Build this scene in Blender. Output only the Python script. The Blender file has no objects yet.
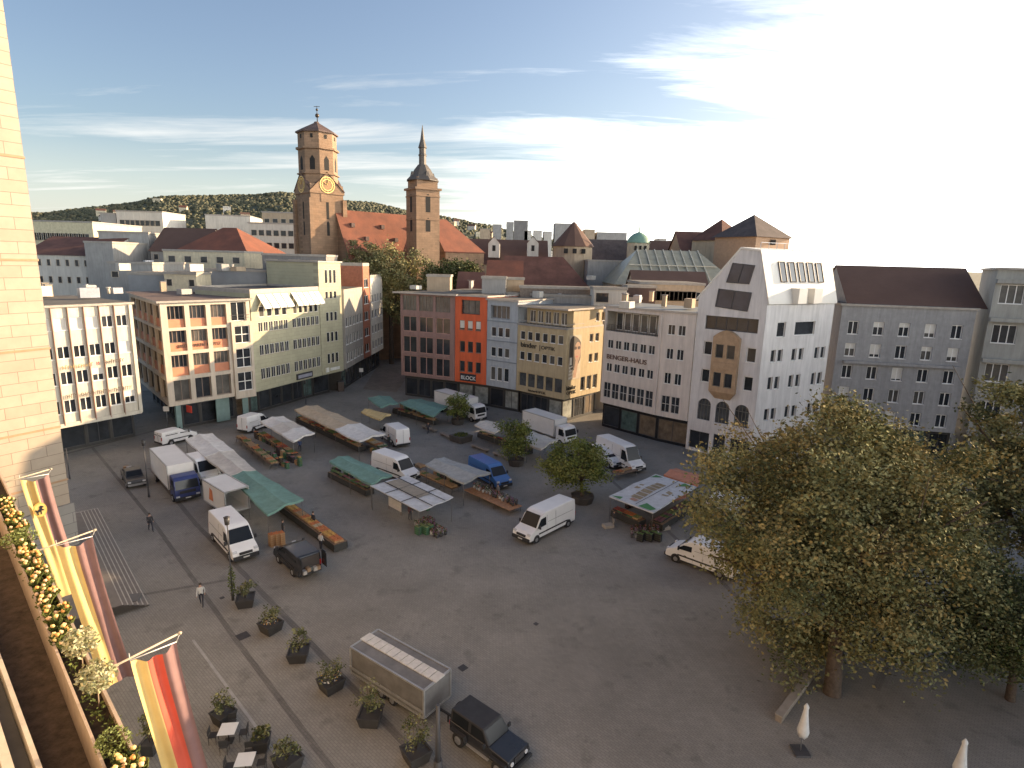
import bpy, bmesh, math, random
from math import *
from mathutils import Vector, Matrix, noise
random.seed(7)
S = bpy.context.scene
COL = S.collection
# ---------------------------------------------------------------- camera
FPX, CH, PITCH, ROLL = 590., 25., radians(11.7), radians(-1.5)
cf = Vector((0, cos(PITCH), -sin(PITCH))); r0 = Vector((1, 0, 0)); u0 = r0.cross(cf)
cr = (cos(ROLL)*r0 - sin(ROLL)*u0*-1*-1).normalized(); cu = cr.cross(cf)
cam = bpy.data.objects.new('camera', bpy.data.cameras.new('camera')); COL.objects.link(cam)
cam.matrix_world = Matrix(((cr.x, cu.x, -cf.x, 0), (cr.y, cu.y, -cf.y, 0), (cr.z, cu.z, -cf.z, CH), (0, 0, 0, 1)))
cam.data.sensor_width = 36; cam.data.lens = FPX/1024*36; cam.data.clip_start = .1; cam.data.clip_end = 20000
S.camera = cam
# ---------------------------------------------------------------- light
SUN_EL, SUN_DIR = radians(13.5), Vector((.91, .41, 0)).normalized()
W = bpy.data.worlds.new('World'); S.world = W; W.use_nodes = True
nt = W.node_tree; N = nt.nodes; Lk = nt.links; N.clear()
def nn(t, **k):
    n = N.new(t)
    for a, b in k.items(): setattr(n, a, b)
    return n
sky = nn('ShaderNodeTexSky', sky_type='NISHITA', sun_disc=False, sun_elevation=SUN_EL,
         sun_rotation=atan2(SUN_DIR.x, SUN_DIR.y), air_density=1.0, dust_density=2.5, ozone_density=1.2, altitude=250)
tc = nn('ShaderNodeTexCoord'); sx = nn('ShaderNodeSeparateXYZ'); Lk.new(tc.outputs['Generated'], sx.inputs[0])
def mth(op, a, b=None, c=None, clamp=False):
    n = nn('ShaderNodeMath', operation=op, use_clamp=clamp)
    for i, v in enumerate((a, b, c)):
        if v is None: continue
        if isinstance(v, (int, float)): n.inputs[i].default_value = v
        else: Lk.new(v, n.inputs[i])
    return n.outputs[0]
zc = mth('MAXIMUM', sx.outputs[2], .0)
den = mth('ADD', zc, .10)
cx = mth('DIVIDE', sx.outputs[0], den); cy = mth('DIVIDE', sx.outputs[1], den)
cv = nn('ShaderNodeCombineXYZ'); Lk.new(cx, cv.inputs[0]); Lk.new(cy, cv.inputs[1])
mp = nn('ShaderNodeMapping'); mp.inputs['Rotation'].default_value = (0, 0, .35); mp.inputs['Scale'].default_value = (.42, 1.9, 1); mp.inputs['Location'].default_value = (3.1, 1.7, 0)
Lk.new(cv.outputs[0], mp.inputs[0])
ns = nn('ShaderNodeTexNoise'); ns.inputs['Scale'].default_value = 1.1; ns.inputs['Detail'].default_value = 9; ns.inputs['Roughness'].default_value = .62; ns.inputs['Distortion'].default_value = .5
Lk.new(mp.outputs[0], ns.inputs['Vector'])
# more cloud towards the sun side and towards the horizon
bias = mth('MULTIPLY', sx.outputs[0], .42)
hz = mth('MULTIPLY', mth('SUBTRACT', .33, zc), 1.5)
cl = mth('ADD', mth('ADD', mth('MULTIPLY', mth('SUBTRACT', ns.outputs['Fac'], .5), 1.6), bias), mth('ADD', hz, .50))
mask = mth('MULTIPLY', mth('SUBTRACT', cl, .55), 2.4, clamp=True)
mask = mth('POWER', mask, 1.15)
top = mth('MULTIPLY', mth('SUBTRACT', .44, zc), 5.0, clamp=True)
low = mth('MULTIPLY', mth('SUBTRACT', .16, zc), 4.5, clamp=True)
mask = mth('MAXIMUM', mth('MULTIPLY', mth('MULTIPLY', mask, top), .85), mth('MULTIPLY', low, .9))
cb_ = mth('ADD', 5.2, mth('MULTIPLY', mth('MAXIMUM', mth('ADD', sx.outputs[0], .12), 0.), 30.))   # clouds near the sun are far brighter
ccol = nn('ShaderNodeCombineXYZ'); Lk.new(cb_, ccol.inputs[0]); Lk.new(mth('MULTIPLY', cb_, .985), ccol.inputs[1]); Lk.new(mth('MULTIPLY', cb_, .94), ccol.inputs[2])
mx = nn('ShaderNodeMix', data_type='RGBA'); Lk.new(mask, mx.inputs[0]); hs_n = nn('ShaderNodeHueSaturation'); hs_n.inputs['Saturation'].default_value = 1.0; hs_n.inputs['Hue'].default_value = .508; Lk.new(sky.outputs[0], hs_n.inputs['Color']); Lk.new(hs_n.outputs[0], mx.inputs[6]); Lk.new(ccol.outputs[0], mx.inputs[7])
bg = nn('ShaderNodeBackground'); bg.inputs[1].default_value = .088; Lk.new(mx.outputs[2], bg.inputs[0])
wo = nn('ShaderNodeOutputWorld'); Lk.new(bg.outputs[0], wo.inputs[0])
sl = bpy.data.lights.new('sun', 'SUN'); sl.energy = 5.0; sl.angle = radians(.5); sl.color = (1, .72, .44)
so = bpy.data.objects.new('sun', sl); COL.objects.link(so)
sd = (SUN_DIR*cos(SUN_EL) + Vector((0, 0, sin(SUN_EL))))
so.rotation_euler = sd.to_track_quat('Z', 'Y').to_euler()
S.view_settings.view_transform = 'Standard'; S.view_settings.look = 'None'; S.view_settings.gamma = 1
S.view_settings.exposure = 1.38
S.cycles.max_bounces = 6; S.cycles.diffuse_bounces = 3; S.cycles.glossy_bounces = 3; S.cycles.use_denoising = True

# ---------------------------------------------------------------- helpers
def ray(x, y): return cf + cr*((x-512)/FPX) - cu*((y-384)/FPX)
def at(x, y, z=0.):
    d = ray(x, y); t = (z-CH)/d.z
    return Vector((0, 0, CH)) + d*t
def pt(x, y, Y):
    d = ray(x, y); return Vector((0, 0, CH)) + d*(Y/d.y)
MATS = {}
def mat(name, col, rough=.8, var=.12, scale=1.5, metal=0., spec=.4, bump=0., kind=None, col2=None):
    if name in MATS: return MATS[name]
    m = bpy.data.materials.new(name); m.use_nodes = True; t = m.node_tree; b = t.nodes['Principled BSDF']
    b.inputs['Roughness'].default_value = rough; b.inputs['Metallic'].default_value = metal
    b.inputs['Specular IOR Level'].default_value = spec
    n = t.nodes.new('ShaderNodeTexNoise'); n.inputs['Scale'].default_value = scale; n.inputs['Detail'].default_value = 6; n.inputs['Roughness'].default_value = .65
    g = t.nodes.new('ShaderNodeTexCoord'); t.links.new(g.outputs['Object'], n.inputs['Vector'])
    r = t.nodes.new('ShaderNodeMapRange'); t.links.new(n.outputs['Fac'], r.inputs[0])
    r.inputs[1].default_value = .3; r.inputs[2].default_value = .7
    x = t.nodes.new('ShaderNodeMix'); x.data_type = 'RGBA'; t.links.new(r.outputs[0], x.inputs[0])
    c2 = col2 if col2 else [c*(1-var*1.6) for c in col]
    x.inputs[6].default_value = (*c2, 1); x.inputs[7].default_value = (*[min(1, c*(1+(0 if col2 else var))) for c in col], 1)
    src = x.outputs[2]
    if any(k in name for k in ('render', 'plaster', 'town_', 'concrete', 'cream', 'awning', 'canvas', 'roof_gravel', 'k_')):
        mp_ = t.nodes.new('ShaderNodeMapping'); mp_.inputs['Scale'].default_value = (1, 1, .10 if 'canvas' not in name else 1); t.links.new(g.outputs['Object'], mp_.inputs[0])
        n3 = t.nodes.new('ShaderNodeTexNoise'); n3.inputs['Scale'].default_value = 1.9; n3.inputs['Detail'].default_value = 5; n3.inputs['Roughness'].default_value = .7; t.links.new(mp_.outputs[0], n3.inputs['Vector'])
        r3 = t.nodes.new('ShaderNodeMapRange'); r3.inputs[1].default_value = .35; r3.inputs[2].default_value = .68; r3.inputs[3].default_value = 1.05; r3.inputs[4].default_value = .80; t.links.new(n3.outputs['Fac'], r3.inputs[0])
        v3 = t.nodes.new('ShaderNodeVectorMath'); v3.operation = 'SCALE'; t.links.new(src, v3.inputs[0]); t.links.new(r3.outputs[0], v3.inputs['Scale']); src = v3.outputs[0]
    t.links.new(src, b.inputs['Base Color'])
    if bump:
        bp = t.nodes.new('ShaderNodeBump'); bp.inputs['Strength'].default_value = bump; bp.inputs['Distance'].default_value = .05
        n2 = t.nodes.new('ShaderNodeTexNoise'); n2.inputs['Scale'].default_value = scale*9; n2.inputs['Detail'].default_value = 4
        t.links.new(g.outputs['Object'], n2.inputs['Vector']); t.links.new(n2.outputs['Fac'], bp.inputs['Height']); t.links.new(bp.outputs[0], b.inputs['Normal'])
    if 'leaf' in name: b.inputs['Roughness'].default_value = .85; b.inputs['Specular IOR Level'].default_value = .06
    MATS[name] = m; return m
def brickmat(name, c1, c2, mortar, bw, bh, ms=.01, axis=None, rough=.8, nvar=.25, nscale=.15, offset=.5):
    """blocks / tiles / setts; axis = direction of the courses for walls, None for floors (uses x,y)."""
    if name in MATS: return MATS[name]
    m = bpy.data.materials.new(name); m.use_nodes = True; t = m.node_tree; b = t.nodes['Principled BSDF']; b.inputs['Roughness'].default_value = rough
    b.inputs['Specular IOR Level'].default_value = .25
    g = t.nodes.new('ShaderNodeTexCoord'); src = g.outputs['Object']
    if axis is not None:
        s = t.nodes.new('ShaderNodeSeparateXYZ'); t.links.new(src, s.inputs[0])
        d = t.nodes.new('ShaderNodeVectorMath'); d.operation = 'DOT_PRODUCT'; t.links.new(src, d.inputs[0]); d.inputs[1].default_value = axis
        c = t.nodes.new('ShaderNodeCombineXYZ'); t.links.new(d.outputs['Value'], c.inputs[0]); t.links.new(s.outputs[2], c.inputs[1]); src = c.outputs[0]
    else:
        mp_ = t.nodes.new('ShaderNodeMapping'); mp_.inputs['Rotation'].default_value = (0, 0, radians(42)); t.links.new(src, mp_.inputs[0]); src = mp_.outputs[0]
    br = t.nodes.new('ShaderNodeTexBrick'); t.links.new(src, br.inputs['Vector']); br.offset = offset
    br.inputs['Scale'].default_value = 1; br.inputs['Brick Width'].default_value = bw; br.inputs['Row Height'].default_value = bh
    br.inputs['Mortar Size'].default_value = ms; br.inputs['Color1'].default_value = (*c1, 1); br.inputs['Color2'].default_value = (*c2, 1); br.inputs['Mortar'].default_value = (*mortar, 1)
    n = t.nodes.new('ShaderNodeTexNoise'); n.inputs['Scale'].default_value = nscale; n.inputs['Detail'].default_value = 8; n.inputs['Roughness'].default_value = .7
    t.links.new(g.outputs['Object'], n.inputs['Vector'])
    r = t.nodes.new('ShaderNodeMapRange'); r.inputs[1].default_value = .3; r.inputs[2].default_value = .7; r.inputs[3].default_value = 1-nvar; r.inputs[4].default_value = 1+nvar*.6
    t.links.new(n.outputs['Fac'], r.inputs[0])
    fac = r.outputs[0]
    if axis is None:
        for sc_, lo_, a_, b_ in ((.55, .58, .74, 1.0), (2.6, .60, .80, 1.0)):
            n3 = t.nodes.new('ShaderNodeTexNoise'); n3.inputs['Scale'].default_value = sc_; n3.inputs['Detail'].default_value = 5; n3.inputs['Roughness'].default_value = .6; t.links.new(g.outputs['Object'], n3.inputs['Vector'])
            r3 = t.nodes.new('ShaderNodeMapRange'); r3.inputs[1].default_value = lo_; r3.inputs[2].default_value = lo_+.12; r3.inputs[3].default_value = b_; r3.inputs[4].default_value = a_; t.links.new(n3.outputs['Fac'], r3.inputs[0])
            m3 = t.nodes.new('ShaderNodeMath'); m3.operation = 'MULTIPLY'; t.links.new(fac, m3.inputs[0]); t.links.new(r3.outputs[0], m3.inputs[1]); fac = m3.outputs[0]
    v = t.nodes.new('ShaderNodeVectorMath'); v.operation = 'SCALE'; t.links.new(br.outputs['Color'], v.inputs[0]); t.links.new(fac, v.inputs['Scale'])
    t.links.new(v.outputs[0], b.inputs['Base Color'])
    bp = t.nodes.new('ShaderNodeBump'); bp.inputs['Strength'].default_value = .4; bp.inputs['Distance'].default_value = .02
    t.links.new(br.outputs['Fac'], bp.inputs['Height']); bp.invert = True; t.links.new(bp.outputs[0], b.inputs['Normal'])
    MATS[name] = m; return m
def leafmat(name, col, tr=.35):
    if name in MATS: return MATS[name]
    m = mat(name, col, .6, .3, .8, spec=.25)
    return m
glass = mat('window_glass', (.03, .034, .04), .09, .4, .35, spec=.5)
glass2 = mat('curtained_glass', (.10, .095, .085), .15, .3, .5, spec=.5)
glass_l = mat('dull_glass', (.075, .08, .085), .2, .4, .6, spec=.5)
white = mat('white_paint', (.74, .73, .7), .5, .05)
black = mat('black_paint', (.02, .02, .022), .5)
rubber = mat('rubber', (.025, .025, .026), .9)
steel = mat('grey_steel', (.35, .35, .36), .4, metal=.6)
dgrey = mat('dark_grey', (.07, .07, .075), .6)

class MB:
    def __init__(s): s.v = []; s.f = []; s.m = []; s.s = []
    def poly(s, pts, mi=0, smooth=False):
        n = len(s.v); s.v += [tuple(p) for p in pts]; s.f.append(tuple(range(n, n+len(pts)))); s.m.append(mi); s.s.append(smooth)
    def box(s, c, size, mi=0, R=None, top=None):
        """c = centre, size = full sizes, R = 3x3, top = scale of the top face (sx, sy)"""
        hx, hy, hz_ = size[0]/2, size[1]/2, size[2]/2; tx, ty = top or (1, 1)
        P = [(-hx, -hy, -hz_), (hx, -hy, -hz_), (hx, hy, -hz_), (-hx, hy, -hz_), (-hx*tx, -hy*ty, hz_), (hx*tx, -hy*ty, hz_), (hx*tx, hy*ty, hz_), (-hx*tx, hy*ty, hz_)]
        c = Vector(c); n = len(s.v)
        for p in P:
            p = Vector(p)
            if R: p = R @ p
            s.v.append(tuple(p+c))
        for f in ((0, 3, 2, 1), (4, 5, 6, 7), (0, 1, 5, 4), (1, 2, 6, 5), (2, 3, 7, 6), (3, 0, 4, 7)):
            s.f.append(tuple(n+i for i in f)); s.m.append(mi); s.s.append(False)
    def bar(s, a, b, w, h=None, mi=0):
        a = Vector(a); b = Vector(b); d = b-a; L = d.length
        if L < 1e-6: return
        q = d.to_track_quat('X', 'Z').to_matrix(); s.box((a+b)/2, (L, w, h or w), mi, q)
    def tube(s, a, b, r1, r2=None, n=8, mi=0, caps=True, smooth=True):
        a = Vector(a); b = Vector(b); r2 = r1 if r2 is None else r2; q = (b-a).to_track_quat('Z', 'Y').to_matrix(); k = len(s.v)
        for (c, r) in ((a, r1), (b, r2)):
            for i in range(n):
                t = 2*pi*i/n; s.v.append(tuple(c+q @ Vector((cos(t)*r, sin(t)*r, 0))))
        for i in range(n):
            j = (i+1) % n; s.f.append((k+i, k+j, k+n+j, k+n+i)); s.m.append(mi); s.s.append(smooth)
        if caps:
            s.f.append(tuple(k+i for i in reversed(range(n)))); s.m.append(mi); s.s.append(False)
            s.f.append(tuple(k+n+i for i in range(n))); s.m.append(mi); s.s.append(False)
    def prism(s, base, z0, z1, mi=0, mtop=None, top=True, bottom=False):
        n = len(base)
        for i in range(n):
            a, b = base[i], base[(i+1) % n]
            s.poly([(a[0], a[1], z0), (b[0], b[1], z0), (b[0], b[1], z1), (a[0], a[1], z1)], mi)
        if top: s.poly([(p[0], p[1], z1) for p in base], mi if mtop is None else mtop)
        if bottom: s.poly([(p[0], p[1], z0) for p in reversed(base)], mi)
    def loft(s, rings, mi=0, smooth=True, cap=True):
        k = len(s.v); n = len(rings[0])
        for r in rings: s.v += [tuple(p) for p in r]
        for a in range(len(rings)-1):
            for i in range(n):
                j = (i+1) % n; s.f.append((k+a*n+i, k+a*n+j, k+(a+1)*n+j, k+(a+1)*n+i)); s.m.append(mi); s.s.append(smooth)
        if cap:
            s.f.append(tuple(k+i for i in reversed(range(n)))); s.m.append(mi); s.s.append(False)
            s.f.append(tuple(k+(len(rings)-1)*n+i for i in range(n))); s.m.append(mi); s.s.append(False)
    def blob(s, c, r, mi=0, seed=0, amp=.25, n=8, m=5):
        c = Vector(c); rr = r if hasattr(r, '__len__') else (r, r, r); rings = []
        for i in range(1, m):
            ph = pi*i/m; ring = []
            for j in range(n):
                th = 2*pi*j/n; d = Vector((sin(ph)*cos(th), sin(ph)*sin(th), -cos(ph)))
                k = 1+amp*noise.noise(d*1.7+Vector((seed*3.1, seed*1.3, 0)))*2
                ring.append(c+Vector((d.x*rr[0], d.y*rr[1], d.z*rr[2]))*k)
            rings.append(ring)
        s.loft(rings, mi)
    def build(s, name, mats, parent=None, bevel=0, loc=None):
        me = bpy.data.meshes.new(name); me.from_pydata(s.v, [], s.f)
        if not isinstance(mats, (list, tuple)): mats = [mats]
        for m in mats: me.materials.append(m)
        me.polygons.foreach_set('material_index', s.m); me.polygons.foreach_set('use_smooth', s.s); me.update()
        o = bpy.data.objects.new(name, me); COL.objects.link(o)
        if parent: o.parent = parent
        if loc is not None: o.location = loc
        if bevel:
            w = o.modifiers.new('b', 'BEVEL'); w.width = bevel; w.segments = 2; w.limit_method = 'ANGLE'; w.angle_limit = radians(30)
        return o
def tag(o, label=None, cat=None, group=None, kind=None):
    if label: o['label'] = label
    if cat: o['category'] = cat
    if group: o['group'] = group
    if kind: o['kind'] = kind
    return o
def thing(name, label, cat, loc=(0, 0, 0), rz=0, group=None):
    o = bpy.data.objects.new(name, None); COL.objects.link(o); o.location = loc; o.rotation_euler = (0, 0, rz)
    return tag(o, label, cat, group)
def kids(o): return [c for c in COL.objects if c.parent == o]
TREE = {}
def remember(o):
    def rec(x): return (x, [rec(c) for c in kids(x)])
    return rec(o)
def copy_tree(tree, parent=None):
    o, ch = tree; c = o.copy(); COL.objects.link(c); c.parent = parent
    for t in ch: copy_tree(t, c)
    return c
def rotz(a): return Matrix.Rotation(a, 3, 'Z')
def lettering(parent, body, org, d, size, m, extrude=.03, up=Vector((0, 0, 1)), align='LEFT', label=None, sx_=1.):
    c = bpy.data.curves.new('lettering', 'FONT'); c.body = body; c.size = size; c.extrude = extrude; c.offset = size*.010; c.align_x = align
    c.materials.append(m); o = bpy.data.objects.new('lettering', c); COL.objects.link(o)
    d = Vector(d).normalized(); nrm = d.cross(up).normalized()
    bpy.context.view_layer.update(); me_ = bpy.data.meshes.new_from_object(o); COL.objects.unlink(o); bpy.data.objects.remove(o)
    me_.name = 'lettering'; o = bpy.data.objects.new('lettering', me_); COL.objects.link(o)
    M = Matrix(((d.x*sx_, up.x, nrm.x, org[0]), (d.y*sx_, up.y, nrm.y, org[1]), (d.z*sx_, up.z, nrm.z, org[2]), (0, 0, 0, 1)))
    o.matrix_world = M
    if parent:
        o.parent = parent; o.matrix_parent_inverse = Matrix.Identity(4)
        o.matrix_local = Matrix.Translation(-Vector(parent.location)) @ M if parent.rotation_euler.z == 0 else parent.matrix_basis.inverted() @ M
    return o
# ================================================================ SETTING
gm = brickmat('sett_paving', (.268, .253, .225), (.238, .225, .20), (.188, .178, .16), .30, .15, .014, nvar=.26, nscale=.11)
gm2 = brickmat('dark_sett_band', (.175, .163, .147), (.155, .145, .132), (.13, .122, .11), .3, .16, .02, nvar=.25)
gm3 = brickmat('slab_paving', (.24, .205, .168), (.2, .17, .14), (.13, .11, .09), .9, .6, .02, nvar=.2, nscale=.3)
def sheet(name, pts, z, m, kind='structure'):
    b = MB(); b.poly([(p[0], p[1], z) for p in pts]); return tag(b.build(name, m), kind=kind)
b = MB(); R_ = 9000; b.poly([(-R_, -400, 0), (R_, -400, 0), (R_, R_, 0), (-R_, R_, 0)])
tag(b.build('ground', gm), kind='structure')
def strip(name, pxs, w, m, z=.004):
    P = [at(*p) for p in pxs]; b = MB()
    for a, c in zip(P, P[1:]):
        d = (c-a).normalized(); n = Vector((-d.y, d.x, 0))*w/2
        b.poly([(a-n)+Vector((0, 0, z)), (a+n)*1+Vector((0, 0, z)), (c+n)+Vector((0, 0, z)), (c-n)+Vector((0, 0, z))])
    return tag(b.build(name, m), kind='structure')
strip('paving_band', [(92, 447), (152, 520), (236, 640), (336, 775)], .34, gm2)
strip('gutter', [(150, 468), (196, 524), (300, 632), (425, 765)], .42, gm2, .006)
strip('paving_line', [(193, 640), (262, 735), (290, 775)], .16, mat('pale_stone', (.34, .33, .31), .8), .008)
strip('paving_band', [(135, 596), (228, 580)], .35, gm2, .010)
strip('paving_band', [(62, 455), (150, 432), (330, 392)], .5, gm2, .012)
strip('paving_band', [(600, 470), (700, 560), (830, 690)], .4, gm2, .006)
strip('paving_band', [(876, 690), (905, 620)], .4, gm2, .008)
for p in [(243, 637), (243.5, 640.5)]: pass
for px, py, s in [(243, 636, .75), (463, 668, .5), (536, 624, .3), (222, 598, .3)]:
    c = at(px, py); b = MB(); b.box((c.x, c.y, .016), (s, s, .012), 0, rotz(-.75)); tag(b.build('manhole_cover', mat('cast_iron', (.05, .047, .045), .6)), 'square iron manhole cover %s' % {243: 'beside the row of shrub planters', 463: 'behind the grey market trailer', 536: 'out in the empty middle of the square', 222: 'below the slim lamp post'}[px], 'manhole cover')
# street going away between the two rows, with a pale kerb
sheet('street', [(-29, 112), (-22, 110), (-26, 190), (-38, 190)], .009, gm3)
# steps of the town hall, two flights round a corner
st = mat('step_stone', (.19, .17, .15), .8, .1, 2); stl = mat('step_edge', (.42, .39, .34), .7)
c0, c1, c1b = at(98, 509), at(149, 606), at(66, 514)
dA = (c1-c0).normalized(); nA = Vector((-dA.y, dA.x, 0));  dB = (c1b-c0).normalized()
if nA.dot(dB) < 0: nA = -nA
b = MB(); e_ = MB()
for k in range(6):
    o = c0 + nA*(k*.30) + dA*(k*.34); z = .12*(k+1)
    L1 = (c1-c0).length - k*.34
    P = [o, o+dA*L1, o+dA*L1+nA*8, o+nA*8]
    for q0, q1 in ((0, 1), (3, 0)): b.poly([(P[q0].x, P[q0].y, z-.12), (P[q1].x, P[q1].y, z-.12), (P[q1].x, P[q1].y, z), (P[q0].x, P[q0].y, z)])
    b.poly([(p.x, p.y, z) for p in P])
    for q0, q1 in ((P[0], P[1]), (P[0], P[3])):
        dd = (q1-q0).normalized(); ii = nA if q0 is P[0] and q1 is P[1] else dA
        e_.poly([(q0.x, q0.y, z+.004), (q1.x, q1.y, z+.004), (q1.x+ii.x*.07, q1.y+ii.y*.07, z+.004), (q0.x+ii.x*.07, q0.y+ii.y*.07, z+.004)])
t = b.build('steps', [st]); tag(t, kind='structure'); x = e_.build('step_edge', [stl], t)
# low plinth at the foot of the steps
b = MB(); p = at(120, 604); b.box((p.x, p.y, .2), (2.6, 1.1, .4), 0, rotz(.28)); tag(b.build('stone_plinth', mat('plinth_stone', (.13, .125, .12), .8)), 'low dark stone block at the lower end of the broad steps', 'plinth')

# hills: a ridge that follows the wooded skyline, real distance about 2 km
RIDGE = [(-300, 222), (33, 219), (60, 217), (100, 211), (140, 206), (170, 201), (200, 201), (240, 199), (290, 196), (345, 203), (400, 212), (440, 219), (470, 224), (500, 231), (540, 240), (600, 250), (640, 255), (700, 262), (850, 268), (1400, 284)]
def ridge(px):
    for (a, ya), (c, yc) in zip(RIDGE, RIDGE[1:]):
        if a <= px <= c: return ya+(yc-ya)*(px-a)/(c-a)
    return 258
hv = []; hf = []; NX = 130; NR = 22
for i in range(NX):
    px = -300+1700*i/(NX-1); top_ = pt(px, ridge(px), 2200).z
    for j in range(NR):
        k = j/(NR-1); Y = 700+1500*k+ (1500*max(0, k-.93))
        s = min(1, k/.93); s = s*s*(3-2*s)
        X = pt(px, 300, 1.).x*Y
        z = top_*s*(.96+.08*noise.noise(Vector((X/180, Y/180, 0))))-1
        hv.append((X, Y, z))
for i in range(NX-1):
    for j in range(NR-1): a = i*NR+j; hf.append((a, a+NR, a+NR+1, a+1))
me = bpy.data.meshes.new('hills'); me.from_pydata(hv, [], hf); me.materials.append(mat('hill_meadow', (.10, .10, .06), .95, .3, .01, col2=(.07, .075, .045)))
for p in me.polygons: p.use_smooth = True
o = bpy.data.objects.new('hills', me); COL.objects.link(o); tag(o, kind='structure')
def hill_z(X, Y):
    k = (Y-700)/1500; px = None
    lo, hi = -300, 1400
    for _ in range(24):
        m_ = (lo+hi)/2
        if pt(m_, 300, 1.).x*Y < X: lo = m_
        else: hi = m_
    s = max(0, min(1, k/.93)); s = s*s*(3-2*s)
    return pt(lo, ridge(lo), 2200).z*s*(.96+.08*noise.noise(Vector((X/180, Y/180, 0))))-1, lo
fm = [mat('far_wood_a', (.10, .10, .06), .9, .3, .05), mat('far_wood_b', (.13, .12, .07), .9, .3, .05), mat('far_wood_c', (.075, .08, .05), .9, .3, .05)]  # wood tones lightened to stand in for haze
b = MB()
for i in range(15000):
    k = random.random()**.45; Y = 800+1420*k; px = random.uniform(10, 620)
    X = pt(px, 300, 1.).x*Y; z, _ = hill_z(X, Y); r = random.uniform(3, 6.5)
    if px > 430 and random.random() < .6: continue
    b.blob((X, Y, z+r*.3), (r, r, r*random.uniform(.7, 1.2)), random.choice((0, 0, 1, 2)), i, .3, 6, 4)
t = b.build('wooded_hillside', fm); tag(t, 'brownish green wood covering the far hillside behind the church towers', 'wood', kind='stuff')

# ================================================================ FACADES
class Fac:
    def __init__(s, A, B):
        s.A = Vector((A[0], A[1], 0)); s.B = Vector((B[0], B[1], 0)); s.L = (s.B-s.A).length; s.d = (s.B-s.A)/s.L; s.n = Vector((s.d.y, -s.d.x, 0))
    def P(s, u, z, o=0): return s.A + s.d*u + s.n*o + Vector((0, 0, z))
def wall_holes(b, F, u0, u1, z0, z1, holes, depth=.3, mi=0, o=0.):
    """front wall sheet with real openings and their reveals"""
    us = sorted({u0, u1} | {h[0] for h in holes} | {h[1] for h in holes}); zs = sorted({z0, z1} | {h[2] for h in holes} | {h[3] for h in holes})
    us = [u for u in us if u0 <= u <= u1]; zs = [z for z in zs if z0 <= z <= z1]
    for a, c in zip(us, us[1:]):
        if c-a < 1e-4: continue
        run = None
        for e, g in zip(zs, zs[1:]):
            um, zm = (a+c)/2, (e+g)/2
            solid = not any(h[0] < um < h[1] and h[2] < zm < h[3] for h in holes)
            if solid: run = (run[0], g) if run else (e, g)
            if not solid and run: b.poly([F.P(a, run[0], o), F.P(c, run[0], o), F.P(c, run[1], o), F.P(a, run[1], o)], mi); run = None
        if run: b.poly([F.P(a, run[0], o), F.P(c, run[0], o), F.P(c, run[1], o), F.P(a, run[1], o)], mi)
    for h in holes:
        a, c, e, g = h[:4]; i = o-depth
        b.poly([F.P(a, e, o), F.P(c, e, o), F.P(c, e, i), F.P(a, e, i)], mi); b.poly([F.P(a, g, i), F.P(c, g, i), F.P(c, g, o), F.P(a, g, o)], mi)
        b.poly([F.P(a, e, i), F.P(a, g, i), F.P(a, g, o), F.P(a, e, o)], mi); b.poly([F.P(c, e, o), F.P(c, g, o), F.P(c, g, i), F.P(c, e, i)], mi)
def window(parent, F, h, depth=.22, nx=1, nz=1, fr=None, gl=None, fw=.07, blind=0., blm=None, sill=True, o=0., name='window', panel=None, sillm=None):
    """one window = frame + panes (+ blind) in one mesh"""
    a, c, e, g = h[:4]; b = MB(); i = o-depth
    b.poly([F.P(a, e, i), F.P(c, e, i), F.P(c, g, i), F.P(a, g, i)], 1)
    def fb(u0, u1, z0, z1, t=.05, mi=0, oo=0):
        q = [F.P(u0, z0, i+t+oo), F.P(u1, z0, i+t+oo), F.P(u1, z1, i+t+oo), F.P(u0, z1, i+t+oo)]; w = [F.P(u0, z0, i+.002+oo), F.P(u1, z0, i+.002+oo), F.P(u1, z1, i+.002+oo), F.P(u0, z1, i+.002+oo)]
        b.poly(q, mi)
        for k in range(4): b.poly([w[k], w[(k+1) % 4], q[(k+1) % 4], q[k]], mi)
    fb(a, c, e, e+fw); fb(a, c, g-fw, g); fb(a, a+fw, e+fw, g-fw); fb(c-fw, c, e+fw, g-fw)
    for k in range(1, nx): u = a+(c-a)*k/nx; fb(u-fw/2, u+fw/2, e+fw, g-fw)
    for k in range(1, nz): z = e+(g-e)*k/nz; fb(a+fw, c-fw, z-fw/2, z+fw/2, .04)
    if blind > 0: fb(a+fw, c-fw, g-fw-(g-e-2*fw)*blind, g-fw, .02, 2, .012)
    if sill:
        q = [F.P(a-.04, e-.03, i), F.P(c+.04, e-.03, i), F.P(c+.04, e-.03, o+.07), F.P(a-.04, e-.03, o+.07)]
        w = [p+Vector((0, 0, .06)) for p in q]; b.poly(w, 3); b.poly([q[2], q[3], w[3], w[2]][::-1], 3); b.poly([q[3], q[0], w[0], w[3]], 3); b.poly([q[1], q[2], w[2], w[1]], 3)
    return b.build(name, [fr or white, gl or glass, blm or mat('blind_cloth', (.62, .6, .54), .7, .05), sillm or fr or white], parent)
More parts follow.
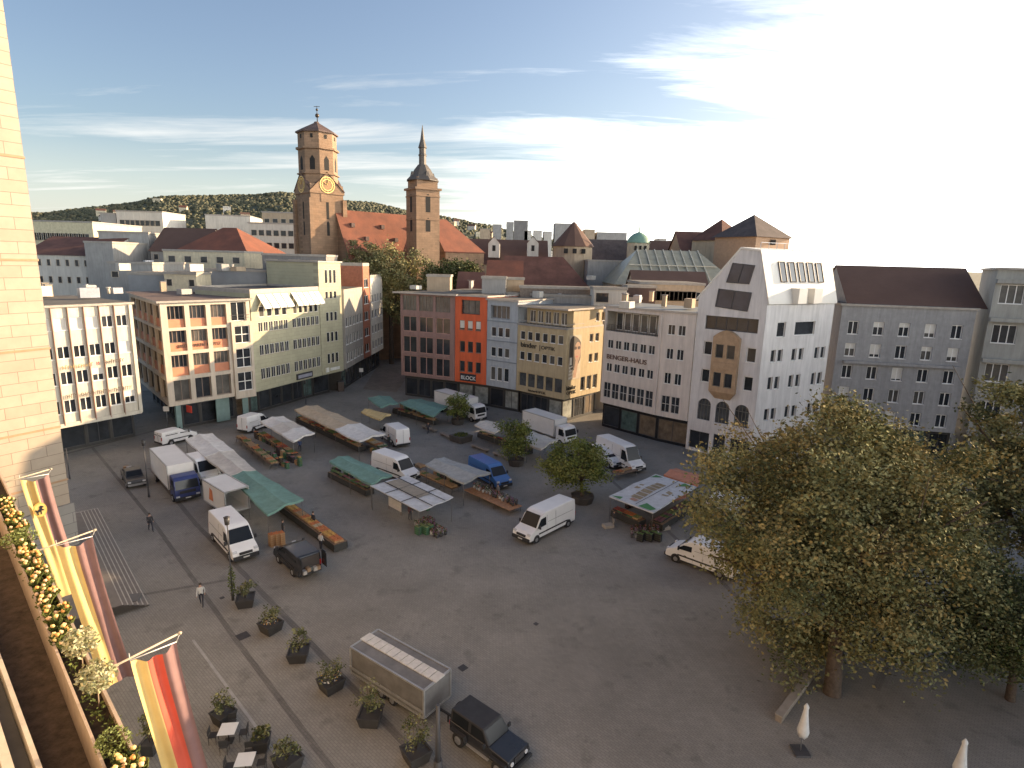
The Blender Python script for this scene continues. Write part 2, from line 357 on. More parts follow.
def offs_poly(poly, ins):
    """move edge i of a counterclockwise polygon inwards by ins[i]"""
    n = len(poly); L = []
    for i in range(n):
        a = Vector(poly[i][:2]); c = Vector(poly[(i+1) % n][:2]); d = (c-a).normalized(); nn_ = Vector((-d.y, d.x)); L.append((a+nn_*ins[i], d))
    out = []
    for i in range(n):
        (p, d), (q, e) = L[i-1], L[i]
        cr_ = d.x*e.y-d.y*e.x
        if abs(cr_) < 1e-5: out.append(tuple(q)); continue
        t = ((q.x-p.x)*e.y-(q.y-p.y)*e.x)/cr_; out.append((p.x+d.x*t, p.y+d.y*t))
    return out
DISP = [mat('display_warm', (.16, .12, .08), .3, .4, .9, spec=.5), mat('display_pale', (.30, .31, .28), .3, .4, .7, spec=.5), mat('display_teal', (.08, .12, .11), .2, .4, .6, spec=.5)]
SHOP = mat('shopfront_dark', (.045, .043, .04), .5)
gravel = mat('roof_gravel', (.13, .12, .105), .95, .25, .8)
roofedge = mat('roof_edge', (.34, .31, .27), .6)
def building(name, label, poly, z0, z1, wm, faces={}, group=None, rm=None, inset=None, shopm=None, parapet=.35, cat='building', depth=.3, eave=0, eavem=None, shopwin=True, panes=2.6, ground_glass=None):
    """faces: {edge: [holes]}; poly is counterclockwise; the root is an Empty on the first corner"""
    ox, oy = poly[0]; root = thing(name, label, cat, (ox, oy, 0), 0, group)
    loc = [(p[0]-ox, p[1]-oy) for p in poly]; n = len(loc); fs = []
    b = MB()
    for i in range(n):
        F = Fac(loc[i], loc[(i+1) % n]); fs.append(F)
        wall_holes(b, F, 0, F.L, z0, z1, [h for h in faces.get(i, []) if h[2] < z1], depth)
    if z0 > 0: b.poly([(p[0], p[1], z0) for p in reversed(loc)])
    b.build('wall', [wm], root)
    r = MB(); e = eave; out = offs_poly(loc, [-e]*n) if e else loc
    zr = z1
    r.prism(out, zr+.004, zr+.28, 1, 0, True, True)
    if parapet:
        inn = offs_poly(loc, [.3-0]*n); 
        if not e:
            # parapet ring
            for i in range(n):
                a, c, a2, c2 = out[i], out[(i+1) % n], inn[i], inn[(i+1) % n]; zz = zr+.28; zt = zz+parapet
                r.poly([(a[0], a[1], zz), (c[0], c[1], zz), (c[0], c[1], zt), (a[0], a[1], zt)], 1); r.poly([(c2[0], c2[1], zz), (a2[0], a2[1], zz), (a2[0], a2[1], zt), (c2[0], c2[1], zt)], 1)
                r.poly([(a[0], a[1], zt), (c[0], c[1], zt), (c2[0], c2[1], zt), (a2[0], a2[1], zt)], 1)
    r.build('roof', [rm or gravel, eavem or roofedge], root)
    if inset is not None:
        g = offs_poly(loc, inset); gb = MB(); gfs = []
        for i in range(n):
            F = Fac(g[i], g[(i+1) % n]); holes = []
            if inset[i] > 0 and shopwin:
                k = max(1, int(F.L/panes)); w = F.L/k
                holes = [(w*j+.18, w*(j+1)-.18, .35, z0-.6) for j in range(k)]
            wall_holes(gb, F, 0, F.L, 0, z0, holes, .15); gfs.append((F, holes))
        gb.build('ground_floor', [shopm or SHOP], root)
        for F, hs in gfs:
            for j, h in enumerate(hs): window(root, F, h, .12, random.choice((1, 2)), 1, dgrey, ground_glass or (random.choice(DISP) if random.random() < .45 else glass), .08, sill=False, name='shop_window')
    return root, fs
def rows(u0, u1, n, w, z0, z1):
    """n windows of width w spread evenly from u0 to u1"""
    if n == 1: return [(u0, u0+w, z0, z1)]
    s = (u1-u0-w)/(n-1); return [(u0+s*k, u0+s*k+w, z0, z1) for k in range(n)]
def wins(root, F, hs, **k):
    for h in hs:
        kk = dict(k)
        if kk.pop('rb', 0) and random.random() < .35: kk['blind'] = random.uniform(.3, 1)
        if random.random() < .25 and 'gl' not in kk: kk['gl'] = glass2
        window(root, F, h, **kk)

# ---- A: white office block with projecting fins, far left
plA = mat('white_render', (.56, .52, .43), .8, .06, .5); finm = mat('fin_shade_brown', (.34, .22, .17), .7, .1)  # white fins: the brown of their shaded sides is put into the colour
dA_ = Vector((5.3, 8.7)).normalized(); a0 = Vector((-55.7, 68.2))-dA_*7.0; a1 = Vector((-50.15, 77.3))
nb = Vector((-dA_.y, dA_.x))
pA = [tuple(a0), tuple(a1), tuple(a1+nb*17), tuple(a0+nb*17)]
LA = (a1-a0).length
bays = []; u = LA-.35
while u > 1.6: bays.append((u-1.72, u)); u -= 1.72
holesA = []
for lo, hi in ((15.5, 17.0), (12.05, 13.6), (8.85, 10.5), (5.3, 7.0)):
    for a, c in bays: holesA.append((a+.24, c-.14, lo, hi))
rt, fs = building('office_building', 'white five storey office block with fins in shade brown between its windows, at the far left', pA, 3.8, 18.3, plA, {0: holesA}, inset=[2.2, 0, 0, 0], eave=.35)
F = fs[0]
for k, h in enumerate(holesA):
    window(rt, F, h, .2, 2, 1, white, glass, .09, blind=(1 if random.random() < .5 else 0) if h[2] > 10 else (.0 if random.random() < .8 else .5))
for a, c in bays[:-1]:
    m_ = MB(); m_.box(F.P(a, 11.1, .14), (.09, .30, 14.4), 0, rotz(atan2(F.d.y, F.d.x))); m_.build('fin', finm, rt)
m_ = MB(); m_.box(F.P(F.L-.1, 11.05, .12), (.42, .26, 14.5), 0, rotz(atan2(F.d.y, F.d.x))); m_.build('corner_post', plA, rt)
m_ = MB(); m_.box(F.P(F.L/2, 3.9, .1), (F.L, .25, .5), 0, rotz(atan2(F.d.y, F.d.x))); m_.build('fascia', plA, rt)
def marks(parent, F, u0, u1, z, hgt, m, n, o=.06, gaps=()):
    """raised letter-like strokes of a sign too small to read"""
    b_ = MB(); random.seed(n)
    for k in range(n):
        if k in gaps: continue
        w = (u1-u0)/n; u = u0+w*k; h = hgt*random.uniform(.75, 1)
        b_.box(F.P(u+w*.2, z+h/2, o), (w*.22, .05, h), 0, rotz(atan2(F.d.y, F.d.x)))
        b_.box(F.P(u+w*.5, z+(h if random.random() < .5 else h*.5), o), (w*.5, .05, hgt*.18), 0, rotz(atan2(F.d.y, F.d.x)))
    return b_.build('sign_letters', m, parent)
signbrown = mat('sign_brown', (.16, .12, .09), .6); signred = mat('sign_red', (.5, .05, .03), .5)
marks(rt, F, F.L-8.5, F.L-1.0, 7.25, .5, signbrown, 34, .46, (5, 6, 14, 22, 23)); marks(rt, F, F.L-8.6, F.L-5.2, 10.9, .45, mat('sign_gold', (.4, .28, .12), .6), 12, .46); marks(rt, F, F.L-4.9, F.L-4.5, 10.9, .5, signred, 2, .46); marks(rt, F, F.L-4.0, F.L-1.6, 11.0, .45, signbrown, 9, .46)
# pots and white lights at A's shopfront
# ---- B: corner block with cream grid and orange spandrels
cream = mat('cream_stone', (.52, .45, .36), .7, .06, .6); orangep = mat('orange_spandrel', (.50, .21, .12), .7, .08, 1)
Bc, B2 = Vector((-47.6, 79.5)), Vector((-39.9, 89.3)); Bs = Vector((-62.7, 96.6)); back = (Bs-Bc)
pB = [tuple(Bs), tuple(Bc), tuple(B2), tuple(B2+back*.95)]
LB = (B2-Bc).length; LS = back.length
levels = [(14.9, 17.9, 16.0), (11.6, 14.5, 12.75), (8.1, 11.1, 9.3), (4.55, 7.55, 4.55)]
hB = []; hS = []
cols = [(.85, 3.1), (3.75, 6.0), (6.65, 8.9)]
for lo, hi, _ in levels: hB += [(a, c, lo, hi) for a, c in cols]
for lo, hi, _ in levels: hS += [(LS-.9-(k+1)*4.2+.35, LS-.9-k*4.2, lo, hi) for k in range(5)]
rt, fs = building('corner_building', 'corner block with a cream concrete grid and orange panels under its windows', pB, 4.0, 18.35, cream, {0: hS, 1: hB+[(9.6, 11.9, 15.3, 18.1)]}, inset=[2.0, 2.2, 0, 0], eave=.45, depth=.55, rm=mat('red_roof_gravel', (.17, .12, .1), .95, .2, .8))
F = fs[1]; FS = fs[0]
for F_, hh in ((F, hB), (FS, hS)):
    for h in hh:
        sp = [l for l in levels if l[0] == h[2]][0][2]
        if sp > h[2]:
            m_ = MB(); q = [F_.P(h[0], h[2], -.3), F_.P(h[1], h[2], -.3), F_.P(h[1], sp, -.3), F_.P(h[0], sp, -.3)]; m_.poly(q)
            q2 = [F_.P(h[0], sp, -.3), F_.P(h[1], sp, -.3), F_.P(h[1], sp, -.55), F_.P(h[0], sp, -.55)]; m_.poly(q2); m_.build('spandrel', orangep, rt)
        window(rt, F_, (h[0], h[1], sp, h[3]), .48, 4 if sp > h[2] else 2, 1, mat('bronze_frame', (.2, .15, .12), .5), glass2 if random.random() < .3 else glass, .09, sill=False)
window(rt, F, (9.6, 11.9, 15.3, 18.1), .5, 2, 1, white, glass, .08, sill=False)
# projecting bay of the fourth column
m_ = MB(); fb_ = Fac(F.P(9.35, 0, .35).xy, F.P(12.5, 0, .35).xy); hb = [(.45, 2.75, 12.0, 14.6), (.45, 2.75, 8.3, 11.2), (.45, 2.75, 4.7, 7.6)]
wall_holes(m_, fb_, 0, fb_.L, 3.6, 15.2, hb, .3)
for u in (0, fb_.L): m_.poly([fb_.P(u, 3.6, 0), fb_.P(u, 15.2, 0), fb_.P(u, 15.2, -.35), fb_.P(u, 3.6, -.35)])
m_.poly([fb_.P(0, 15.2), fb_.P(fb_.L, 15.2), fb_.P(fb_.L, 15.2, -.35), fb_.P(0, 15.2, -.35)]); m_.poly([fb_.P(0, 3.6), fb_.P(fb_.L, 3.6), fb_.P(fb_.L, 3.6, -.35), fb_.P(0, 3.6, -.35)])
m_.build('bay', cream, rt)
for h in hb: window(rt, fb_, h, .26, 2, 2, white, glass, .1, sill=False)
m_ = MB(); m_.bar(F.P(9.5, 16.2, .1), F.P(12.3, 16.2, .1), .05); m_.bar(F.P(9.5, 15.8, .1), F.P(12.3, 15.8, .1), .03); m_.build('railing', dgrey, rt)
lettering(rt, 'SPIELWAREN KURTZ', Vector((Bs.x, Bs.y, 0))+F.P(1.9, 12.05, -.2), F.d, .62, mat('sign_brown2', (.1, .06, .045), .6), sx_=1.05)
# teal shop panels and column under B
for u, w, z in ((.6, .8, 1.9),): m_ = MB(); m_.box(F.P(1.3, 1.98, -.6), (.7, .5, 3.96), 0, rotz(atan2(F.d.y, F.d.x))); m_.build('column', mat('teal_stone', (.17, .25, .235), .6, .1), rt)
for u, w in ((7.9, 2.0), (11.4, .9)): m_ = MB(); m_.box(F.P(u, 2.0, -1.2), (w, .2, 3.6), 0, rotz(atan2(F.d.y, F.d.x))); m_.build('shop_panel', mat('teal_stone', (.17, .25, .235)), rt)
m_ = MB(); m_.box(F.P(2.3, 3.4, .7), (.1, 1.1, 1.0), 0, rotz(atan2(F.d.y, F.d.x)+.2)); m_.build('hanging_sign', signred, rt)

# ---- C: pale green block with awnings and its tower
green = brickmat('pale_green_tiles', (.42, .40, .275), (.385, .37, .26), (.32, .305, .22), 1.2, .6, .02, axis=(.45, .89, 0), nvar=.12, nscale=.5)
C1, C2, C3 = Vector((-39.75, 89.5)), Vector((-34.2, 104.1)), Vector((-31.8, 109.4)); C1 = B2+Vector((.1, .17)); cb = Vector((-.885, .465))
pC = [tuple(C1), tuple(C2), tuple(C2+cb*13), tuple(C1+cb*13)]
FL = (C2-C1).length; hC = []
for lo, hi in ((13.35, 14.85), (9.7, 11.3), (5.9, 7.6)):
    hC += rows(1.3, 7.7, 6, .88, lo, hi) + rows(8.8, FL-.3, 6, .88, lo, hi)
hC1 = rows(1.6, 7.6, 4, 1.1, 15.6, 17.3) + rows(9.1, FL-.4, 5, .95, 15.6, 17.3)
rt, fs = building('pale_green_building', 'pale green block with slanting white awnings over its top floor windows', pC, 4.1, 19.3, green, {0: hC+hC1}, inset=[2.4, 0, 0, 0], rm=mat('dark_roofing', (.085, .08, .078), .9, .2, 1))
F = fs[0]; wins(rt, F, hC, nx=2, nz=1, fw=.045, sillm=cream, gl=glass, depth=.08); wins(rt, F, hC1, nx=1, fw=.08, sillm=cream, depth=.1)
awn = mat('awning_cloth', (.78, .76, .7), .7, .05)
for u0_, u1_, n_ in ((1.2, 7.9, 4), (8.6, FL-.1, 5)):
    for k in range(n_):
        w = (u1_-u0_)/n_; a, c = u0_+w*k+.10, u0_+w*(k+1)-.10; m_ = MB()
        q = [F.P(a, 17.2, 1.5), F.P(c, 17.2, 1.5), F.P(c, 19.1, .08), F.P(a, 19.1, .08)]; m_.poly(q); m_.poly([p+Vector((0, 0, -.06)) for p in reversed(q)])
        m_.poly([q[0]+Vector((0, 0, -.2)), q[1]+Vector((0, 0, -.2)), q[1], q[0]]); m_.build('awning', awn, rt)
m_ = MB(); m_.box(F.P(11.0, 4.9, .12), (3.9, .2, 1.0), 0, rotz(atan2(F.d.y, F.d.x))); m_.build('sign_board', mat('sign_dark', (.03, .03, .035), .5), rt)
m_ = MB(); m_.box(F.P(11.0, 4.9, .24), (3.4, .04, .55), 0, rotz(atan2(F.d.y, F.d.x))); m_.build('sign_panel', mat('sign_grey', (.3, .31, .36), .5), rt)
pT = [tuple(C2+Vector((.05, .1))), tuple(C3), tuple(C3+cb*13), tuple(C2+cb*13+Vector((.05, .1)))]
hT = []
for lo, hi in ((20.4, 22.8), (17.7, 19.0), (13.7, 15.3), (9.95, 11.7), (6.0, 7.8)): hT += rows(1.5, 4.4, 3, .72, lo, hi)
rt, fs = building('stair_tower_building', 'tall pale yellow end block with columns of three narrow windows', pT, 4.1, 24.0, green, {0: hT}, inset=[2.4, 1.5, 0, 0], rm=mat('dark_roofing', (.085, .08, .078)), eave=.25)
F = fs[0]; wins(rt, F, hT, nx=1, nz=1, fw=.05, sillm=cream, gl=glass, depth=.08)
m_ = MB(); m_.box(F.P(1.2, 4.9, .12), (.7, .2, .8), 0, rotz(atan2(F.d.y, F.d.x))); m_.box(F.P(3.2, 4.9, .12), (2.4, .16, .5), 0, rotz(atan2(F.d.y, F.d.x))); m_.build('sign_panel', mat('sign_white', (.7, .7, .66), .5), rt)
# ---- D: receding side of the street
def street_block(name, label, A, B, py, wm, nwin, back_=14):
    A, B = Vector(A), Vector(B); z1 = pt(512+590*(B.x/B.y), py, B.y).z; nb_ = Vector((-(B-A).y, (B-A).x)).normalized()*back_; F_ = Fac(A, B); hh = []
    nf_ = int((z1-5)/3.4)
    for k in range(nf_): hh += rows(.5, F_.L-.4, nwin, (F_.L-1)/nwin-.4, 5.3+3.4*k, 7.1+3.4*k)
    rt, fs = building(name, label, [tuple(A), tuple(B), tuple(B+nb_), tuple(A+nb_)], 4.2, z1, wm, {0: hh}, inset=[1.0, 0, 0, 0]); wins(rt, fs[0], hh, nx=2, fw=.08, gl=glass); return rt
street_block('grey_street_building', 'grey block with long window bands along the side street', (-31.6, 110.2), (-31.3, 122.5), 290, mat('grey_render', (.33, .31, .28), .8, .08), 5)
rt = street_block('red_street_building', 'farther street block of red brick below the yellowish tree', (-31.2, 123), (-31.0, 127.5), 266, mat('red_brick', (.33, .13, .08), .85, .15, 2), 1)
street_block('white_street_building', 'farthest street block with white stepped balconies', (-30.9, 128), (-30.6, 138), 277, mat('pale_render', (.56, .52, .46), .8, .08), 4)
# ---- E F G H : the row of coloured houses
E_, F0, G0, H0, Hc, Hr = [Vector(v) for v in ((-20.5, 107.), (-10.2, 102.7), (-4.5, 100.), (.7, 96.5), (8.2, 90.1), (14.9, 97.5))]
bk = Vector((.56, .83))
def row_house(name, label, a, c, z1, wm, holes, dep=23, **k):  # depth stretched back so the row shades the pale green block
    a = Vector(a); c = Vector(c); p = [tuple(a), tuple(c), tuple(c+bk*dep), tuple(a+bk*dep)]
    return building(name, label, p, 4.0, z1, wm, {0: holes}, inset=[1.0, 0, 0, 0], **k)
mauve = mat('mauve_render', (.27, .17, .15), .8, .08)
cE = [(.45, 3.35), (3.85, 6.75), (7.25, 10.2)]; hE = []
for lo, hi in ((12.2, 15.0), (8.4, 11.4), (4.5, 7.8)): hE += [(a, c, lo, hi) for a, c in cE]
hE1 = [(a, c, 16.0, 18.7) for a, c in cE]
rt, fs = row_house('mauve_building', 'mauve house with paired tall windows and a wide flat roof, left of the orange one', E_, F0-Vector((.05, 0)), 19.0, mauve, hE+hE1, eave=.9, eavem=mat('roof_slab', (.42, .37, .32), .8, .1))
F = fs[0]; wins(rt, F, hE, nx=2, fw=.13, gl=glass, fr=mat('mauve_frame', (.40, .24, .20), .6), sill=False); wins(rt, F, hE1, nx=4, fw=.07, fr=mat('bronze_frame', (.2, .15, .12)), sill=False, gl=glass_l)
orange = mat('orange_render', (.62, .12, .045), .75, .06, .6)
hF = [(1.2, 4.9, 16.0, 18.4)]
h3 = rows(.85, 5.1, 3, 1.05, 13.25, 14.9)+rows(.95, 5.2, 3, 1.05, 9.4, 11.3)+rows(.95, 5.2, 3, 1.05, 5.9, 7.8)
rt, fs = row_house('orange_building', 'narrow bright orange house between the mauve and the blue grey house', F0+Vector((.03, 0)), G0-Vector((.05, 0)), 19.0, orange, hF+h3, eave=.25, eavem=mat('roof_slab', (.42, .37, .32)))
F = fs[0]; window(rt, F, hF[0], .5, 3, 1, dgrey, glass_l, .08, sill=False)
for i, h in enumerate(h3): window(rt, F, h, .2, 1, 1, mat('bronze_frame', (.2, .15, .12)), glass, .08, blind=.85 if i < 3 else 0)
m_ = MB(); m_.box(F.P(2.75, 4.95, .12), (3.1, .16, 1.3), 0, rotz(atan2(F.d.y, F.d.x))); m_.build('sign_board', mat('sign_dark', (.03, .03, .035)), rt)
lettering(rt, 'BLOCK', Vector((F0.x+.03, F0.y, 0))+F.P(1.35, 4.6, .22), F.d, .92, mat('sign_white', (.7, .7, .66)), .02)
blueg = mat('blue_grey_render', (.36, .39, .42), .8, .06)
hG = [(.7, 4.6, 15.6, 17.8)]; h3 = rows(.9, 4.7, 3, 1.0, 12.6, 14.2)+rows(.9, 4.7, 3, 1.0, 9.2, 10.8)+rows(.9, 4.7, 3, 1.0, 5.1, 7.4)
rt, fs = row_house('blue_grey_building', 'narrow blue grey house with three small windows on each floor, right of the orange house', G0+Vector((.03, 0)), H0-Vector((.05, 0)), 18.6, blueg, hG+h3, eave=.25, eavem=mat('roof_slab', (.42, .37, .32)))
F = fs[0]; window(rt, F, hG[0], .5, 4, 1, blueg, glass_l, .1, sill=False); wins(rt, F, h3, nx=1, fw=.07, depth=.12)
for z in (15.2, 11.9, 8.5): m_ = MB(); m_.box(F.P(F.L/2, z, .05), (F.L-.1, .12, .16), 0, rotz(atan2(F.d.y, F.d.x))); m_.build('string_course', mat('blue_grey_dark', (.2, .23, .26), .7), rt)
yel = mat('yellow_render', (.44, .355, .22), .8, .06)
pH = [tuple(H0), tuple(Hc), tuple(Hr), tuple(Hr+bk*3+Vector((-7, 3)))]
LH = (Hc-H0).length; hH = rows(.6, LH-.6, 6, 1.0, 12.65, 14.05)+rows(.6, LH-.6, 6, 1.0, 9.3, 10.7); hHb = rows(.45, LH-.5, 5, 1.65, 4.85, 7.25)
hs = [(6.15, 7.15, lo, hi) for lo, hi in ((12.6, 13.95), (9.25, 10.7))]+[(7.75, 8.8, lo, hi) for lo, hi in ((12.6, 13.95), (9.25, 10.7))]; hsb = rows(4.2, 8.9, 3, 1.25, 4.8, 7.1)
rt, fs = building('yellow_corner_building', 'pale yellow corner house with an optician sign and a large portrait poster on its side', pH, 4.0, 15.0, yel, {0: hH+hHb, 1: hs+hsb}, inset=[.9, .9, 0, 0], parapet=.0, rm=gravel)
F, FS = fs[0], fs[1]; bronze = mat('bronze_frame', (.2, .15, .12))
wins(rt, F, hH, nx=1, fw=.07, sillm=white, depth=.12); wins(rt, F, hHb, nx=1, fw=.12, gl=glass_l, sill=False, fr=yel); wins(rt, FS, hs, nx=1, fw=.08, sillm=white); wins(rt, FS, hsb, nx=1, fw=.1, sill=False, gl=glass)
ang = atan2(F.d.y, F.d.x); angS = atan2(FS.d.y, FS.d.x); sb = mat('sign_black', (.02, .018, .016), .5); org = Vector((H0.x, H0.y, 0))
lettering(rt, 'binder', org+F.P(.75, 11.45, .04), F.d, 1.15, sb, .05, sx_=1.12); lettering(rt, '|', org+F.P(4.6, 11.4, .04), F.d, 1.0, sb, .02); lettering(rt, 'OPTIK', org+F.P(5.0, 11.5, .04), F.d, .78, sb, .02, sx_=1.25)
lettering(rt, 'binder|OPTIK', org+F.P(2.6, 4.25, .04), F.d, .55, sb, .03, sx_=1.15)
lettering(rt, 'binder', org+FS.P(.45, 5.45, .04), FS.d, .95, sb, .05); lettering(rt, 'OPTIK', org+FS.P(.5, 4.7, .04), FS.d, .8, sb, .03, sx_=1.1)
# poster: a portrait, its own flat panel with shapes
pst = thing('poster', None, None, (0, 0, 0)); pst.parent = rt
for k in ('label', 'category', 'group'): 
    if k in pst: del pst[k]
m_ = MB(); m_.box(FS.P(2.25, 10.55, .06), (3.1, .06, 7.0), 0, rotz(angS)); m_.build('poster_panel', mat('poster_ground', (.42, .36, .27), .5), pst)
def disc(F_, u, z, ru, rz_, o, m, name, seed=0, amp=0., cut=None):
    q = MB(); pts = []
    for i in range(22):
        t = 2*pi*i/22; k = 1+amp*sin(3*t+seed); uu, zz = u+ru*cos(t)*k, z+rz_*sin(t)*k
        if cut: uu = min(max(uu, cut[0]), cut[1])
        pts.append(F_.P(uu, zz, o))
    q.poly(pts); return q.build(name, m, pst)
cutp = (.75, 3.75); hair = mat('poster_hair', (.035, .025, .02), .6); skin_p = mat('poster_skin', (.30, .18, .12), .6)
disc(FS, 2.15, 11.3, 1.75, 2.7, .096, hair, 'poster_hair', 1, .08, cutp); disc(FS, 2.9, 11.4, .85, 1.6, .102, skin_p, 'poster_face', 0, .03, cutp)
m_ = MB(); m_.poly([FS.P(1.9, 7.3, .105), FS.P(2.7, 7.3, .105), FS.P(3.3, 10.4, .105), FS.P(2.5, 10.4, .105)]); m_.build('poster_neck', skin_p, pst)
for du in (2.3, 3.2): disc(FS, du, 12.0, .34, .26, .11, mat('poster_glasses', (.05, .03, .03), .4), 'poster_glasses', 0, 0, cutp)
m_ = MB(); m_.poly([FS.P(2.35, 10.75, .11), FS.P(3.1, 10.75, .11), FS.P(2.95, 10.5, .11), FS.P(2.5, 10.5, .11)]); m_.build('poster_lips', mat('poster_lip', (.35, .08, .07), .5), pst)
m_ = MB()
for k in range(4): m_.poly([FS.P(.8, 7.2+k*.55, .104), FS.P(1.7, 7.35+k*.55, .104), FS.P(1.75, 7.6+k*.55, .104), FS.P(.8, 7.45+k*.55, .104)])
m_.poly([FS.P(.9, 9.4, .108), FS.P(1.5, 9.4, .108), FS.P(1.5, 10.6, .108), FS.P(.9, 10.6, .108)])
m_.build('poster_text_block', mat('poster_pale', (.6, .56, .48), .6), pst)
# set back top floor of H with terrace rail and its flat roof
tp = offs_poly([(p[0]-H0.x, p[1]-H0.y) for p in pH], [1.6, 0.05, .3, .2]); m_ = MB()
F2 = Fac(tp[0], tp[1]); F3 = Fac(tp[1], tp[2]); hp = rows(.6, F2.L-1.2, 5, 1.2, 15.4, 17.4); hp3 = rows(6.1, 8.7, 2, .95, 15.9, 17.3)
wall_holes(m_, F2, 0, F2.L, 15.0, 17.9, hp, .2); wall_holes(m_, F3, 0, F3.L, 15.0, 17.9, hp3, .2)
for i in (2, 3): q = Fac(tp[i], tp[(i+1) % 4]); wall_holes(m_, q, 0, q.L, 15.0, 17.9, [], .1)
m_.build('top_floor_wall', yel, rt)
wins(rt, F2, hp, nx=2, fw=.08, sill=False, gl=glass_l); wins(rt, F3, hp3, nx=1, fw=.08)
m_ = MB(); m_.prism(offs_poly([(p[0]-H0.x, p[1]-H0.y) for p in pH], [-.3, -.3, -.2, -.1]), 17.92, 18.2, 1, 0, True, True); m_.build('roof', [gravel, mat('roof_slab', (.42, .37, .32))], rt)
m_ = MB(); m_.bar(F.P(.1, 15.75, -.05), F.P(LH-.05, 15.75, -.05), .06); m_.bar(FS.P(0.05, 15.75, -.05), FS.P(4.5, 15.75, -.05), .06)
for k in range(14): u = .2+k*.72; m_.bar(F.P(u, 15.2, -.05), F.P(u, 15.75, -.05), .04)
m_.build('terrace_rail', steel, rt)
m_ = MB(); m_.box(F.P(LH/2, 15.08, -.06), (LH+.1, .5, .22), 0, rotz(ang)); m_.build('terrace_coping', mat('coping_grey', (.27, .26, .25), .8), rt)

# ---- I : pale pink house with the lettering BENGER-HAUS
pink = mat('pale_pink_render', (.62, .555, .50), .8, .05, .5)
I0, Im, Ir = Vector((13.8, 89.4)), Vector((20.6, 82.1)), Vector((24.35, 79.15)); bkI = Vector((.7, .71))
pI = [tuple(I0), tuple(Im), tuple(Ir), tuple(Ir+bkI*11), tuple(I0+bkI*10)]
hI = rows(.75, 9.15, 6, 1.05, 12.6, 13.9)+rows(.75, 9.15, 6, 1.05, 9.05, 10.35); hIb = rows(.5, 9.4, 6, 1.3, 4.95, 7.35); hIl = [(.3, 9.5, 15.2, 18.2)]
hJ = rows(.95, 3.5, 2, 1.05, 15.7, 17.1)+rows(1.0, 3.5, 2, 1.0, 12.3, 13.8)+rows(.95, 3.45, 2, 1.0, 8.8, 10.4); hJb = rows(.8, 3.5, 2, 1.25, 4.7, 7.1)
rt, fs = building('pale_pink_building', 'pale pink house with a roof loggia and brown lettering between its window rows', pI, 4.0, 18.7, pink, {0: hI+hIb+hIl, 1: hJ+hJb}, inset=[.8, .8, 0, 0, 0], eave=.15, shopm=mat('black_granite', (.02, .02, .022), .25), eavem=mat('roof_slab', (.42, .37, .32)), rm=mat('grey_metal_roof', (.2, .21, .2), .6, .1, .5))
F, FS = fs[0], fs[1]
wins(rt, F, hI, nx=2, nz=1, fw=.06, depth=.12, gl=glass); wins(rt, FS, hJ, nx=2, nz=1, fw=.06, depth=.12, gl=glass)
for F_, hh in ((F, hIb), (FS, hJb)): wins(rt, F_, hh, nx=2, nz=2, fw=.07, fr=mat('white_frame_b', (.5, .48, .45), .5), sill=False, depth=.12, gl=glass)
m_ = MB(); a, c = .3, 9.5; D = -2.2
m_.poly([F.P(a, 15.2, D), F.P(c, 15.2, D), F.P(c, 18.2, D), F.P(a, 18.2, D)]); m_.poly([F.P(a, 15.21, -.3), F.P(c, 15.21, -.3), F.P(c, 15.21, D), F.P(a, 15.21, D)]); m_.poly([F.P(a, 18.2, -.3), F.P(a, 18.2, D), F.P(c, 18.2, D), F.P(c, 18.2, -.3)])
m_.poly([F.P(a, 15.2, -.3), F.P(a, 18.2, -.3), F.P(a, 18.2, D), F.P(a, 15.2, D)]); m_.poly([F.P(c, 15.2, D), F.P(c, 18.2, D), F.P(c, 18.2, -.3), F.P(c, 15.2, -.3)]); m_.build('loggia', mat('loggia_wall', (.33, .3, .25), .8), rt)
for h in rows(.6, 9.2, 6, 1.2, 15.25, 17.9): window(rt, F, h, 2.16, 1, 1, white, glass_l, .1, sill=False, name='loggia_window')
m_ = MB()
for z in (16.15, 15.9, 15.65, 15.4): m_.bar(F.P(a, z, -.08), F.P(c, z, -.08), .04)
for k in range(20): u = a+(c-a)*k/19; m_.bar(F.P(u, 15.2, -.08), F.P(u, 16.2, -.08), .05)
m_.build('railing', mat('rail_brown', (.09, .07, .06), .5), rt)
lettering(rt, 'BENGER-HAUS', Vector((I0.x, I0.y, 0))+F.P(.72, 11.0, .03), F.d, .98, mat('letters_brown', (.13, .075, .055), .6), .06, sx_=1.13)
m_ = MB(); m_.box(F.P(9.9, 11.3, .1), (.3, .16, 14.4), 0, rotz(atan2(F.d.y, F.d.x))); m_.build('pilaster', pink, rt)

# ---- J : white gabled house
jw = mat('white_plaster', (.66, .64, .62), .8, .05, .4); stone_o = mat('oriel_stone', (.42, .29, .18), .85, .15, 1.5)
J0, J1 = Vector((24.5, 79.2)), Vector((31.2, 73.3)); dj = (J1-J0).normalized(); sdir = Vector((.88, .475)).normalized(); J2 = J1+sdir*13.2; J3 = J0+sdir*13.2
JL = (J1-J0).length; root = thing('gabled_house', 'tall white gabled house with a stone oriel and large skylights in its gable', 'building', (J0.x, J0.y, 0)); rt = root
L0 = lambda p: (p.x-J0.x, p.y-J0.y)
F = Fac(L0(J0), L0(J1)); FS = Fac(L0(J1), L0(J2))
hj = [(1.3, 2.45, 13.5, 15.35), (1.3, 2.45, 9.8, 11.6), (7.0, 8.2, 13.2, 15.1), (7.0, 8.2, 9.5, 11.4)]
hstrip = [(1.2, 8.1, 16.95, 18.75)]
harch = [(1.25, 3.05, 4.6, 7.6), (3.75, 5.6, 4.6, 7.6), (6.3, 8.15, 4.6, 7.6)]
